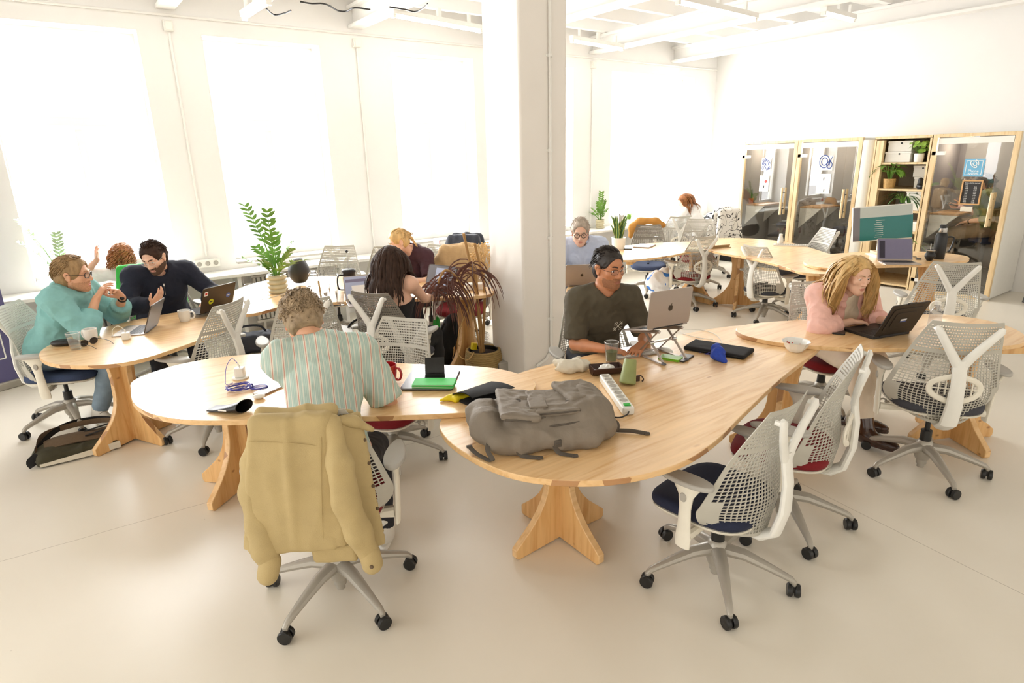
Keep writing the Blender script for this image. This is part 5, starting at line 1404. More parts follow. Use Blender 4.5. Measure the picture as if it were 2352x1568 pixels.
# --- teal sweater man, in profile
p = Person('person with sandy hair in a teal sweater with clasped hands at the left table', c3(-3.48, 4.40, .575), -72, c3(-3.235, 4.40, 1.01), c3(-3.15, 4.37, 1.165), ('d', cdir(1, .22, -.10)), sphi=-84, skin='skin_warm', h=.005)
p.arms(c3(-3.03, 4.375, .985), c3(-3.02, 4.18, .70), c3(-2.94, 4.53, .955), c3(-2.93, 4.68, .70), fl=.265)
p.legs(c3(-3.19, 4.36, .105), c3(-3.12, 4.62, .105))
p.toes = [(p.anR, fwd(-125)), (p.anL, fwd(-100))]
p.hands(cdir(.35, .45, .75), cdir(.5, .6, -.5), cdir(-.15, -.5, .75), cdir(-.1, -.85, -.4), cR=.42, cL=.75)
p.body()
fin_short(p, 'hair_sandy', n=850, rad=.0036, steps=8, seed=9, grow=.016, flow=lambda d, r: (.1*d.x, -.6, -.62), cond=lambda d: d.y < .25 or d.z > .78, front=.070, low=-.045, back=-.10, lump=.004, wob=.0025)
p.brows('hair_sandy'); p.glasses('frame_black', w=.025, hgt=.018, r=.0024)
p.shell('beard', lambda x, y, z: ((z < -.045) & (y > .01) & (z > -.110) & ~((abs(x) < .022) & (z > -.0735) & (z < -.054))) | ((abs(x) < .03) & (z < -.040) & (z > -.052) & (y > .085)), .0010, 'stubble')
p.shirt('teal_sweat', e=.030, sleeve=.80, se=.024, wr=.010, freq=6, cuff=.004, name='sweater', neck=.018, hem=-.04)
p.trousers('jeans_blue', e=.014, end=.95); p.shoes('shoe_white')
b = MB(); d = (p.wrL-p.elL).normalized(); w = p.wrL-d*.012; M = frame3(d)
xx, yy = V((M[0][0], M[1][0], M[2][0])), V((M[0][1], M[1][1], M[2][1]))
b.tube([w+xx*.031*math.cos(2*PI*k/24)+yy*.029*math.sin(2*PI*k/24)-p.org for k in range(24)], .0095, 6, closed=True, asp=.35, up=d); wt = b.build('watch', 'strap_black', p.o)
b = MB(); o_ = w+cdir(.55, -.8, .25).normalized()*.031-p.org; b.ball(o_, .017, 12, 6); b.build('watch_case', 'frame_black', wt)
# --- navy sweater man
p = Person('person with a dark beard and clear glasses in a navy sweater', c3(-3.12, 5.34, .575), 222, c3(-2.99, 5.17, 1.02), c3(-2.935, 5.03, 1.18), c3(-2.97, 4.35, .82), sphi=216, skin='skin_fair', h=.0055, wid=1.10, roll=4)
p.arms(c3(-2.88, 4.80, .84), c3(-3.18, 4.82, .72), c3(-2.56, 5.03, .805), c3(-2.52, 5.40, .72))
p.legs(c3(-2.98, 4.84, .10), c3(-2.66, 4.98, .10))
p.hands(cdir(.55, .0, .55), cdir(-.3, .3, 1), cdir(.35, -.75, -.05), cdir(0, 0, -1), cR=.25, cL=.35, tR=.2)
p.body()
fin_short(p, 'hair_dark', n=520, rad=.0030, seed=11, wob=.003, grow=.012, flow=lambda d, r: (.3*d.x-.2, -.3, -.4 if d.z < .6 else .1), cond=lambda d: d.y < .2 or d.z > .82, front=.078, low=-.03)
p.brows('hair_dark', .004); p.glasses('cable_white', w=.026, hgt=.018, r=.0012)
p.shell('beard', lambda x, y, z: ((z < -.036-.25*np.maximum(0, .05-y)*0) & (y > -.005) & (z > -.112) & ~((abs(x) < .022) & (z > -.0735) & (z < -.054)) ) & ((z < -.045) | (abs(x) > .05)) | ((abs(x) < .036) & (z < -.039) & (z > -.053) & (y > .075)), .0030, 'beard_brown')
p.shirt('navy_knit', e=.024, sleeve=.97, se=.020, wr=.006, freq=6, name='sweater', neck=.020)
p.collar('navy_knit', r=.062, ht=.040, open_=.9)
b = MB(); c0 = p.sh+p.tf*.0; P_, Q_ = p.shirtSP
b.tube([onchest(P_, p.sh, p, 0, v_)+p.tf*.002-p.org for v_ in (-.02, -.05, -.08, -.11)], .0032, 6); zz = b.build('zip', 'chrome', p.o)
b = MB(); q_ = onchest(P_, p.sh, p, 0, -.022)+p.tf*.006-p.org; b.box(q_, (.010, .006, .022)); b.build('zip_puller', 'chrome', zz)
p.trousers('trousers_dark'); p.shoes('shoe_white', h=.009)
# --- dark haired woman in black, back to us
p = Person('person with long dark brown hair in a black strapless top, back to the camera', c3(-.90, 4.46, .56), -24, c3(-.90, 4.56, 1.005), c3(-.905, 4.60, 1.165), ('d', cdir(-.25, 1, -.25)), sphi=-20, fem=True, h=.0065)
p.arms(c3(-.66, 4.98, .80), c3(-.66, 4.55, .68), c3(-1.03, 5.02, .80), c3(-1.18, 4.7, .7))
p.legs(c3(-.64, 4.86, .10), c3(-.84, 4.92, .10))
p.hands(cdir(.1, .9, -.1), cdir(0, 0, -1), cdir(.2, .9, -.1), cdir(0, 0, -1))
p.body()
mb = long_hair(p, 'hair', 'hair_dark', 420, .46, seed=8, rad=.0056, sides=4, wave=.0035, grav=.36, azr=(35, 325), step=.032)
P, Q = hair_cap(p, 'hair', 'hair_dark', grow=.012, front=.07, low=-.03, lump=.002); add_np(mb, P, Q, p.org); mb.build('hair', 'hair_dark', p.o, smooth=80, fix=False)
p.shirt('black_top', e=.010, sleeve=0, wr=.003, name='top', strap=True)
p.trousers('black_top', e=.020, end=.9)
p.shoes('black_leather', h=.009)
# --- maroon top woman, profile
p = Person('person with a blond ponytail in a dark maroon top behind the table', c3(-.90, 6.44, .56), 150, c3(-.985, 6.22, .985), c3(-1.105, 6.10, 1.125), ('d', cdir(-.85, -.35, -.42)), sphi=145, fem=True, h=.007)
p.arms(c3(-1.10, 5.80, .80), c3(-1.25, 6.1, .7), c3(-.93, 5.76, .80), c3(-.78, 5.95, .68))
p.legs(c3(-1.10, 6.0, .10), c3(-.92, 5.95, .10))
p.hands(cdir(-.2, -.9, -.05), cdir(0, 0, -1), cdir(-.5, -.8, -.05), cdir(0, 0, -1))
p.body()
fin_short(p, 'hair_blond', n=170, rad=.006, seed=12, grow=.010, flow=lambda d, r: (-.2*d.x, -1, -.25), cond=lambda d: d.y < .25 or d.z > .78, front=.075, low=-.03, lump=.002, wob=.002)
b = MB()
for k in range(26):
    rr = random.Random(k); o_ = V((rr.gauss(0, .010), 0, rr.gauss(0, .010)))
    b.tube([p.H(o_.x, -.105, .01+o_.z)-p.org, p.H(o_.x*1.6, -.145, -.03+o_.z)-p.org, p.H(o_.x*2.4, -.150, -.11+o_.z)-p.org, p.H(o_.x*1.6, -.135, -.20+o_.z)-p.org], [.006, .008, .007, .002], 5)
b.build('ponytail', 'hair_blond', p.o, smooth=80)
p.brows('hair_sandy'); p.shirt('maroon_top', e=.014, sleeve=.40, se=.018, wr=.005, name='top'); p.trousers('trousers_dark', wr=0); p.shoes('shoe_white', h=.011)
# --- pale blue shirt man behind the pillar
p = Person('person with short grey hair and round glasses in a pale blue shirt', c3(.74, 6.28, .575), 178, c3(.72, 6.10, 1.04), c3(.695, 6.02, 1.185), c3(.62, 5.2, .95), skin='skin_fair', h=.006)
p.arms(c3(.50, 5.72, .80), c3(.40, 6.0, .68), c3(.80, 5.70, .80), c3(1.02, 5.98, .68))
p.legs(c3(.62, 5.84, .10), c3(.86, 5.84, .10))
p.hands(cdir(.2, -.9, -.05), cdir(0, 0, -1), cdir(-.2, -.9, -.05), cdir(0, 0, -1))
p.body()
fin_short(p, 'hair_salt', n=480, rad=.0028, seed=14, grow=.010, flow=lambda d, r: (.2*d.x, -.2, .8 if d.z > .5 else -.4), cond=lambda d: d.y < .25 or d.z > .78, front=.082, low=-.02, lump=.005, wob=.012, top=.008)
p.brows('hair_salt'); p.glasses('frame_black', w=.025, hgt=.022, r=.0026, round_=True)
p.shirt('pale_blue', e=.022, sleeve=.95, se=.020, wr=.006, name='shirt', neck=.02); p.collar('pale_blue', r=.064, ht=.050, open_=1.1)
p.trousers('trousers_dark', wr=0); p.shoes('black_leather', h=.011)
# --- curly haired woman at the counter, back to us
p = Person('person with curly auburn hair in a white top at the window counter', c3(-3.62, 5.98, .55), 34, c3(-3.69, 5.95, .95), c3(-3.70, 5.83, 1.085), ('d', cdir(-.30, 1, -.25)), fem=True, h=.0075, roll=6)
p.arms(c3(-3.70, 6.30, .80), c3(-3.3, 6.2, .7), c3(-3.90, 5.76, 1.07), c3(-4.0, 5.9, .70))
p.legs(c3(-3.72, 6.30, .10), c3(-3.88, 6.22, .10))
p.hands(cdir(-.5, .8, -.1), cdir(0, 0, -1), cdir(.05, .05, 1), cdir(.9, .2, .1), cR=.3, cL=.22)
p.body()
mb = MB(); rnd = random.Random(5)
P, Q = hair_cap(p, 'hair', 'hair_auburn', grow=.018, front=.075, low=-.06, back=-.10, lump=.01); add_np(mb, P, Q, p.org)
for k in range(330):
    a = R(rnd.uniform(30, 330)); e = R(rnd.uniform(-30, 85)); d = V((math.sin(a)*math.cos(e), math.cos(a)*math.cos(e), math.sin(e)))
    x = V((d.x*.100, d.y*.118-.02, d.z*.105+.025-.02*(e < 0))); ph = rnd.uniform(0, 6); pts = []
    for j in range(9):
        q = x+V((.012*math.sin(ph+j*1.1), .012*math.cos(ph+j*1.1), -.012*j))*1.0; pts.append(p.H(q.x*(1+.03*j), q.y-.002*j, q.z)-p.org)
    mb.tube(pts, [.0055]*8+[.002], 4)
mb.build('hair', 'hair_auburn', p.o, smooth=80, fix=False)
p.shirt('white_top', e=.014, sleeve=.42, se=.018, wr=.004, name='top'); p.trousers('jeans_blue', wr=0); p.shoes('shoe_white', h=.011)
# --- far woman at the last window
F0 = V((8.72, 6.50, 0))
def rm(x, y, z): return F0+V((x, y, z))
p = Person('person with long brown hair in a white top at the far window counter', rm(0, -.05, .56), 30, rm(-.10, .16, .99), rm(-.13, .27, 1.135), ('d', V((-.75, .65, -.6))), fem=True, h=.009)
p.arms(rm(.12, .50, .81), rm(.3, .2, .7), rm(-.38, .44, .81), rm(-.45, .1, .7))
p.legs(rm(.08, .38, .10), rm(-.12, .38, .10))
p.hands(V((-.4, .8, -.1)), V((0, 0, -1)), V((.3, .8, -.1)), V((0, 0, -1)))
p.body()
mb = long_hair(p, 'hair', 'hair_brown', 180, .46, seed=21, sides=4, rad=.008, wave=.003, grav=.36, step=.04)
P, Q = hair_cap(p, 'hair', 'hair_dark', grow=.012, front=.07, low=-.03, lump=0); add_np(mb, P, Q, p.org); mb.build('hair', 'hair_brown', p.o, smooth=80, fix=False)
p.shirt('white_top', e=.016, sleeve=.9, se=.016, wr=.004, name='top'); p.trousers('trousers_dark', wr=0); p.shoes('shoe_white', h=.011)
# --- person in the rightmost booth, seated sideways
bx, by = 9.88, 2.86
p = Person('person in a green shirt seated inside the rightmost phone booth', (bx, by, .86), 126, (bx-.02, by+.02, 1.27), (bx-.02, by+.10, 1.42), ('d', V((-.05, 1, -.45))), skin='skin_warm', h=.008)
p.f = V((0, 1, 0)); p.r = V((1, 0, 0)); p.sf = V((-.1, 1, 0)).normalized(); p.up = (p.sh-p.hip).normalized(); p.sr = V((1, .08, 0)).normalized(); p.tf = p.sr.cross(p.up)*-1
if p.tf.y < 0: p.tf = -p.tf
p.shR = p.sh+p.sr*p.hw; p.shL = p.sh-p.sr*p.hw
p.arms(V((bx+.1, by+.36, 1.12)), V((bx+.2, by+.1, .95)), V((bx-.17, by+.15, .955)), V((bx-.3, by-.15, 1.0)))
p.legs(V((bx+.08, by+.40, .48)), V((bx-.10, by+.30, .36)))
p.hands(V((0, 1, .1)), V((-.6, 0, .3)), V((.1, .9, -.2)), V((0, 0, -1)), cR=.5)
p.toes = [(p.anR, V((0, 1, 0))), (p.anL, V((0, 1, 0)))]
p.body()
fin_short(p, 'hair_black', n=120, rad=.006, seed=15, grow=.010, cond=lambda d: d.y < .35 or d.z > .7, front=.07, lump=.002)
p.shell('beard', lambda x, y, z: (z < -.045) & (y > .0) & (z > -.112), .003, 'beard_brown')
p.shirt('green_shirt', e=.024, sleeve=.62, se=.022, wr=.007, name='shirt'); p.collar('green_shirt')
p.trousers('trousers_khaki', e=.02); p.shoes('shoe_white', h=.009)
d = (p.wrL-p.elL).normalized(); w = p.wrL-d*.015; M = frame3(d); xx, yy = V((M[0][0], M[1][0], M[2][0])), V((M[0][1], M[1][1], M[2][1]))
b = MB(); b.tube([w+xx*.031*math.cos(2*PI*k/20)+yy*.029*math.sin(2*PI*k/20)-p.org for k in range(20)], .010, 6, closed=True, asp=.4, up=d); b.build('watch', 'strap_black', p.o)
ph_ = MB(); ph_.box((0, 0, 0), (.075, .15, .009)); o_ = ph_.build('smartphone', 'black_plastic', bevel=.003); o_.matrix_world = frame(p.wrR+V((0, .10, .03)), (1, .1, .2), (0, 1, .2)); tag(o_, 'dark phone held by the person inside the rightmost booth', 'phone')
# ------------------------------------------------------------------ small things on tables
def TR(p, ang=0.): return Matrix.Translation(p) @ Matrix.Rotation(ang, 4, 'Z')
def place(name, label, cat, px, z, phi=0., group=None, world=None):
    p = world if world is not None else at(*px, z)
    return thing(name, label, cat, (p[0], p[1], z+.0006), rz_of(phi), group)
def slab(t, name, w, d, h, m, z=0., r=.012, x=0., y=0., bevel=.002):
    b = MB(); b.prism(rrect(w, d, r, 4, x, y), z, z+h); return b.build(name, m, t, bevel=bevel)
def laptop(label, c, phi, z, w=.31, d=.215, tilt=105, base=0., body='silver', lid=None, screen='screen_grey', keys='key_black', deco=None, scr=None, t=.008):
    o = thing('laptop', label, 'laptop', (c[0], c[1], z+.0006), rz_of(phi))
    Mb = Matrix.Translation((0, 0, math.sin(R(base))*d)) @ Matrix.Rotation(R(base), 4, 'X') if base else Matrix.Identity(4)
    b = MB(); b.prism(rrect(w, d, .012, 4, 0, -d/2), 0, t, M=Mb); b.build('base', body, o, bevel=.0015)
    b = MB(); kw, kd = w*.88, d*.46
    for j in range(5):
        for i in range(13):
            b.box((-kw/2+kw*(i+.5)/13, -d*.10-kd*(j+.5)/5, t+.0006), (kw/13*.86, kd/5*.84, .0012), M=Mb)
    b.build('keyboard', keys, o, smooth=0)
    b = MB(); b.box((0, -d*.80, t+.0003), (w*.36, d*.30, .0006), M=Mb); b.build('trackpad', body, o, smooth=0)
    # lid plane: local x across, local y up the lid, local -z outwards (away from the user)
    Ml = Mb @ Matrix.Translation((0, .002, t+.001)) @ Matrix.Rotation(R(180-tilt), 4, 'X')
    b = MB(); b.prism(rrect(w, d, .012, 4, 0, d/2), -.0035, .0035, M=Ml); L = b.build('lid', lid or body, o, bevel=.0012)
    b = MB(); b.box((0, d/2+.004, .0040), (w*.95, d*.90, .0008), M=Ml); b.build('screen', screen, L, smooth=0)
    if scr: scr(L, Ml, w, d)
    if deco: deco(L, Ml, w, d)
    b = MB(); b.cyl((-w*.35, .004, t*.8), (w*.35, .004, t*.8), .0045, n=10, M=Mb); b.build('hinge', 'key_black', o)
    return o
def outer(Ml, x, y, off=.0042):      # matrix on the outside of the lid
    return Ml @ Matrix.Translation((x, y, -off)) @ Matrix.Rotation(PI, 4, 'Y')
def disc(name, m, par, M, r, h=.0006, n=24):
    b = MB(); b.prism([(r*math.cos(2*PI*k/n), r*math.sin(2*PI*k/n)) for k in range(n)], 0, h, M=M); return b.build(name, m, par, smooth=0)
def rect(name, m, par, M, w, h, t=.0006):
    b = MB(); b.box((0, 0, t/2), (w, h, t), M=M); return b.build(name, m, par, smooth=0)
def fruit_logo(L, Ml, w, d, s=1., m='dark_lid'):
    M = outer(Ml, 0, d*.5); pts = []
    for k in range(48):
        a = 2*PI*k/48; x = math.sin(a); y = math.cos(a)
        r = .0175*s*(1-.22*math.exp(-(a if a < PI else 2*PI-a)**2*14)-.10*math.exp(-(a-PI)**2*16)+.04*math.cos(2*a))
        px_, py_ = x*r*.95, y*r
        bx = (px_-.0245*s)**2+(py_-.002*s)**2
        if bx < (.0105*s)**2: px_ = .0245*s-math.sqrt(max(0, (.0105*s)**2-(py_-.002*s)**2))
        pts.append((px_, py_))
    b = MB(); b.prism(pts, 0, .0006, M=M)
    b.prism([(.001*s, .0175*s), (.002*s, .0235*s), (.0085*s, .0275*s), (.0085*s, .0225*s), (.0045*s, .0185*s)], 0, .0006, M=M); b.build('lid_emblem', m, L, smooth=0)
def windows_on_screen(specs):
    def f(L, Ml, w, d):
        for (x, y, ww, hh, m) in specs:
            rect('screen_window', m, L, Ml @ Matrix.Translation((x*w, d*.5+y*d, .0044)), ww*w, hh*d)
    return f
mat('scr_teal', (36, 120, 118), .3, var=.02); mat('scr_pale', (196, 204, 198), .3, var=.02); mat('scr_blue', (176, 186, 214), .3, var=.02); mat('scr_lilac', (124, 120, 146), .3, var=.04); mat('scr_dark', (48, 44, 60), .3, var=.05)
# --- the silver laptop on its folding stand
pL = c3(.905, 3.40, 0); phL = 207; zt = TZ
LT = thing('laptop_stand', 'silver folding laptop stand with crossed legs on the foreground table', 'laptop stand', (pL.x, pL.y, TZ+.0006), rz_of(phL))
for s in (-1, 1):
    x = s*.085
    b = MB(); b.box((x, -.055, .006), (.020, .28, .006)); r_ = b.build('rail', 'silver', LT, bevel=.002)
    b = MB(); b.ball((x, .078, .0085), (.014, .017, .008), 10, 6); b.build('rubber_foot', 'steel_grey', r_)
    for (y0, z0, y1, z1) in ((.07, .015, -.10, .158), (-.16, .012, .02, .188)):
        b = MB(); b.tube([(x, y0, z0), (x, y1, z1)], .010, 4, asp=.45, up=(1, 0, 0)); b.build('cross_leg', 'silver', LT, smooth=0)
    b = MB(); b.tube([(x, .03, .188), (x, -.21, .135)], .009, 4, asp=1.2, up=(1, 0, 0)); b.box((x, -.212, .143), (.022, .010, .022)); b.build('arm', 'silver', LT, smooth=0)
    b = MB(); b.cyl((x-.014, -.035, .105), (x+.014, -.035, .105), .009, n=12); b.build('pivot', 'chrome', LT)
b = MB(); b.cyl((-.085, -.035, .105), (.085, -.035, .105), .004, n=8); b.cyl((-.085, -.15, .016), (.085, -.15, .016), .004, n=8); b.build('cross_bar', 'silver', LT)
o = laptop('open silver laptop raised on the folding stand, lid towards us', pL, phL, TZ, w=.31, d=.22, tilt=108, base=12.5, deco=lambda L, Ml, w, d: fruit_logo(L, Ml, w, d))
o.location = pL+V((0, 0, TZ))+V((0, 0, .148)); 
t = place('keyboard', 'slim white keyboard in front of the olive t-shirt man', 'keyboard', (1456, 814), TZ, 200)
slab(t, 'base', .28, .11, .007, 'silver'); b = MB()
for j in range(5):
    for i in range(14): b.box((-.13+.26*(i+.5)/14, -.045+.09*(j+.5)/5, .0082), (.0158, .0152, .0025))
b.build('keys', 'white_plastic', t, smooth=0)
t = place('computer_mouse', 'white computer mouse right of the laptop stand', 'mouse', (1530, 806), TZ, 205)
b = MB(); b.ball((0, 0, .0), (.029, .056, .022), 18, 12); b.v = [V((p.x, p.y, max(p.z, .001))) for p in b.v]; b.build('shell', 'white_plastic', t)
b = MB(); b.prism([(.027*math.cos(2*PI*k/24), .053*math.sin(2*PI*k/24)) for k in range(24)], 0, .003); b.build('sole', 'silver', t)
t = place('phone', 'dark phone lying right of the laptop stand', 'phone', (1570, 823), TZ, -40)
slab(t, 'body', .072, .15, .008, 'black_plastic', r=.01); slab(t, 'display', .066, .143, .0006, 'screen_grey', .0081, .008)
t = place('wallet', 'bright green wallet beside the laptop stand', 'wallet', (1540, 824), TZ, -35)
b = MB(); b.prism(rrect(.13, .085, .012, 4), 0, .006); b.prism(rrect(.125, .08, .012, 4, .002, .002), .0062, .013); b.build('cover', 'lime', t, bevel=.002)
t = place('laptop_sleeve', 'black laptop sleeve lying flat on the foreground table', 'sleeve', (1650, 806), TZ, -38)
b = MB(); S = Sdf(); S.box((0, 0, .013), (.185, .095, .0125), .0115, 0)
P, Q = S.mesh(.006); P = wrinkle(P, Q, .003, 8, 2); P[:, 2] = np.maximum(P[:, 2], .0005); np_obj('sleeve_body', P, Q, 'felt_black', t)
b = MB(); b.tube([(-.18, -.093, .014), (0, -.097, .013), (.18, -.093, .014)], .0022, 6); b.build('zip', 'black_plastic', t)
t = place('drawstring_pouch', 'small blue drawstring pouch beside the black sleeve', 'pouch', (1648, 826), TZ, -40)
S = Sdf(); S.ell((0, 0, .030), (.042, .038, .032), .02); S.cone((.0, .02, .05), (-.03, .045, .055), .02, .028, .03); S.cone((.03, -.02, .02), (.055, -.03, .008), .02, .01, .02)
P, Q = S.mesh(.004); P = wrinkle(P, Q, .006, 26, 4); P[:, 2] = np.maximum(P[:, 2], .0005); np_obj('bag', P, Q, 'blue_bag', t)
b = MB(); b.tube(catmull([(-.03, .04, .05), (-.07, .03, .02), (-.10, .05, .003), (-.06, .07, .003), (-.09, .10, .003), (-.14, .06, .003)], 5, False), .0016, 5); b.build('drawstring', 'cable_blue', t)
t = place('cable', 'thin grey cable looping over the right part of the foreground table', 'cable', (1600, 770), TZ)
P = [at(*q, TZ+.003)-t.location for q in ((1548, 762), (1580, 757), (1620, 760), (1660, 770), (1690, 781))]; b = MB(); b.tube(catmull(P, 6, False), .0016, 5)
P = [at(*q, TZ+.003)-t.location for q in ((1548, 765), (1570, 771), (1610, 774), (1650, 773))]; b.tube(catmull(P, 6, False), .0016, 5); b.build('cord', 'cable_white', t)
def tumbler(label, px, z, r=.038, h=.11, liquid=None, lv=.5, ribs=True, phi=0, cat='glass', group=None):
    t = place('drinking_glass', label, cat, px, z, phi, group)
    b = MB(); b.lathe([(r*.72, .0), (r*.76, .012), (r*.84, h*.45), (r, h), (r*.95, h), (r*.78, h*.45), (r*.68, .014), (0, .012)], 20 if not ribs else 18, caps=True); b.build('glass_wall', 'drink_glass', t, smooth=25 if ribs else 60)
    b = MB(); b.lathe([(r*1.005, h-.0015), (r*.965, h+.0005), (r*.945, h-.0015)], 24, caps=False); b.build('rim', 'porcelain', t)
    if liquid:
        b = MB(); b.lathe([(0, .0135), (r*.665, .0145), (r*.77, h*.42), (r*(.77+.14*(lv-.42)/.58), h*lv), (0, h*lv)], 20); b.build('drink', liquid, t)
    return t
tumbler('glass half full of dark green smoothie in front of the olive t-shirt man', (1404, 832), TZ, .043, .125, 'smoothie', .55, False)
t = place('snack_tray', 'dark wooden trough with crumpled tissue beside the smoothie', 'tray', (1393, 858), TZ, 8)
def trough(u, v):
    a = PI*(v*1.0); x = -.085+.17*u
    return V((x, -.048*math.cos(a), .046-.044*math.sin(a)))
b = MB(); b.grid(trough, 8, 14); 
b.build('wooden_shell', 'dark_wood', t, solid=.006)
S = Sdf(); S.ell((0, 0, .03), (.04, .025, .018), .01); P, Q = S.mesh(.005); P = wrinkle(P, Q, .012, 40, 3); np_obj('tissue', P, Q, 'paper', t)
for s in (-1, 1):
    b = MB(); b.prism([(.048*math.cos(PI+PI*k/12), .046+.044*math.sin(PI+PI*k/12)) for k in range(13)], -.003, .003, M=Matrix.Translation((s*.085, 0, 0)) @ Matrix(((0, 0, 1, 0), (1, 0, 0, 0), (0, 1, 0, 0), (0, 0, 0, 1)))); b.build('end_cap', 'dark_wood', t, smooth=0)
t = place('cloth_pouch', 'cream cloth pouch lying at the back edge of the foreground table', 'pouch', (1322, 852), TZ, 5)
S = Sdf(); S.ell((0, 0, .032), (.085, .045, .034), .03); S.ell((-.045, -.005, .026), (.05, .042, .028), .03); S.cone((-.07, .01, .04), (-.11, .03, .05), .022, .014, .03); S.cone((-.08, -.02, .03), (-.115, -.02, .025), .02, .008, .02); S.cone((.0, .03, .055), (.03, .05, .06), .015, .01, .02)
P, Q = S.mesh(.005); P = wrinkle(P, Q, .009, 17, 5); P[:, 2] = np.maximum(P[:, 2], .0005); np_obj('cloth_body', P, Q, 'canvas', t)
t = place('travel_cup', 'matte olive green cup leaning on its side beside the tray', 'cup', (1446, 880), TZ, 20)
M = Matrix.Translation((-.008, .0, .052)) @ Matrix.Rotation(R(14), 4, 'Y') @ Matrix.Rotation(R(-12), 4, 'X') @ Matrix.Translation((0, 0, -.05))
b = MB(); b.lathe([(.0, 0), (.040, 0), (.044, .006), (.0325, .125), (.030, .130), (0, .130)], 28, M=M); b.v = [V((p.x, p.y, max(p.z, .0008))) for p in b.v]; b.build('cup_body', 'olive_cup', t)
b = MB(); b.tube(catmull([(.04, .0, .02), (.058, .012, .03), (.075, .01, .028), (.082, -.004, .012), (.07, -.01, .004)], 5, False), .0028, 6, asp=1.8); b.box((.052, .006, .018), (.02, .012, .03)); b.build('strap', 'dark_wood', t)
# power strip
pa, pb = at(1391, 878, TZ), at(1440, 948, TZ); L_ = (pb-pa).length+.06; m_ = (pa+pb)/2
t = thing('power_strip', 'white eight-way power strip with green switch on the foreground table', 'power strip', (m_.x, m_.y, TZ+.0006), math.atan2(pb.y-pa.y, pb.x-pa.x))
slab(t, 'housing', L_, .058, .038, 'white_plastic', r=.012, bevel=.006)
for k in range(8):
    b = MB(); b.lathe([(.0195, 0), (.0195, .0012), (.017, .0012), (.015, -.006), (0, -.006)], 18, M=Matrix.Translation((-L_/2+.035+k*(L_-.10)/7.6, 0, .0385))); s_ = b.build('socket_well', 'grey_plastic', t)
b = MB(); b.box((L_/2-.034, 0, .0405), (.026, .030, .006)); b.build('switch', 'green_bright', t, bevel=.002)
P = [V((L_/2, 0, .018)), V((L_/2+.03, -.02, .016)), V((L_/2+.03, -.06, .006)), V((L_/2-.02, -.12, .004)), V((L_/2-.05, -.17, .004))]
b = MB(); b.tube(catmull(P, 6, False), .0035, 6); b.build('power_cord', 'cable_black', t)
# felt envelope and yellow pouch at the joint of the two near tables
t = place('document_sleeve', 'black felt document sleeve with open flap behind the backpack', 'sleeve', (1125, 915), TZ2, 42)
slab(t, 'sleeve_body', .27, .33, .012, 'felt_black', r=.01, y=-.02)
b = MB(); b.grid(lambda u, v: V((-.135+.27*u, .145-.15*v*1.2, .014+.045*math.sin(v*2.2)*(1-.6*u))), 6, 8); b.build('flap', 'felt_black', t, solid=.004)
t = place('yellow_pouch', 'yellow soft pouch peeking out under the black felt sleeve', 'pouch', (1055, 916), TZ2, 40)
S = Sdf(); S.box((0, 0, .012), (.05, .035, .012), .010, 0); S.cone((-.045, .02, .012), (-.085, .035, .006), .012, .005, .02); P, Q = S.mesh(.004); P = wrinkle(P, Q, .003, 30, 2); P[:, 2] = np.maximum(P[:, 2], .0005); np_obj('pouch_body', P, Q, 'yellow', t)
# --- grey backpack
bc = c3(.135, 2.44, TZ); t = thing('backpack', 'large grey roll-top backpack lying on the foreground table', 'backpack', (bc.x, bc.y, TZ+.0006), R(11)-YAW)
S = Sdf()
S.box((.03, .0, .062), (.235, .165, .060), .05, .02); S.box((.0, -.02, .10), (.19, .13, .045), .04, .05); S.box((.18, .02, .085), (.09, .155, .08), .06, .05)
S.chain([(-.235, -.15, .06), (-.265, -.05, .085), (-.265, .06, .085), (-.235, .15, .06)], [.045, .055, .055, .045], .04)
S.cone((-.20, -.15, .045), (.15, -.165, .045), .045, .045, .04)
S.ell((-.275, .0, .075), (.03, .10, .02), .02, None, 's')
P, Q = S.mesh(.006); P = wrinkle(P, Q, .017, 7, 6); P = wrinkle(P, Q, .006, 17, 2); P = smooth(P, Q, 1, .3); P[:, 2] = np.maximum(P[:, 2], .0005); np_obj('pack_body', P, Q, 'pack_grey', t)
def softbox(name, c, h, rr, m, ang=0., tilt=0., seed=1, amp=.004, vox=.005, parent=None, ty=0.):
    S = Sdf(); M3 = Matrix.Rotation(R(ang), 3, 'Z') @ Matrix.Rotation(R(tilt), 3, 'X') @ Matrix.Rotation(R(ty), 3, 'Y'); S.box(c, h, rr, 0, [list(r_) for r_ in M3]); P, Q = S.mesh(vox); P = wrinkle(P, Q, amp, 16, seed); return np_obj(name, P, Q, m, parent)
softbox('lid_flap', (-.125, -.01, .150), (.080, .165, .012), .009, 'pack_grey', -6, -2, 2, .006, parent=t, ty=8)
softbox('front_pocket', (.025, -.02, .150), (.095, .125, .012), .008, 'pack_grey', -3, 0, 3, .005, parent=t)
softbox('pocket_flap', (.155, .035, .166), (.080, .100, .014), .011, 'pack_grey', 12, 3, 4, .006, parent=t, ty=5)
softbox('fabric_patch', (-.045, -.05, .166), (.038, .055, .004), .003, 'pack_grey', -6, 0, 5, .001, .004, t)
b = MB()
for r0 in (.012, .019): b.tube([(-.125+r0*math.cos(R(q)), .0+r0*math.sin(R(q)), .163+.01*0) for q in range(-70, 250, 20)], .0022, 5)
b.build('stitched_emblem', 'pack_dark', t)
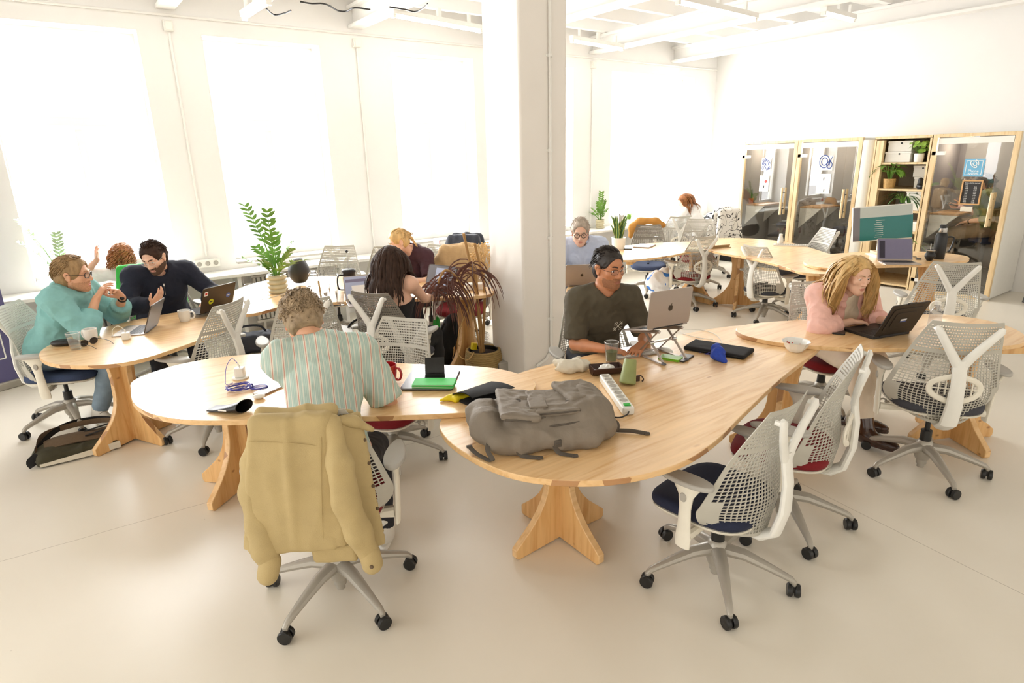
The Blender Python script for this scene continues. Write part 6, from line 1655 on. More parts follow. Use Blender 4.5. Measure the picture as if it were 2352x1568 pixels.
for pts in (((-.215, -.165, .10), (-.05, -.172, .108), (.10, -.168, .115), (.20, -.12, .13), (.235, .02, .14)), ((-.205, -.17, .155), (-.11, -.178, .145), (-.04, -.165, .150)), ((.075, -.06, .165), (.14, -.072, .168), (.225, -.05, .16)), ((-.075, -.145, .155), (.02, -.152, .155), (.115, -.148, .155))):
    b = MB(); b.tube(catmull(pts, 6, False), .0038, 6); b.build('piping', 'pack_dark', t)  # dark tubes drawing the seams and the shadow gap along the front fold
for k, pts in enumerate((((-.02, -.155, .115), (-.015, -.20, .06), (.0, -.215, .012), (.06, -.25, .006)), ((-.16, -.15, .11), (-.165, -.20, .05), (-.15, -.205, .012), (-.08, -.235, .006)), ((-.255, -.14, .09), (-.285, -.19, .05), (-.27, -.22, .010), (-.32, -.15, .010), (-.345, -.09, .018)), ((.26, -.06, .03), (.30, -.075, .012), (.36, -.10, .012), (.42, -.13, .006)), ((.24, .10, .05), (.29, .08, .012), (.33, .02, .006)), ((-.09, .16, .05), (-.12, .20, .02), (-.14, .24, .03)))):
    b = MB(); b.tube(catmull(pts, 6, False), .0095, 4, asp=.22 if k not in (3,) else .25, up=(0, 0, 1) if k in (3, 4) else (1, 0, .2)); s_ = b.build('strap', 'pack_dark', t)
    b = MB(); q = V(pts[-1]); b.box(q, (.024, .014, .010)); b.build('buckle', 'pack_dark', s_, bevel=.002)
b = MB(); b.box((.0, -.212, .05), (.03, .012, .03)); b.box((.0, -.219, .05), (.022, .006, .008)); b.build('side_buckle', 'pack_dark', t, bevel=.003)
softbox('hip_pad', (.255, -.055, .028), (.05, .05, .026), .022, 'pack_dark', 30, 0, 7, .005, parent=t)
# --- on the striped shirt man's table
t = place('leather_pouch', 'black leather glasses pouch with its mouth open at the table\'s left front', 'pouch', (528, 944), TZ2, -14)
def pouch_(u, v):
    a = 2*PI*u; o_ = .004+.026*v**1.6; x = -.10+.185*v+.012*math.cos(a)*v
    return V((x, .047*math.cos(a)*(.75+.25*v), .003+o_+o_*math.sin(a)))
b = MB(); b.grid(pouch_, 28, 14, closeu=True); b.build('pouch_body', 'black_leather', t, solid=.003)
rect('pale_tag', 'paper', t, Matrix.Translation((-.005, -.0445, .02)) @ Matrix.Rotation(R(90), 4, 'X'), .045, .006)
t = place('charger', 'white plug charger standing on its dish beside the blue cable', 'charger', (553, 868), TZ2, 10)
b = MB(); b.lathe([(0, 0), (.042, 0), (.045, .006), (.040, .010), (0, .010)], 28); b.build('plug_plate', 'white_plastic', t)
b = MB(); b.prism(rrect(.052, .05, .01, 4), .0102, .062); b.build('adapter', 'white_plastic', t, bevel=.004)
b = MB(); b.cyl((.004, 0, .062), (-.006, .002, .088), .005, .0035, n=10); b.build('plug', 'cable_white', t)
P = [V(q)-V((0, 0, 0)) for q in ((-.006, .002, .088), (-.03, .0, .115), (-.055, -.03, .08), (-.06, -.07, .02), (-.05, -.10, .004), (-.02, -.085, .004))]
b = MB(); b.tube(catmull(P, 6, False), .0017, 5); b.build('lead', 'cable_blue', t)
t = place('cable_bundle', 'coiled blue cable tied in the middle next to the charger', 'cable', (573, 893), TZ2, 5)
rnd = random.Random(3); b = MB()
for k in range(7):
    cx_ = -.045+rnd.uniform(-.01, .01); pts = [(cx_+(.055+rnd.uniform(-.01, .008))*math.cos(2*PI*j/14), rnd.uniform(-.004, .004)+(.028+.004*k)*math.sin(2*PI*j/14)+.25*(.05*math.cos(2*PI*j/14)), .004+.003*k+.002*math.sin(j)) for j in range(14)]
    b.tube(catmull(pts, 2), .0018, 5, closed=True)
for k in range(4):
    pts = [(.055+.042*math.cos(2*PI*j/12), -.01+(.016+.004*k)*math.sin(2*PI*j/12), .004+.003*k) for j in range(12)]; b.tube(catmull(pts, 2), .0018, 5, closed=True)
b.build('coils', 'cable_blue', t); b = MB(); b.tube([(.012, .022*math.cos(2*PI*k/10), .014+.012*math.sin(2*PI*k/10)) for k in range(10)], .003, 5, closed=True); b.build('tie', 'cable_blue', t)
t = place('earbud_case', 'white rounded earbud case beside the leather pouch', 'case', (596, 915), TZ2, 10)
b = MB(); b.ball((0, 0, .0125), (.030, .024, .0125), 20, 12); b.build('case', 'porcelain', t); b = MB(); b.ball((-.02, .035, .010), (.012, .016, .010), 12, 8); b.build('lid_button', 'porcelain', t)
t = place('phone', 'grey phone half under the striped shirt man\'s left arm', 'phone', (617, 897), TZ2, -25); slab(t, 'body', .075, .15, .008, 'silver', r=.01); slab(t, 'display', .068, .142, .0005, 'screen_grey', .0081, .008)
def mug(label, px, z, m, r=.042, h=.092, phi=0, inner='porcelain'):
    t = place('mug', label, 'mug', px, z, phi)
    b = MB(); b.lathe([(0, 0), (r*.80, 0), (r*.86, .004), (r, h*.55), (r*1.04, h), (r*.99, h+.002), (r*.94, h), (r*.90, h*.5), (r*.72, .008), (0, .006)], 30); b.build('cup', m, t)
    b = MB(); b.lathe([(r*.955, h-.001), (r*.91, h*.5), (r*.74, .010), (0, .009)], 30, caps=False); b.build('inside', inner, t)
    b = MB(); b.tube(catmull([(r*.97, 0, h*.80), (r*1.45, 0, h*.84), (r*1.72, 0, h*.55), (r*1.45, 0, h*.24), (r*.92, 0, h*.22)], 5, False), .0062, 8, asp=1.3); b.build('handle', m, t)
    return t
mug('red mug with white inside, right of the striped shirt man', (893, 878), TZ2, 'red_glaze', .047, .10, -20)
t = place('tablet_sleeve', 'grey transparent tablet sleeve under the green folders', 'sleeve', (990, 874), TZ2, -4)
slab(t, 'sleeve_body', .27, .29, .010, 'screen_grey', r=.015); slab(t, 'edge_band', .276, .296, .005, 'black_plastic', -.0003, .017)
for k, lb in enumerate(('light green folder, lower one of two on the tablet sleeve', 'light green folder, upper one of two on the tablet sleeve')):
    p_ = at(998, 884, TZ2+.012); t = thing('folder', lb, 'folder', (p_.x, p_.y, TZ2+.0125+.0105*k), rz_of(-6+3*k), 'green folders')
    slab(t, 'back_cover', .215, .105, .0025, 'green_paper', r=.003, bevel=0); slab(t, 'pages', .208, .10, .0045, 'paper', .0026, r=.002, bevel=0); slab(t, 'front_cover', .215, .105, .0025, 'green_paper', .0072, r=.003, bevel=0)
p_ = at(1000, 858, TZ2+.012); t = thing('phone_stand', 'black curved phone stand on the tablet sleeve', 'phone stand', (p_.x, p_.y, TZ2+.0112), rz_of(4))
b = MB(); b.grid(lambda u, v: V((-.052+.104*u, .05*(v**2)-.03-.02*(1-v)*0, .002+.008*0+.085*v if v > .12 else .002+.10*v)), 6, 10); b.build('cradle', 'black_plastic', t, solid=.005)
slab(t, 'foot', .11, .05, .006, 'black_plastic', 0., .008, y=-.045); b = MB(); b.box((0, -.068, .013), (.10, .006, .018)); b.build('lip', 'black_plastic', t)
# --- left oval table
tumbler('ribbed water glass at the front edge of the left oval table', (175, 802), TZ, .042, .115, 'drink_glass', .35, True)
mug('white mug behind the ribbed water glass', (211, 782), TZ, 'porcelain', .043, .085, 165)
mug('white mug in the middle of the left oval table', (426, 737), TZ, 'porcelain', .043, .085, 10)
t = place('glasses_case', 'dark brown soft glasses case at the left end of the oval table', 'case', (152, 793), TZ, 8)
S = Sdf(); S.ell((0, 0, .022), (.085, .038, .022), .01); S.ell((-.04, 0, .018), (.05, .03, .017), .02); P, Q = S.mesh(.005); P[:, 2] = np.maximum(P[:, 2], .0005); np_obj('case_body', P, Q, 'black_leather', t)
t = place('sunglasses', 'dark sunglasses with open temples next to the white mug', 'sunglasses', (206, 792), TZ, 70)
b = MB()
for s in (-1, 1):
    b.tube([(s*.034+.027*math.cos(2*PI*k/18), 0, .022+.021*math.sin(2*PI*k/18)) for k in range(18)], .0022, 6, closed=True); b.tube([(s*.062, 0, .03), (s*.066, -.06, .028), (s*.066, -.11, .020), (s*.062, -.145, .003)], .002, 6)
b.tube([(-.008, 0, .024), (.008, 0, .024)], .002, 6); f_ = b.build('frame', 'frame_black', t); b = MB()
for s in (-1, 1): b.prism([(s*.034+.026*math.cos(2*PI*k/18), .022+.020*math.sin(2*PI*k/18)) for k in range(18)], -.0008, .0008, M=Matrix(((1, 0, 0, 0), (0, 0, 1, 0), (0, 1, 0, 0), (0, 0, 0, 1))))
b.build('lenses', 'frame_black', f_)
t = place('charger', 'white cube charger with looping cable on the left oval table', 'charger', (291, 779), TZ, 20)
b = MB(); b.prism(rrect(.05, .05, .01, 4), 0, .05); b.build('adapter', 'white_plastic', t, bevel=.004)
b = MB(); b.tube(catmull([(0, .0, .05), (-.005, .0, .075), (-.04, .01, .098), (-.08, .03, .07), (-.09, .05, .02), (-.085, .07, .003)], 6, False), .002, 6); b.cyl((0, 0, .05), (0, 0, .068), .005, n=8); b.build('lead', 'cable_white', t)
c_ = at(347, 757, TZ); laptop('dark brown laptop opened towards the teal sweater man', c_, -78, TZ, w=.30, d=.215, tilt=112, body='silver', lid='dark_lid', screen='scr_blue')
def stickers(L, Ml, w, d):
    for x, y, r, m, n2 in ((.30, .52, .021, 'sticker_blue', 'blue'), (-.22, .42, .024, 'sticker_yellow', 'y')): s_ = disc('sticker', m, L, outer(Ml, -x*w, d*y), r); rect('sticker_print', 'paper' if n2 == 'blue' else 'chalk_black', s_, outer(Ml, -x*w, d*y, .0049), r*1.1, r*.4)
    s_ = rect('sticker', 'paper', L, outer(Ml, .40*w, d*.78), .032, .036); rect('sticker_print', 'sticker_red', s_, outer(Ml, .40*w, d*.78, .0049), .02, .02)
c_ = at(497, 713, TZ2); laptop('dark laptop with three stickers in front of the navy sweater man', c_, 247, TZ2, w=.32, d=.22, tilt=112, body='laptop_black', lid='dark_lid', screen='scr_dark', deco=stickers)
# --- right oval table
def hard_case(L, Ml, w, d):
    b = MB(); b.prism(rrect(w*.80, d*.74, .02, 4, 0, d*.5), -.0065, -.0036, M=Ml); b.prism(rrect(w*.56, d*.5, .02, 4, 0, d*.5), -.0088, -.0064, M=Ml); b.build('lid_relief', 'laptop_black', L, bevel=.001)
    s_ = rect('maker_plate', 'key_black', L, outer(Ml, .0, d*.5, .0092), .058, .036); rect('plate_print', 'blue_white', s_, outer(Ml, .0, d*.505, .0099), .048, .014); rect('plate_band', 'sticker_blue', s_, outer(Ml, .0, d*.45, .0099), .048, .007)
    b = MB(); b.box((0, d*1.0, -.002), (.07, .012, .010), M=Ml); b.build('lid_latch', 'laptop_black', L, bevel=.002)
c_ = c3(2.385, 3.655, 0); laptop('chunky black laptop with a maker plate in front of the pink shirt woman', c_, 200, TZ2, w=.315, d=.235, tilt=114, body='laptop_black', lid='laptop_black', screen='scr_dark', deco=hard_case, t=.018)
t = place('phone', 'dark phone lying left of the chunky black laptop', 'phone', (1927, 762), TZ2, -30); slab(t, 'body', .074, .15, .008, 'black_plastic', r=.01); slab(t, 'display', .068, .143, .0006, 'dark_lid', .0081, .008)
t = place('clear_bottle', 'clear plastic bottle behind the chunky black laptop', 'bottle', (2142, 764), TZ2)
b = MB(); b.lathe([(0, 0), (.033, 0), (.036, .006), (.036, .12), (.030, .145), (.014, .168), (.013, .185)], 22); b.build('bottle_body', 'clear_plastic', t)
b = MB(); b.lathe([(.016, .183), (.016, .202), (.014, .204), (0, .204)], 18); b.build('cap', 'white_plastic', t)
t = place('bowl', 'white patterned bowl on the foreground table beside the right oval table', 'bowl', (1826, 806), TZ, 0)
b = MB(); b.lathe([(0, 0), (.038, 0), (.044, .004), (.064, .030), (.078, .060), (.082, .064), (.076, .062), (.060, .032), (.040, .010), (0, .008)], 10); b.build('bowl_body', 'porcelain', t, smooth=25)
b = MB(); rnd = random.Random(2)
for k in range(9): a = rnd.uniform(.6, 2.6); b.ball((.060*math.cos(a), .060*math.sin(a), .034+rnd.uniform(-.006, .008)), .0045, 6, 4)
b.build('painted_spots', 'sticker_red', t)
# --- middle table
def zz_plant(name, label, px, z, r, h, stems, potm='stone_glaze', leafm='leaf_green', ring=True, cat='potted plant', seed=1, leafL=.075, world=None, tall=None):
    t = place(name, label, cat, px, z, 0, world=world)
    b = MB()
    prof = [(0, 0), (r*.86, 0)]
    if ring:
        for k in range(4): prof += [(r*.86, h*(.02+.24*k)), (r, h*(.07+.24*k)), (r*1.02, h*(.13+.24*k)), (r, h*(.19+.24*k)), (r*.90, h*(.235+.24*k))]
    else: prof += [(r*.88, h*.02), (r, h*.96)]
    prof += [(r*.96, h), (r*.86, h), (r*.84, h*.90), (0, h*.90)]
    b.lathe(prof, 28); b.build('pot', potm, t, smooth=50)
    b = MB(); b.lathe([(r*.84, h*.905), (r*.5, h*.93), (0, h*.93)], 20, caps=False); b.build('soil', 'soil', t)
    st = MB(); lf = MB(); rnd = random.Random(seed)
    for (ang, lean, L, n) in stems:
        a = R(ang); d = V((math.cos(a), math.sin(a), 0)); pts = []
        for k in range(9):
            s = k/8; pts.append(d*(r*.25+L*math.sin(R(lean))*s**1.5)+V((0, 0, h*.9+L*math.cos(R(lean))*(s-.22*s*s*(lean/60)))))
        st.tube(pts, [.009*(1-.75*k/8)*max(.5, min(1, L/.5)) for k in range(9)], 6)
        for k in range(n):
            s = (.30 if L < .55 else .48)+(.70 if L < .55 else .52)*k/(n-1); i = min(7, int(s*8)); f_ = s*8-i; p0 = pts[i].lerp(pts[i+1], f_); tg = (pts[i+1]-pts[i]).normalized()
            for sd in (-1, 1):
                side = tg.cross(V((-d.y, d.x, 0)) if sd else d).normalized(); lat = V((-d.y, d.x, 0))*sd
                ld = (lat*.85+tg*.55+V((0, 0, rnd.uniform(-.1, .25)))).normalized(); lx = (tg-ld*tg.dot(ld)+d*rnd.uniform(-.35, .35)).normalized()
                vs, fs = leafpts(leafL*rnd.uniform(.8, 1.1)*(1 if k < n-1 else .8), leafL*.46, .15, 5)
                up_ = lx.cross(ld); M = Matrix(((lx.x, ld.x, up_.x, p0.x), (lx.y, ld.y, up_.y, p0.y), (lx.z, ld.z, up_.z, p0.z), (0, 0, 0, 1))); lf.add(vs, fs, 0, M)
    st.build('stems', leafm, t); lf.build('leaves', leafm, t, smooth=70, fix=False); return t
zz_plant('potted_plant', 'tall fern-like plant in a ringed beige pot on the middle table', (640, 672), TZ2, .088, .17, [(144, 25, .74, 9), (-70, 12, .62, 8), (150, 34, .34, 8), (215, 45, .30, 7), (-10, 30, .30, 9), (-40, 62, .52, 12), (100, 18, .40, 8), (250, 35, .22, 6), (30, 25, .34, 8)], seed=3, leafL=.082)
t = place('helmet', 'dark grey cycle helmet standing behind the ringed pot', 'helmet', (690, 652), TZ2, 20)
S = Sdf(); S.ell((0, 0, .13), (.10, .115, .13), .02); S.box((0, 0, -.02), (.3, .3, .035), 0, 0, None, 's'); P, Q = S.mesh(.008); np_obj('helmet_shell', P, Q, 'helmet', t)
b = MB(); b.grid(lambda u, v: V((.103*math.cos(R(40+100*u))*math.cos(R(18+46*v)), .119*math.sin(R(40+100*u))*math.cos(R(18+46*v)), .13+.134*math.sin(R(18+46*v)))), 10, 6); b.build('visor', 'helmet_pale', t, solid=.004)
tumbler('empty glass at the left end of the middle table', (577, 684), TZ2, .040, .125, group=None)
for q, lb in (((745, 702), 'empty glass behind the striped shirt man\'s head, nearest'), ((768, 690), 'empty glass in the cluster right of the glass bottle'), ((783, 700), 'empty glass nearest the black coffee press'), ((752, 682), 'empty glass at the back of the cluster on the middle table')): tumbler(lb, q, TZ2, .038, .115)
tumbler('stemmed clear glass behind the black coffee press', (788, 662), TZ2, .043, .14, ribs=False)
t = place('glass_bottle', 'clear glass bottle with clasp stopper on the middle table', 'bottle', (727, 694), TZ2)
b = MB(); b.prism(rrect(.085, .085, .02, 4), 0, .17); b.lathe([(.030, .17), (.022, .19), (.022, .235), (.026, .24)], 18); b.build('bottle_body', 'drink_glass', t)
b = MB(); b.cyl((0, 0, .236), (0, 0, .262), .02, .017); b.build('stopper', 'clear_plastic', t); b = MB(); b.tube([(.03, 0, .20), (.04, 0, .24), (.02, 0, .268), (-.02, 0, .268), (-.04, 0, .24), (-.03, 0, .20)], .003, 6); b.build('clasp', 'chrome', t)
t = place('wooden_stirrer', 'wooden stick leaning by the clasp bottle', 'stick', (741, 704), TZ2)
b = MB(); b.tube([(0, 0, .004), (-.02, .03, .21)], .008, 6); b.build('stick', 'straw', t)
t = place('coffee_press', 'black coffee press with its plunger raised on the middle table', 'coffee press', (806, 674), TZ2, 30)
b = MB(); b.lathe([(0, 0), (.056, 0), (.058, .006), (.056, .19), (.058, .195), (.052, .198), (0, .198)], 28); b.build('jug', 'black_plastic', t)
b = MB(); b.tube(catmull([(-.055, 0, .17), (-.10, 0, .165), (-.105, 0, .06), (-.056, 0, .04)], 6, False), .008, 8, asp=1.4); b.build('handle', 'black_plastic', t)
b = MB(); b.lathe([(.06, .195), (.06, .212), (.05, .222), (0, .224)], 28); b.build('lid', 'black_plastic', t); b = MB(); b.cyl((0, 0, .22), (0, 0, .37), .0025, n=8); p__ = b.build('plunger_rod', 'chrome', t); b = MB(); b.ball((0, 0, .378), .013, 12, 8); b.build('plunger_knob', 'black_plastic', p__)
t = place('phone', 'small white phone in a case beside the coffee press', 'phone', (802, 686), TZ2, 15); slab(t, 'body', .075, .15, .010, 'porcelain', r=.012); slab(t, 'display', .06, .11, .0006, 'scr_dark', .0101, .006)
c_ = at(838, 690, TZ2); laptop('open laptop with a pale screen left of the dark haired woman', c_, 20, TZ2, w=.31, d=.215, tilt=118, body='silver', screen='scr_blue', scr=windows_on_screen(((-.05, .3, .8, .12, 'scr_lilac'), (.05, -.1, .7, .4, 'paper'))))
c_ = at(1008, 668, TZ2); laptop('open grey laptop showing a document, right of the dark haired woman', c_, -34, TZ2, w=.335, d=.225, tilt=112, body='dark_lid', screen='screen_grey', scr=windows_on_screen(((.0, .02, .42, .72, 'scr_blue'), (.02, .1, .36, .06, 'paper'), (.02, -.1, .36, .10, 'paper'))))
t = place('papers', 'loose white papers before the dark haired woman', 'paper', (958, 672), TZ2, 20)
for k in range(4): slab(t, 'sheet', .21, .29, .0012, 'paper', .0014*k, .001, x=.02*k, y=-.015*k, bevel=0)
t = place('snack_box', 'white cardboard tub at the right end of the middle table', 'tub', (1090, 664), TZ2, 10); b = MB(); b.prism(rrect(.16, .10, .02, 4), 0, .055); b.build('tub', 'porcelain', t, bevel=.006)
t = place('flower_vase', 'glass vase with dried flowers against the pillar', 'vase', (1112, 668), TZ, 0)
b = MB(); b.lathe([(0, 0), (.042, 0), (.045, .01), (.045, .12), (.030, .15), (.028, .19), (.036, .2)], 22); b.build('vase_body', 'drink_glass', t); rnd = random.Random(8); b = MB(); f_ = MB()
for k in range(34):
    a = rnd.uniform(0, 6.28); l = rnd.uniform(.24, .42); q = rnd.uniform(.03, .14); top = V((q*math.cos(a), q*math.sin(a), l)); b.tube([(.01*math.cos(a), .01*math.sin(a), .02), (.012*math.cos(a+1), .012*math.sin(a+1), .17), top], .0018, 4)
    for j in range(5): f_.ball(top+V((rnd.gauss(0, .014), rnd.gauss(0, .014), rnd.gauss(0, .016))), rnd.uniform(.005, .011), 6, 4)
b.build('stalks', 'straw', t); f_.build('dried_heads', 'straw', t)
t = place('cable', 'pale cable arching over the left end of the middle table', 'cable', (600, 690), TZ2)
b = MB(); b.tube(catmull([at(*q, TZ2+.004)-t.location for q in ((556, 700), (575, 680), (600, 688), (617, 668))]+[at(655, 668, TZ2+.05)-t.location, at(662, 672, TZ2+.01)-t.location], 6, False), .0028, 6); b.build('cord', 'cable_white', t)
# --- table behind the pillar
c_ = at(1335, 657, TZ); laptop('silver laptop with a fruit emblem in front of the pale blue shirt man', c_, 182, TZ, w=.31, d=.215, tilt=108, deco=lambda L, Ml, w, d: fruit_logo(L, Ml, w, d, .8))
# --- far tables
def swords(t, n, h, r0, m1, m2, seed, wd=.045):
    rnd = random.Random(seed); b = MB()
    for k in range(n):
        a = rnd.uniform(0, 6.28); l = h*rnd.uniform(.55, 1.05); tl = rnd.uniform(.05, .42); d = V((math.cos(a), math.sin(a), 0)); tw = rnd.uniform(0, PI); sx = V((math.cos(tw), math.sin(tw), 0)); q0 = d*rnd.uniform(0, r0)
        N_ = 7; vs = []; fs = []
        for j in range(N_+1):
            s = j/N_; c = q0+d*l*tl*s**1.6+V((0, 0, l*s)); w_ = wd*(math.sin(PI*(.22+.76*s))**.8)
            vs += [c-sx*w_/2, c-sx*w_*.38, c+d*.003, c+sx*w_*.38, c+sx*w_/2]
        for j in range(N_):
            o_ = 5*j
            for i_, mi_ in ((0, 1), (1, 0), (2, 0), (3, 1)): b.add([vs[o_+i_], vs[o_+i_+1], vs[o_+5+i_+1], vs[o_+5+i_]], [(0, 1, 2, 3)], mi_)
    return b.build('leaves', [m1, m2], t, smooth=60, fix=False)
mat('leaf_edge', (196, 200, 96), .5, var=.1)
t = place('snake_plant', 'snake plant with yellow edged leaves in a white pot on the far table', 'potted plant', (1420, 572), TZ)
b = MB(); b.lathe([(0, 0), (.075, 0), (.082, .01), (.09, .15), (.084, .15), (.08, .13), (0, .13)], 26); b.build('pot', 'porcelain', t); b = MB(); b.lathe([(.08, .135), (0, .14)], 20, caps=False); b.build('soil', 'soil', t)
o_ = swords(t, 30, .30, .05, 'leaf_dark', 'leaf_edge', 4); o_.location.z = .13
t = place('phone', 'black phone beside the snake plant', 'phone', (1438, 572), TZ, 75); slab(t, 'body', .075, .15, .012, 'black_plastic', r=.01); slab(t, 'display', .068, .142, .0005, 'screen_grey', .0121)
t = place('laptop', 'closed silver laptop on the far snake plant table', 'laptop', (1480, 566), TZ, 60); slab(t, 'base', .31, .22, .009, 'silver'); slab(t, 'lid', .31, .22, .006, 'silver', .0095)
t = place('cardboard_folder', 'open brown cardboard folder where the far tables meet', 'folder', (1652, 569), TZ2, -70); slab(t, 'board', .10, .30, .004, 'tan_coat', bevel=0); b = MB(); b.box((0, 0, .02), (.004, .30, .035), M=Matrix.Rotation(R(25), 4, 'Y')); b.build('flap', 'tan_coat', t)
t = place('keyboard', 'white keyboard on the far table near the booths', 'keyboard', (1816, 564), TZ2, 65); slab(t, 'base', .115, .40, .014, 'white_plastic'); b = MB()
for i in range(14):
    for j in range(4): b.box((-.04+.025*j, -.18+.0265*i, .0155), (.021, .022, .004))
b.build('keys', 'grey_plastic', t, smooth=0)
t = place('spray_bottle', 'small white bottle at the far edge of the table near the booths', 'bottle', (1792, 558), TZ2); b = MB(); b.lathe([(0, 0), (.035, 0), (.038, .01), (.034, .05), (.022, .085), (.02, .11), (.024, .115), (0, .12)], 18); b.build('bottle_body', 'white_plastic', t)
# --- monitor table
TZ3 = TZ2+.027
pm = c3(4.03, 6.60, TZ3); t = thing('monitor', 'widescreen monitor with a teal page on the far right table', 'monitor', (pm.x, pm.y, TZ3+.0006), rz_of(-7))
b = MB(); b.prism(rrect(.24, .19, .03, 4), 0, .008); b.build('foot', 'white_plastic', t, bevel=.002); b = MB(); b.tube([(0, .02, .008), (0, .035, .12), (0, .03, .26)], .028, 10, asp=[1.3, 1.1, 1.1]); b.build('stand', 'white_plastic', t)
Mm = Matrix.Translation((-.02, 0, .345)) @ Matrix.Rotation(R(-4), 4, 'Y') @ Matrix.Rotation(R(-6), 4, 'X')
b = MB(); b.box((0, .012, 0), (.60, .025, .37), M=Mm); c_ = b.build('housing', 'white_plastic', t, bevel=.004); b = MB(); b.box((0, -.0015, 0), (.58, .003, .35), M=Mm); s_ = b.build('screen', 'scr_pale', c_, smooth=0)
Ms = Mm @ Matrix(((1, 0, 0, 0), (0, 0, -1, -.0035), (0, 1, 0, 0), (0, 0, 0, 1)))
rect('screen_page', 'scr_teal', s_, Ms @ Matrix.Translation((.035, -.055, 0)), .53, .24); rect('screen_sidebar', 'screen_grey', s_, Ms @ Matrix.Translation((-.265, 0, 0)), .07, .35)
b = MB(); rnd = random.Random(6)
for k in range(9): b.box((-.05+rnd.uniform(0, .03), .03-.022*k, .0012), (rnd.uniform(.04, .10), .006, .0006), M=Ms)
for k in range(4): b.box((.12, .145-.014*k, .0012), (.14, .005, .0006), M=Ms)
b.build('screen_text', 'scr_pale', s_, smooth=0)
t = place('storage_block', 'stack of pale wooden blocks under the monitor', 'box', (2022, 590), TZ3, -5)
for k in range(2): slab(t, 'block', .16, .16, .03, 'pine_pale' if k else 'white_plastic', .031*k, .005)
c_ = at(2055, 600, TZ3); laptop('open silver laptop with a lilac screen below the monitor', c_, -12, TZ3, w=.33, d=.23, tilt=112, screen='scr_lilac', scr=windows_on_screen(((-.36, .0, .16, .78, 'scr_dark'), (.1, .0, .6, .7, 'scr_lilac'))))
t = place('thermos', 'tall black vacuum flask with steel neck on the monitor table', 'thermos', (2154, 594), TZ3, -20)
b = MB(); b.lathe([(0, 0), (.052, 0), (.056, .008), (.056, .23), (.046, .262), (.036, .272), (0, .272)], 26); b.build('flask_body', 'black_plastic', t); b = MB(); b.lathe([(.037, .272), (.039, .276), (.039, .315), (.033, .318), (0, .318)], 22); b.build('steel_neck', 'chrome', t); b = MB(); b.lathe([(.030, .318), (.030, .345), (.024, .35), (0, .35)], 20); b.build('stopper', 'black_plastic', t)
b = MB(); b.tube(catmull([(.055, 0, .225), (.105, 0, .22), (.108, 0, .16), (.09, 0, .09), (.075, 0, .07)], 6, False), .009, 8, asp=1.3); b.build('handle', 'black_plastic', t)
t = place('gourd_cup', 'round black gourd cup with a metal straw on the monitor table', 'cup', (2134, 598), TZ3, 0)
b = MB(); b.lathe([(0, 0), (.024, 0), (.028, .005), (.048, .04), (.046, .065), (.034, .085), (.036, .10), (.042, .106), (.038, .104), (.03, .09), (0, .088)], 24); b.build('gourd', 'black_leather', t); b = MB(); b.lathe([(.043, .100), (.045, .106), (.040, .109)], 22, caps=False); b.build('metal_rim', 'chrome', t); b = MB(); b.tube([(0, 0, .07), (.0, .012, .17)], .0035, 6); b.build('straw', 'chrome', t)
t = place('cable', 'black charging cable lying right of the lilac screen laptop', 'cable', (2100, 592), TZ3); b = MB(); b.tube(catmull([at(*q, TZ3+.004)-t.location for q in ((2076, 592), (2092, 589), (2110, 592), (2122, 594))], 6, False), .003, 6); b.box(at(2124, 594, TZ3+.006)-t.location, (.05, .02, .012)); b.build('cord', 'cable_black', t)
# ------------------------------------------------------------------ counter, floor and chair-back things
CT = .7505
def cpl(px, dy=.0): return at(*px, CT)
zz_plant('potted_plant', 'tall pale leafy plant in a white pot at the left end of the window counter', None, CT, .07, .13, [(200, 20, .66, 14), (205, 30, .50, 10), (-40, 12, .48, 11), (-20, 30, .28, 7), (200, 8, .30, 7)], 'porcelain', 'leaf_pale', False, seed=11, leafL=.066, world=atY(138, 606, WY-.30))
zz_plant('potted_plant', 'arching fern-like plant in a ringed pot on the counter right of the pillar', None, CT, .075, .145, [(150, 55, .42, 11), (75, 10, .46, 10), (60, 22, .36, 9), (200, 30, .25, 7), (100, 15, .3, 8), (20, 30, .22, 6)], seed=13, leafL=.07, world=cpl((1378, 524)))
t = thing('succulent', 'small succulent in a white pot on the far window counter', 'potted plant', (7.93, 7.40, CT)); b = MB(); b.lathe([(0, 0), (.06, 0), (.065, .01), (.07, .10), (.06, .10), (0, .09)], 20); b.build('pot', 'porcelain', t); o_ = swords(t, 22, .11, .04, 'leaf_fresh', 'leaf_green', 9, .035); o_.location.z = .09
t = thing('steam_iron', 'grey steam iron standing on the far window counter', 'iron', (7.72, 7.40, CT), R(70)); S = Sdf(); S.ell((0, 0, .09), (.05, .04, .10), .03); S.cone((0, -.03, .05), (0, -.05, .17), .02, .02, .02); S.box((0, .03, .09), (.05, .012, .12), .01, .01); S.plane((0, 0, 0), (0, 0, -1)); P, Q = S.mesh(.009); np_obj('iron_body', P, Q, 'grey_metal', t)
b = MB(); b.prism([(.05*math.sin(a_*PI/10)*1.0, .13*math.cos(a_*PI/10)) for a_ in range(20)], 0, .006, M=Matrix.Translation((0, .048, .125)) @ Matrix.Rotation(R(90), 4, 'X')); b.build('sole_plate', 'chrome', t)
t = thing('hooded_cloth', 'grey and black garment heaped on the white cabinet beside the leftmost booth', 'garment', (9.75, 6.86, .752)); S = Sdf(); S.ell((0, 0, .05), (.20, .26, .07), .04); S.ell((.02, -.1, .08), (.14, .12, .06), .04); P, Q = S.mesh(.011); P = wrinkle(P, Q, .02, 7, 3); P[:, 2] = np.maximum(P[:, 2], .001); np_obj('cloth', P, Q, 'helmet_pale', t)
b = MB()
for y_ in (-.12, .06): b.grid(lambda u, v: V((-.19-.012+.05*v, y_+.14*u-.02*v, .02+.075*v+.02*math.sin(u*5))), 6, 4)
b.build('black_lining', 'black_fabric', t, solid=.006)
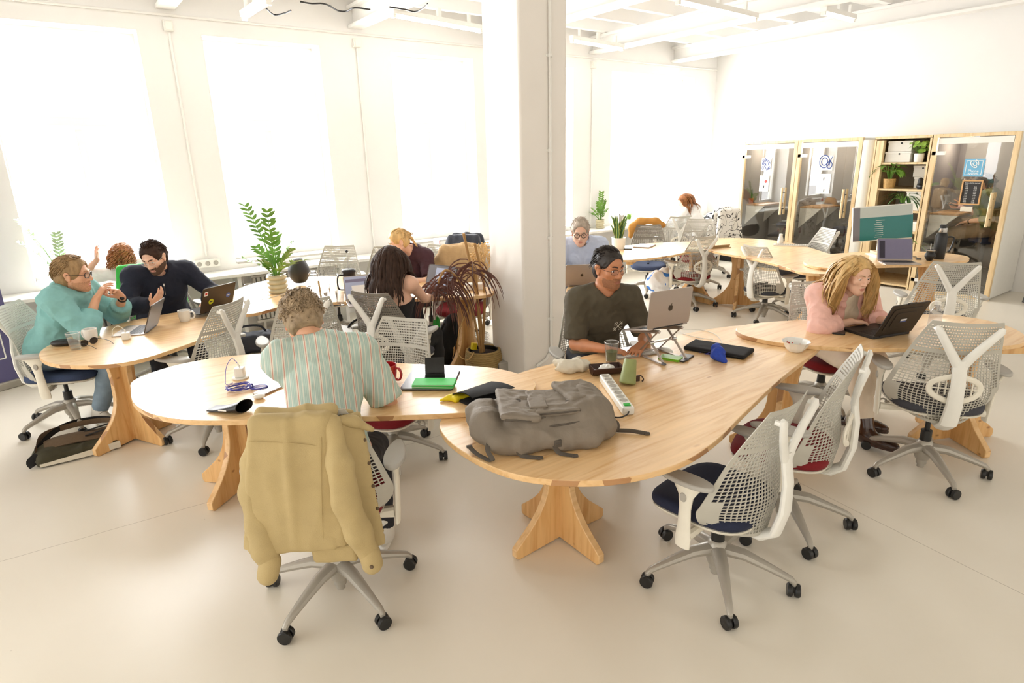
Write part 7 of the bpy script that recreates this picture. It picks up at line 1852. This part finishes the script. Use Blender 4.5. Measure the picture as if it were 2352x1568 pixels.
t = thing('low_cabinet', 'low white cabinet between the windows and the leftmost booth', 'cabinet', (9.62, 6.83, 0)); b = MB(); b.box((.33, 0, .735), (.66, .96, .03)); b.build('cabinet_top', 'white_plastic', t, bevel=.003); b = MB(); b.box((.34, 0, .57), (.62, .94, .30)); b.build('drawer_body', 'white_plastic', t, smooth=0); b = MB()
for y_ in (-.46, .46): b.box((.34, y_, .21), (.60, .025, .42))
b.build('side_leg', 'white_plastic', t, smooth=0); b = MB(); b.box((.36, 0, .11), (.50, .80, .22)); b.build('dark_plinth', 'black_plastic', t, smooth=0)
q_ = cpl((796, 586)); t = thing('card_holder', 'small blue card in a wooden block on the window counter', 'card holder', (q_.x, q_.y+.04, CT), R(-25)); b = MB(); b.box((0, 0, .009), (.12, .04, .018)); b.build('wooden_block', 'pine_pale', t, bevel=.002); b = MB(); b.box((0, 0, .068), (.09, .003, .10)); c_ = b.build('card', 'blue_print', t, smooth=0); b = MB(); b.prism([(.016*math.cos(2*PI*k/12), .085+.016*math.sin(2*PI*k/12)) for k in range(12)], 0, .001, M=Matrix.Translation((0, -.0018, 0)) @ Matrix.Rotation(R(90), 4, 'X')); b.build('card_mark', 'paper', c_, smooth=0)
q_ = cpl((1003, 564)); t = thing('photo_mug', 'white mug with a printed picture on the counter by the third window', 'mug', (q_.x, q_.y, CT), R(60)); b = MB(); b.lathe([(0, 0), (.045, 0), (.05, .005), (.05, .10), (.046, .10), (.044, .01), (0, .008)], 24); b.build('cup', 'porcelain', t); b = MB(); b.grid(lambda u, v: V((.0505*math.cos(R(230+50*u)), .0505*math.sin(R(230+50*u)), .025+.05*v)), 6, 2); b.build('printed_picture', 'sticker_red', t); b = MB(); b.tube(catmull([(.05, 0, .08), (.085, 0, .075), (.085, 0, .03), (.05, 0, .025)], 5, False), .006, 6); b.build('handle', 'porcelain', t)
# shelf plants, shoe
def shelf_p(px, z, dx): p = atX(*px, FX+dx); return V((p.x, p.y, z))
p_ = shelf_p((2111, 360), 1.7212, .10); t = thing('pancake_plant', 'round-leaved green plant in a white pot on the top shelf', 'potted plant', p_); b = MB(); b.lathe([(0, 0), (.05, 0), (.055, .01), (.06, .11), (.052, .11), (0, .10)], 20); b.build('pot', 'porcelain', t); rnd = random.Random(3); s_ = MB(); l_ = MB()
for k in range(26):
    a = rnd.uniform(0, 6.28); q = rnd.uniform(.04, .13); top = V((q*math.cos(a)*.8, q*math.sin(a), .14+rnd.uniform(.0, .13))); s_.tube([(0, 0, .1), top*.6+V((0, 0, .05)), top], .002, 4); n_ = V((math.cos(a)*.5-.4, math.sin(a)*.5, .8)).normalized(); M = frame(top, n_.cross(V((0, 0, 1))) if abs(n_.z) < .98 else (1, 0, 0), n_.cross(n_.cross(V((0, 0, 1))))); l_.add([(.032*math.cos(2*PI*i/10), .036*math.sin(2*PI*i/10), .004*math.cos(4*PI*i/10)) for i in range(10)], [tuple(range(10))], 0, M)
s_.build('stems', 'leaf_green', t); l_.build('leaves', 'leaf_fresh', t, fix=False)
def broad(t, n, L, W, m, seed, z0, spread=(.1, .9)):
    rnd = random.Random(seed); l_ = MB(); s_ = MB()
    for k in range(n):
        a = rnd.uniform(0, 6.28); d = V((math.cos(a)*.75, math.sin(a), 0)); u = rnd.uniform(*spread); top = d*(.05+.12*u)+V((0, 0, z0+.20-.10*u)); s_.tube([(d.x*.02, d.y*.02, z0), d*.05+V((0, 0, z0+.1)), top], .003, 5); ld = (d*(.6+.5*u)+V((0, 0, .35-.9*u))).normalized(); lx = ld.cross(V((0, 0, 1))).normalized(); up = lx.cross(ld); vs, fs = leafpts(L*rnd.uniform(.8, 1.15), W, .35, 7, .2); l_.add(vs, fs, 0, Matrix(((lx.x, ld.x, up.x, top.x), (lx.y, ld.y, up.y, top.y), (lx.z, ld.z, up.z, top.z), (0, 0, 0, 1))))
    s_.build('stems', 'leaf_green', t); l_.build('leaves', m, t, smooth=70, fix=False)
p_ = shelf_p((2041, 431), 1.3712, .08); t = thing('pothos', 'broad-leaved green plant in a woven pot on the second shelf', 'potted plant', p_); b = MB(); b.lathe([(0, 0), (.062, 0), (.068, .01), (.078, .13), (.07, .13), (0, .12)], 22); b.build('woven_pot', 'wicker', t); broad(t, 20, .15, .085, 'leaf_green', 5, .12)
p_ = shelf_p((2072, 486), 1.0812, .10); t = thing('fern', 'dark drooping fern on the third shelf', 'potted plant', p_); b = MB(); b.lathe([(0, 0), (.05, 0), (.06, .10), (0, .09)], 18); b.build('pot', 'black_plastic', t); broad(t, 30, .20, .026, 'leaf_dark', 7, .05, (.2, 1.))
p_ = shelf_p((2076, 590), .4212, .10); t = thing('spider_plant', 'grassy plant low on the shelf behind the lilac screen laptop', 'potted plant', p_); b = MB(); b.lathe([(0, 0), (.05, 0), (.06, .10), (0, .09)], 18); b.build('pot', 'terracotta', t); broad(t, 20, .22, .024, 'leaf_green', 9, .08, (.2, 1.))
p_ = shelf_p((2112, 432), 1.3712, .10); t = thing('shoe', 'black shoe standing upright on the second shelf', 'shoe', p_, R(20)); S = Sdf(); S.cone((0, 0, .035), (.02, 0, .12), .035, .030, .03); S.cone((0, 0, .03), (-.05, -.02, .03), .034, .028, .03); S.plane((0, 0, 0), (0, 0, -1)); P, Q = S.mesh(.006); np_obj('upper', P, Q, 'black_leather', t); b = MB(); b.prism(rrect(.14, .07, .03, 5, -.02, -.01), 0, .012); b.build('sole', 'black_rubber', t)
# things seen inside the two left booths
for px, lb in (((1722, 463), 'dark pot plant on the desk inside the leftmost booth'),):
    p_ = atX(*px, FX+.3); t = thing('pot_plant', lb, 'potted plant', (p_.x, p_.y, 1.0565)); b = MB(); b.lathe([(0, 0), (.05, 0), (.06, .09), (0, .08)], 18); b.build('pot', 'terracotta', t); o_ = swords(t, 24, .22, .04, 'leaf_dark', 'leaf_dark', 14, .03); o_.location.z = .07
# --- floor things
t = thing('basket_planter', 'rope basket planter with a withered dracaena, left of the pillar', 'planter', (*at(1112, 862).xy, 0)); b = MB()
for k in range(13):
    z = .012+.0195*k; r = .135+.022*math.sin(PI*k/15); b.tube([(r*math.cos(2*PI*j/28), r*math.sin(2*PI*j/28), z+.002*math.sin(j*3+k)) for j in range(28)], .0118, 6, closed=True)
b.build('rope_wall', 'rope', t); b = MB(); b.lathe([(0, .01), (.12, .01), (.135, .10), (.142, .25), (.128, .25), (.125, .215), (0, .215)], 26); b.build('inner_pot', 'black_plastic', t); b = MB(); b.lathe([(.125, .217), (.08, .228), (0, .224)], 26, caps=False); b.build('soil', 'soil', t)
b = MB(); b.tube(catmull([(-.01, 0, .22), (-.03, .0, .55), (-.05, .0, .95), (-.07, .01, 1.02)], 6, False), [.014]*13+[.012]*6, 8); b.tube(catmull([(.01, .01, .22), (-.01, .02, .6), (-.09, .02, 1.05), (-.15, 0, 1.3)], 6, False), .012, 8); b.tube(catmull([(-.03, 0, .22), (-.09, .0, .6), (-.22, -.02, .9), (-.36, -.03, 1.02), (-.44, -.03, .92)], 6, False), .010, 8); b.tube(catmull([(.0, .0, .3), (.05, .02, .8), (-.02, .02, 1.15), (-.04, .0, 1.2)], 6, False), .012, 8); b.build('canes', 'bark', t)
rnd = random.Random(4); l_ = MB()
for c_, n_, dr in (((-.44, -.03, .90), 46, 1.), ((-.07, .01, 1.02), 34, .9), ((-.30, -.02, .98), 26, 1.)):
    for k in range(n_):
        a = rnd.uniform(0, 6.28); d = V((math.cos(a), math.sin(a)*.8, 0)); L_ = rnd.uniform(.28, .50); el = rnd.uniform(-.2, .9); v = (d+V((0, 0, el))).normalized(); p = V(c_)+V((0, 0, rnd.uniform(-.08, .04))); pts = [p.copy()]
        for j in range(7): v = (v*.72+V((0, 0, -.34*dr))).normalized(); p = p+v*L_/7; pts.append(p.copy())
        l_.tube(pts, [.0035, .0055, .0062, .006, .0054, .0045, .003, .001], 4, asp=.35)
l_.build('leaves', 'leaf_bronze', t, smooth=60); b = MB(); b.box((-.115, .06, .26), (.05, .03, .06), M=Matrix.Rotation(R(12), 4, 'Y')); b.build('yellow_tag', 'yellow', t)
b = MB(); b.tube(catmull([(-.10, -.03, .72), (-.24, -.05, .55), (-.30, -.06, .30), (-.22, -.08, .22), (-.13, -.05, .26)], 6, False), .005, 6); b.build('binding_cord', 'straw', t)
def blotch(name, bg, fg, sc, t0, dist=1.2, w=None):
    m = bpy.data.materials.new(name); m.use_nodes = True; nt = m.node_tree; N = nt.nodes; L = nt.links; bs = N['Principled BSDF']; tc = N.new('ShaderNodeTexCoord'); nz = N.new('ShaderNodeTexNoise'); nz.inputs['Scale'].default_value = sc; nz.inputs['Detail'].default_value = .5; nz.inputs['Distortion'].default_value = dist; L.new(tc.outputs['Object'], nz.inputs['Vector'])
    r_ = ramp(N, [(0, lin(bg)), (t0-.005, lin(bg)), (t0, lin(fg))]+([(t0+w, lin(fg)), (t0+w+.005, lin(bg))] if w else [])); L.new(nz.outputs['Fac'], r_.inputs[0]); L.new(r_.outputs[0], bs.inputs['Base Color']); bs.inputs['Roughness'].default_value = .7; MATS[name] = m
blotch('printed_plastic', (236, 236, 238), (56, 124, 212), 6, .54); blotch('squiggle_cloth', (238, 234, 226), (50, 46, 44), 8, .485, w=.035)
def soft_thing(name, label, cat, loc, rz, parts, m, vox=.008, amp=.012, freq=9, seed=1, part='bag_body'):
    t = thing(name, label, cat, loc, rz); S = Sdf()
    for p in parts: getattr(S, p[0])(*p[1:])
    P, Q = S.mesh(vox); P = wrinkle(P, Q, amp, freq, seed); P[:, 2] = np.maximum(P[:, 2], .0008); np_obj(part, P, Q, m, t); return t
bk = at(1058, 838)
t = soft_thing('backpack', 'black backpack slumped on the floor behind the rope planter', 'backpack', (bk.x-.03, bk.y+.12, .0006), R(-20), [('ell', (0, 0, .17), (.17, .12, .20), .05), ('ell', (.05, .02, .34), (.11, .09, .14), .06), ('ell', (-.13, -.06, .10), (.10, .08, .11), .05)], 'black_fabric', seed=3)
b = MB()
for s in (-1, 1): b.tube(catmull([(s*.06, -.08, .42), (s*.09-.06, -.16, .30), (s*.10-.10, -.16, .12), (s*.08-.12, -.13, .03)], 6, False), .014, 4, asp=.3)
b.build('shoulder_straps', 'black_fabric', t)
bk = at(1008, 815)
soft_thing('carrier_bag', 'bright green carrier bag on the floor under the dead plant leaves', 'bag', (bk.x, bk.y+.1, .0006), R(10), [('ell', (0, 0, .10), (.10, .08, .12), .04), ('cone', (.02, 0, .15), (.06, .0, .34), .06, .025, .05)], 'green_bright', seed=5, amp=.016)
bk = at(585, 806)
t = soft_thing('shoulder_bag', 'dark navy bag on the floor behind the long near table, left', 'bag', (bk.x, bk.y, .0006), R(-15), [('box', (0, 0, .10), (.20, .10, .10), .05, .03)], 'jacket_dark', seed=6); b = MB(); b.tube(catmull([(-.16, 0, .18), (-.1, 0, .27), (.08, 0, .27), (.15, 0, .18)], 6, False), .012, 5, asp=.5); b.build('handle', 'jacket_dark', t)
bk = at(822, 738, .30); t = soft_thing('tote_bag', 'black bag hanging beside the dark haired woman\'s chair', 'bag', c3(-1.22, 4.52, .22), R(10), [('box', (0, 0, .16), (.13, .06, .16), .05, .03), ('ell', (-.05, -.02, .10), (.10, .06, .09), .04)], 'black_fabric', seed=7); b = MB(); b.tube(catmull([(-.08, 0, .28), (-.03, .0, .48), (.12, .0, .50), (.10, 0, .28)], 6, False), .009, 5); b.build('handle', 'black_fabric', t)
bk = c3(1.80, 8.02, 0); t = soft_thing('plastic_bag', 'white and blue plastic bag in front of the blue seat chair', 'bag', (bk.x, bk.y-.25, .20), R(0), [('ell', (0, 0, .12), (.20, .14, .14), .05), ('ell', (.10, -.02, .16), (.12, .12, .12), .05)], 'printed_plastic', seed=8, amp=.022)
for pz, lb in (((1166, 866), 'grey metal box on the floor at the pillar foot'),):
    p_ = at(*pz); t = thing('floor_box', lb, 'box', (p_.x-.02, p_.y+.06, 0), R(-5)); b = MB(); b.box((0, 0, .075), (.12, .14, .15)); b.build('housing', 'grey_plastic', t, bevel=.008); b = MB(); b.box((-.061, 0, .08), (.003, .10, .10)); b.build('front_plate', 'steel_grey', t)
p_ = at(1090, 812); t = thing('cable_heap', 'heap of white cables on the floor behind the rope planter', 'cable', (p_.x+.28, p_.y+.35, .001)); b = MB(); rnd = random.Random(9)
for k in range(7): r_ = rnd.uniform(.08, .15); cx_ = rnd.uniform(-.05, .05); b.tube([(cx_+r_*math.cos(2*PI*j/18), r_*.7*math.sin(2*PI*j/18), .008+.011*k) for j in range(18)], .006, 5, closed=True)
b.build('coils', 'cable_white', t)
for pts, lb in ((((762, 705), (782, 722), (790, 745), (785, 768), (775, 790)), 'thin black cable hanging down to the floor behind the middle table'), (((800, 742), (770, 738), (760, 758), (790, 762), (815, 748)), 'black cable loop on the floor under the middle table')):
    P = [at(*q, .012 if k or 'loop' in lb else .012) for k, q in enumerate(pts)]; t = thing('floor_cable', lb, 'cable', P[0]); b = MB(); b.tube(catmull([p-P[0] for p in P], 6, False), .005, 6); b.build('cord', 'cable_black', t)
# messenger bag
mc = c3(-3.06, 3.93, 0); t = thing('messenger_bag', 'olive and brown messenger bag lying on the floor by the left table leg', 'bag', (mc.x, mc.y, .0006), R(38)-YAW)
S = Sdf(); S.box((-.02, -.03, .035), (.23, .15, .033), .03, .02); S.ell((-.17, -.04, .042), (.10, .13, .04), .04); P, Q = S.mesh(.007); P = wrinkle(P, Q, .012, 9, 4); P[:, 2] = np.maximum(P[:, 2], .0008); np_obj('bag_body', P, Q, 'olive_canvas', t)
b = MB(); b.grid(lambda u, v: V((-.20+.50*u, .13-.20*v, .075+.010*math.sin(u*6)+.018*math.sin(PI*v)+.05*max(0, u-.6))), 14, 8); b.build('flap', 'brown_felt', t, solid=.008)
b = MB(); b.grid(lambda u, v: V((.30+.055*math.sin(PI*v), .14-.24*u, .115-.10*v)), 8, 8); b.build('flap_fold', 'brown_felt', t, solid=.008)
for y_ in (.07, -.02): rect('velcro_strip', 'black_fabric', t, Matrix.Translation((.12, y_, .104)) @ Matrix.Rotation(R(-6), 4, 'Y'), .17, .022, .003)
b = MB(); b.grid(lambda u, v: V((-.24+.46*u, -.185-.012*math.sin(PI*u), .012+.05*v*(.4+.6*u))), 16, 3); b.build('white_band', 'canvas', t, solid=.006)
for q in range(2):
    b = MB(); b.tube(catmull([(-.25, -.08+.05*q, .07), (-.20+.05*q, .14, .11), (-.02, .25+.05*q, .10), (.16, .24+.05*q, .09), (.27, .12, .09)], 7, False), .019, 4, asp=.18, up=(0, .3, 1)); b.build('shoulder_strap', ['brown_felt', 'black_fabric'][q], t)
b = MB(); b.tube(catmull([(-.24, -.12, .08), (-.285, -.14, .05), (-.275, -.15, .015)], 5, False), .022, 4, asp=.25, up=(1, 0, 0)); b.build('strap_end', 'black_fabric', t)
# tall metal stool at the right edge of the picture
sp_ = at(2352, 660); t = thing('metal_stool', 'tall grey metal stool cut by the right edge beside the booths', 'stool', (9.86, 2.02, 0)); b = MB(); b.prism(rrect(.32, .32, .05, 4), .745, .765); b.build('seat', 'steel_grey', t, bevel=.004)
for sx in (-1, 1):
    for sy in (-1, 1): b = MB(); b.tube([(sx*.22, sy*.22, .0), (sx*.13, sy*.13, .745)], [.018, .024], 4, asp=1.0); b.build('leg', 'steel_grey', t, smooth=0)
b = MB()
for sx in (-1, 1): b.cyl((sx*.19, -.19, .25), (sx*.19, .19, .25), .008, n=8); b.cyl((-.19, sx*.19, .25), (.19, sx*.19, .25), .008, n=8)
b.build('foot_bar', 'steel_grey', t)
# roll-up banner at the left edge
b0, b1 = at(-25, 905), at(60, 880); d_ = (b1-b0).normalized(); wB = .85; t = thing('rollup_banner', 'purple roll-up banner with a white logo at the left edge', 'banner', b1-d_*wB/2, math.atan2(d_.y, d_.x))
b = MB(); b.box((0, 0, 1.04), (wB-.01, .004, 1.96)); b.build('banner_sheet', 'banner_purple', t, smooth=0); b = MB(); b.box((0, .01, .035), (wB, .09, .07)); b.build('base', 'grey_metal', t, bevel=.01); b = MB(); b.cyl((0, .02, .06), (0, .02, 2.03), .008, n=8); b.cyl((-wB/2, .005, 2.03), (wB/2, .005, 2.03), .012, n=8); b.build('pole', 'grey_metal', t)
OB = Matrix.Translation((0, -.0026, 0)) @ Matrix(((1, 0, 0, 0), (0, 0, -1, 0), (0, 1, 0, 0), (0, 0, 0, 1))); b = MB()
lx = wB/2-.10
for s_, y_, z_ in (('IMPACT', .455, .075), ('HUB', .375, .105)):
    vs, fs = text_mesh(s_, z_, align='RIGHT', bold=True); b.add(vs, fs, 0, OB @ Matrix.Translation((lx-.035, y_, 0)))
b.build('logo_lettering', 'paper', t, smooth=0); b = MB(); x0, x1, z0, z1 = -wB/2+.12, lx, .28, .54
for (cx_, cz_, w_, h_) in (((x0+x1)/2, z1, x1-x0, .011), ((x0+x1)/2, z0, x1-x0, .011), (x1, (z0+z1)/2, .011, z1-z0), (x0, (z0+z1)/2, .011, z1-z0)): b.box((cx_, -.003, cz_), (w_, .002, h_))
b.build('logo_frame', 'paper', t, smooth=0)
# --- clothes on chair backs (placed in the chair's own frame)
def on_chair(key, name, label, cat):
    c = CHAIRS[key]; return thing(name, label, cat, (c.location.x, c.location.y, 0), c.rotation_euler.z)
def cloth(t, ops, m, name, vox=.007, amp=.012, freq=8, seed=1, sm=1, stretch=(1, 1, .45)):
    S = Sdf()
    for o_ in ops: getattr(S, o_[0])(*o_[1:])
    P, Q = S.mesh(vox); P = wrinkle(P, Q, amp, freq, seed, stretch); P = smooth(P, Q, sm, .4); return np_obj(name, P, Q, m, t)
def sheet(z0, z1, w0, w1, y0, y1, x0=0., x1=0., r=.015, n=22, k=.02, bow=.0):
    out = []
    for i in range(n):
        s = i/(n-1); z = z0+(z1-z0)*s; w = w0+(w1-w0)*s; y = y0+(y1-y0)*s; x = x0+(x1-x0)*s
        out.append(('cone', (x-w, y+bow*.5, z), (x, y-bow, z), r, r, k)); out.append(('cone', (x, y-bow, z), (x+w, y+bow*.5, z), r, r, k))
    return out
def hang(pts, rs, k=.03): return [('cone', pts[i], pts[i+1], rs[i], rs[i+1], k) for i in range(len(pts)-1)]
t = on_chair('D', 'jacket', 'khaki denim jacket hanging over the back of the near chair', 'jacket')
JK = dict(freq=9, stretch=(1, 1, .3)); t.location -= fwd(3)*-.045
cloth(t, sheet(1.0, .50, .122, .185, -.372, -.40, -.025, -.05, .011, 30, .016, bow=.006)+[('cone', (-.135, -.30, 1.0), (.115, -.30, 1.005), .024, .024, .03), ('cone', (-.13, -.35, .995), (.11, -.35, .995), .020, .020, .03), ('box', (-.06, -.402, .505), (.165, .012, .028), .010, .006)], 'jacket_khaki', 'back_panel', seed=2, amp=.013, **JK)
cloth(t, hang([(.130, -.355, .975), (.150, -.392, .84), (.160, -.412, .68), (.195, -.412, .54), (.225, -.405, .43)], [.030, .044, .042, .040, .036]), 'jacket_khaki', 'sleeve', seed=3, amp=.013, **JK)
cloth(t, hang([(.226, -.405, .445), (.232, -.403, .400)], [.040, .040], .004), 'jacket_khaki', 'cuff', seed=3, amp=.003)
fp = []
for i in range(24):
    s = i/23; z = .975-.53*s; fp.append(('cone', (.135+.03*s, -.335-.02*s, z), (.205+.055*s, -.265-.05*s, z-.01), .010, .010, .016))
cloth(t, fp, 'jacket_khaki', 'front_panel', seed=4, amp=.012, **JK)
cloth(t, [('cone', (.12, -.345, .985), (.195, -.300, .955), .014, .018, .02), ('cone', (.195, -.300, .955), (.255, -.270, .905), .018, .008, .02), ('cone', (.10, -.30, 1.0), (.17, -.25, .965), .014, .016, .02)], 'jacket_khaki', 'collar', seed=5, amp=.006)
cloth(t, hang([(-.145, -.335, .96), (-.175, -.335, .82), (-.200, -.345, .70), (-.185, -.375, .58), (-.165, -.405, .49), (-.150, -.412, .42)], [.030, .042, .042, .038, .036, .034]), 'jacket_khaki', 'sleeve', seed=6, amp=.013, **JK)
cloth(t, hang([(-.150, -.412, .44), (-.165, -.415, .385)], [.040, .039], .004), 'jacket_khaki', 'cuff', seed=3, amp=.003)
cloth(t, [('box', (.09, -.385, .445), (.085, .013, .038), .011, .01), ('box', (.07, -.375, .48), (.06, .012, .05), .010, .02)], 'jacket_khaki', 'hem', seed=8, amp=.008)
for (x_, y_, z_) in [(.214+.055*s_, -.270-.05*s_, .975-.53*s_) for s_ in (.2, .38, .56, .74)]+[(.238, -.443, .415), (.07, -.392, .50)]:
    b = MB(); b.ball((x_, y_-.004, z_), (.008, .004, .008), 12, 6); b.build('button', 'brown_felt', t)
b = MB(); b.tube([(-.16, -.404, .94), (-.02, -.400, .925), (.11, -.392, .90)], .0016, 5); b.tube([(.095, -.396, .94), (.075, -.412, .72), (.06, -.420, .52)], .0016, 5); b.build('seam', 'jacket_khaki', t)
t = on_chair('Z', 'coat', 'beige coat hung over the chair left of the pillar', 'coat')
cloth(t, sheet(1.02, .62, .20, .25, -.24, -.19, r=.03, n=14, k=.04)+sheet(1.02, .70, .19, .22, -.37, -.40, r=.03, n=10, k=.04)+hang([(.20, -.27, .98), (.27, -.24, .85), (.27, -.2, .68)], [.06, .06, .05]), 'tan_coat', 'coat_body', vox=.011, seed=3, amp=.028, freq=7)
cloth(t, hang([(-.17, -.27, 1.0), (-.27, -.22, .90), (-.30, -.20, .80)], [.05, .06, .05]), 'grey_plastic', 'lining', vox=.011, amp=.015)
t = on_chair('Z', 'cushion', 'burgundy cushion on the chair under the beige coat', 'cushion'); softbox('cushion_body', (0, -.12, .60), (.20, .05, .09), .04, 'burgundy', 0, 8, 2, .004, .012, t)
t = on_chair('V', 'jacket', 'dark jacket with red and blue trim over the chair before the third window', 'jacket')
cloth(t, sheet(1.03, .70, .15, .27, -.26, -.20, r=.03, n=12, k=.04)+sheet(1.03, .60, .15, .24, -.38, -.42, r=.03, n=12, k=.04), 'jacket_dark', 'jacket_body', vox=.011, seed=4, amp=.02, freq=7)
for x_, m_, nm in ((-.13, 'sticker_blue', 'blue_trim'), (.13, 'sticker_red', 'red_trim')): softbox(nm, (x_, -.20, .86), (.028, .02, .10), .012, m_, 0, 5, 2, .003, .010, t)
t = on_chair('AA', 'jacket', 'bright green jacket over the curly haired woman\'s chair', 'jacket')
cloth(t, sheet(1.02, .50, .17, .26, -.35, -.40, r=.022, n=18, k=.03)+hang([(.19, -.33, .97), (.27, -.36, .75), (.28, -.36, .55)], [.05, .055, .045]), 'green_bright', 'jacket_body', vox=.011, seed=5, amp=.016, freq=7)
t = on_chair('R', 'cardigan', 'mustard cardigan draped over the top of the dark mesh chair', 'cardigan')
cloth(t, [('cone', (-.20, -.31, .93), (-.10, -.32, .985), .035, .04, .04), ('cone', (-.10, -.32, .985), (.12, -.32, .985), .04, .05, .04), ('cone', (.12, -.32, .985), (.22, -.30, .90), .05, .06, .04), ('cone', (.22, -.30, .90), (.25, -.30, .78), .05, .03, .04)], 'mustard', 'cardigan_body', vox=.011, seed=6, amp=.014, freq=7)
t = on_chair('U', 'patterned_coat', 'white coat with black squiggles draped over the far chair', 'coat')
cloth(t, sheet(1.05, .50, .15, .20, -.38, -.42, r=.03, n=16, k=.04)+sheet(1.05, .66, .15, .20, -.24, -.20, r=.03, n=12, k=.04)+[('cone', (-.12, -.31, 1.06), (.12, -.31, 1.06), .05, .05, .04)], 'squiggle_cloth', 'coat_body', vox=.012, seed=7, amp=.022, freq=6)
# ------------------------------------------------------------------ camera, light, view
cam = bpy.data.cameras.new('camera'); co = bpy.data.objects.new('camera', cam); C.objects.link(co)
cam.sensor_width = 36; cam.sensor_fit = 'HORIZONTAL'; cam.lens = FPX/2352*36; cam.clip_start = .05; cam.clip_end = 200
co.matrix_world = Matrix(((CR.x, CU.x, -CF.x, 0), (CR.y, CU.y, -CF.y, 0), (CR.z, CU.z, -CF.z, CH), (0, 0, 0, 1)))
bpy.context.scene.camera = co
W_ = bpy.data.worlds.new('sky'); bpy.context.scene.world = W_; W_.use_nodes = True
nt = W_.node_tree; N = nt.nodes; L = nt.links; bg = N['Background']
tc = N.new('ShaderNodeTexCoord'); sp = N.new('ShaderNodeSeparateXYZ'); L.new(tc.outputs['Generated'], sp.inputs[0])
mr = N.new('ShaderNodeMapRange'); mr.inputs['From Min'].default_value = -.15; mr.inputs['From Max'].default_value = .35; L.new(sp.outputs['Y'], mr.inputs['Value'])
rp = ramp(N, [(0, (1.0, .93, .83)), (1, (.97, .985, 1.0))]); L.new(mr.outputs[0], rp.inputs[0])
ms = N.new('ShaderNodeMapRange'); ms.inputs['To Min'].default_value = 1.15; ms.inputs['To Max'].default_value = 3.6; L.new(mr.outputs[0], ms.inputs['Value'])
L.new(rp.outputs[0], bg.inputs['Color']); L.new(ms.outputs[0], bg.inputs['Strength'])
# daylight through each window
for i, (a, b) in enumerate(WINS):
    l = bpy.data.lights.new('daylight', 'AREA'); l.shape = 'RECTANGLE'; l.size = b-a+.2; l.size_y = 2.5; l.energy = 135*(b-a); l.color = (.98, .99, 1)
    o = bpy.data.objects.new('daylight', l); C.objects.link(o); o.location = ((a+b)/2, WY+.9, 2.25); o.rotation_euler = (R(-78), 0, 0)
vs_ = bpy.context.scene.view_settings
bpy.context.scene.display_settings.display_device = 'sRGB'
vs_.view_transform = 'Standard'; vs_.look = 'None'; vs_.gamma = 1; vs_.use_curve_mapping = False; vs_.exposure = .46
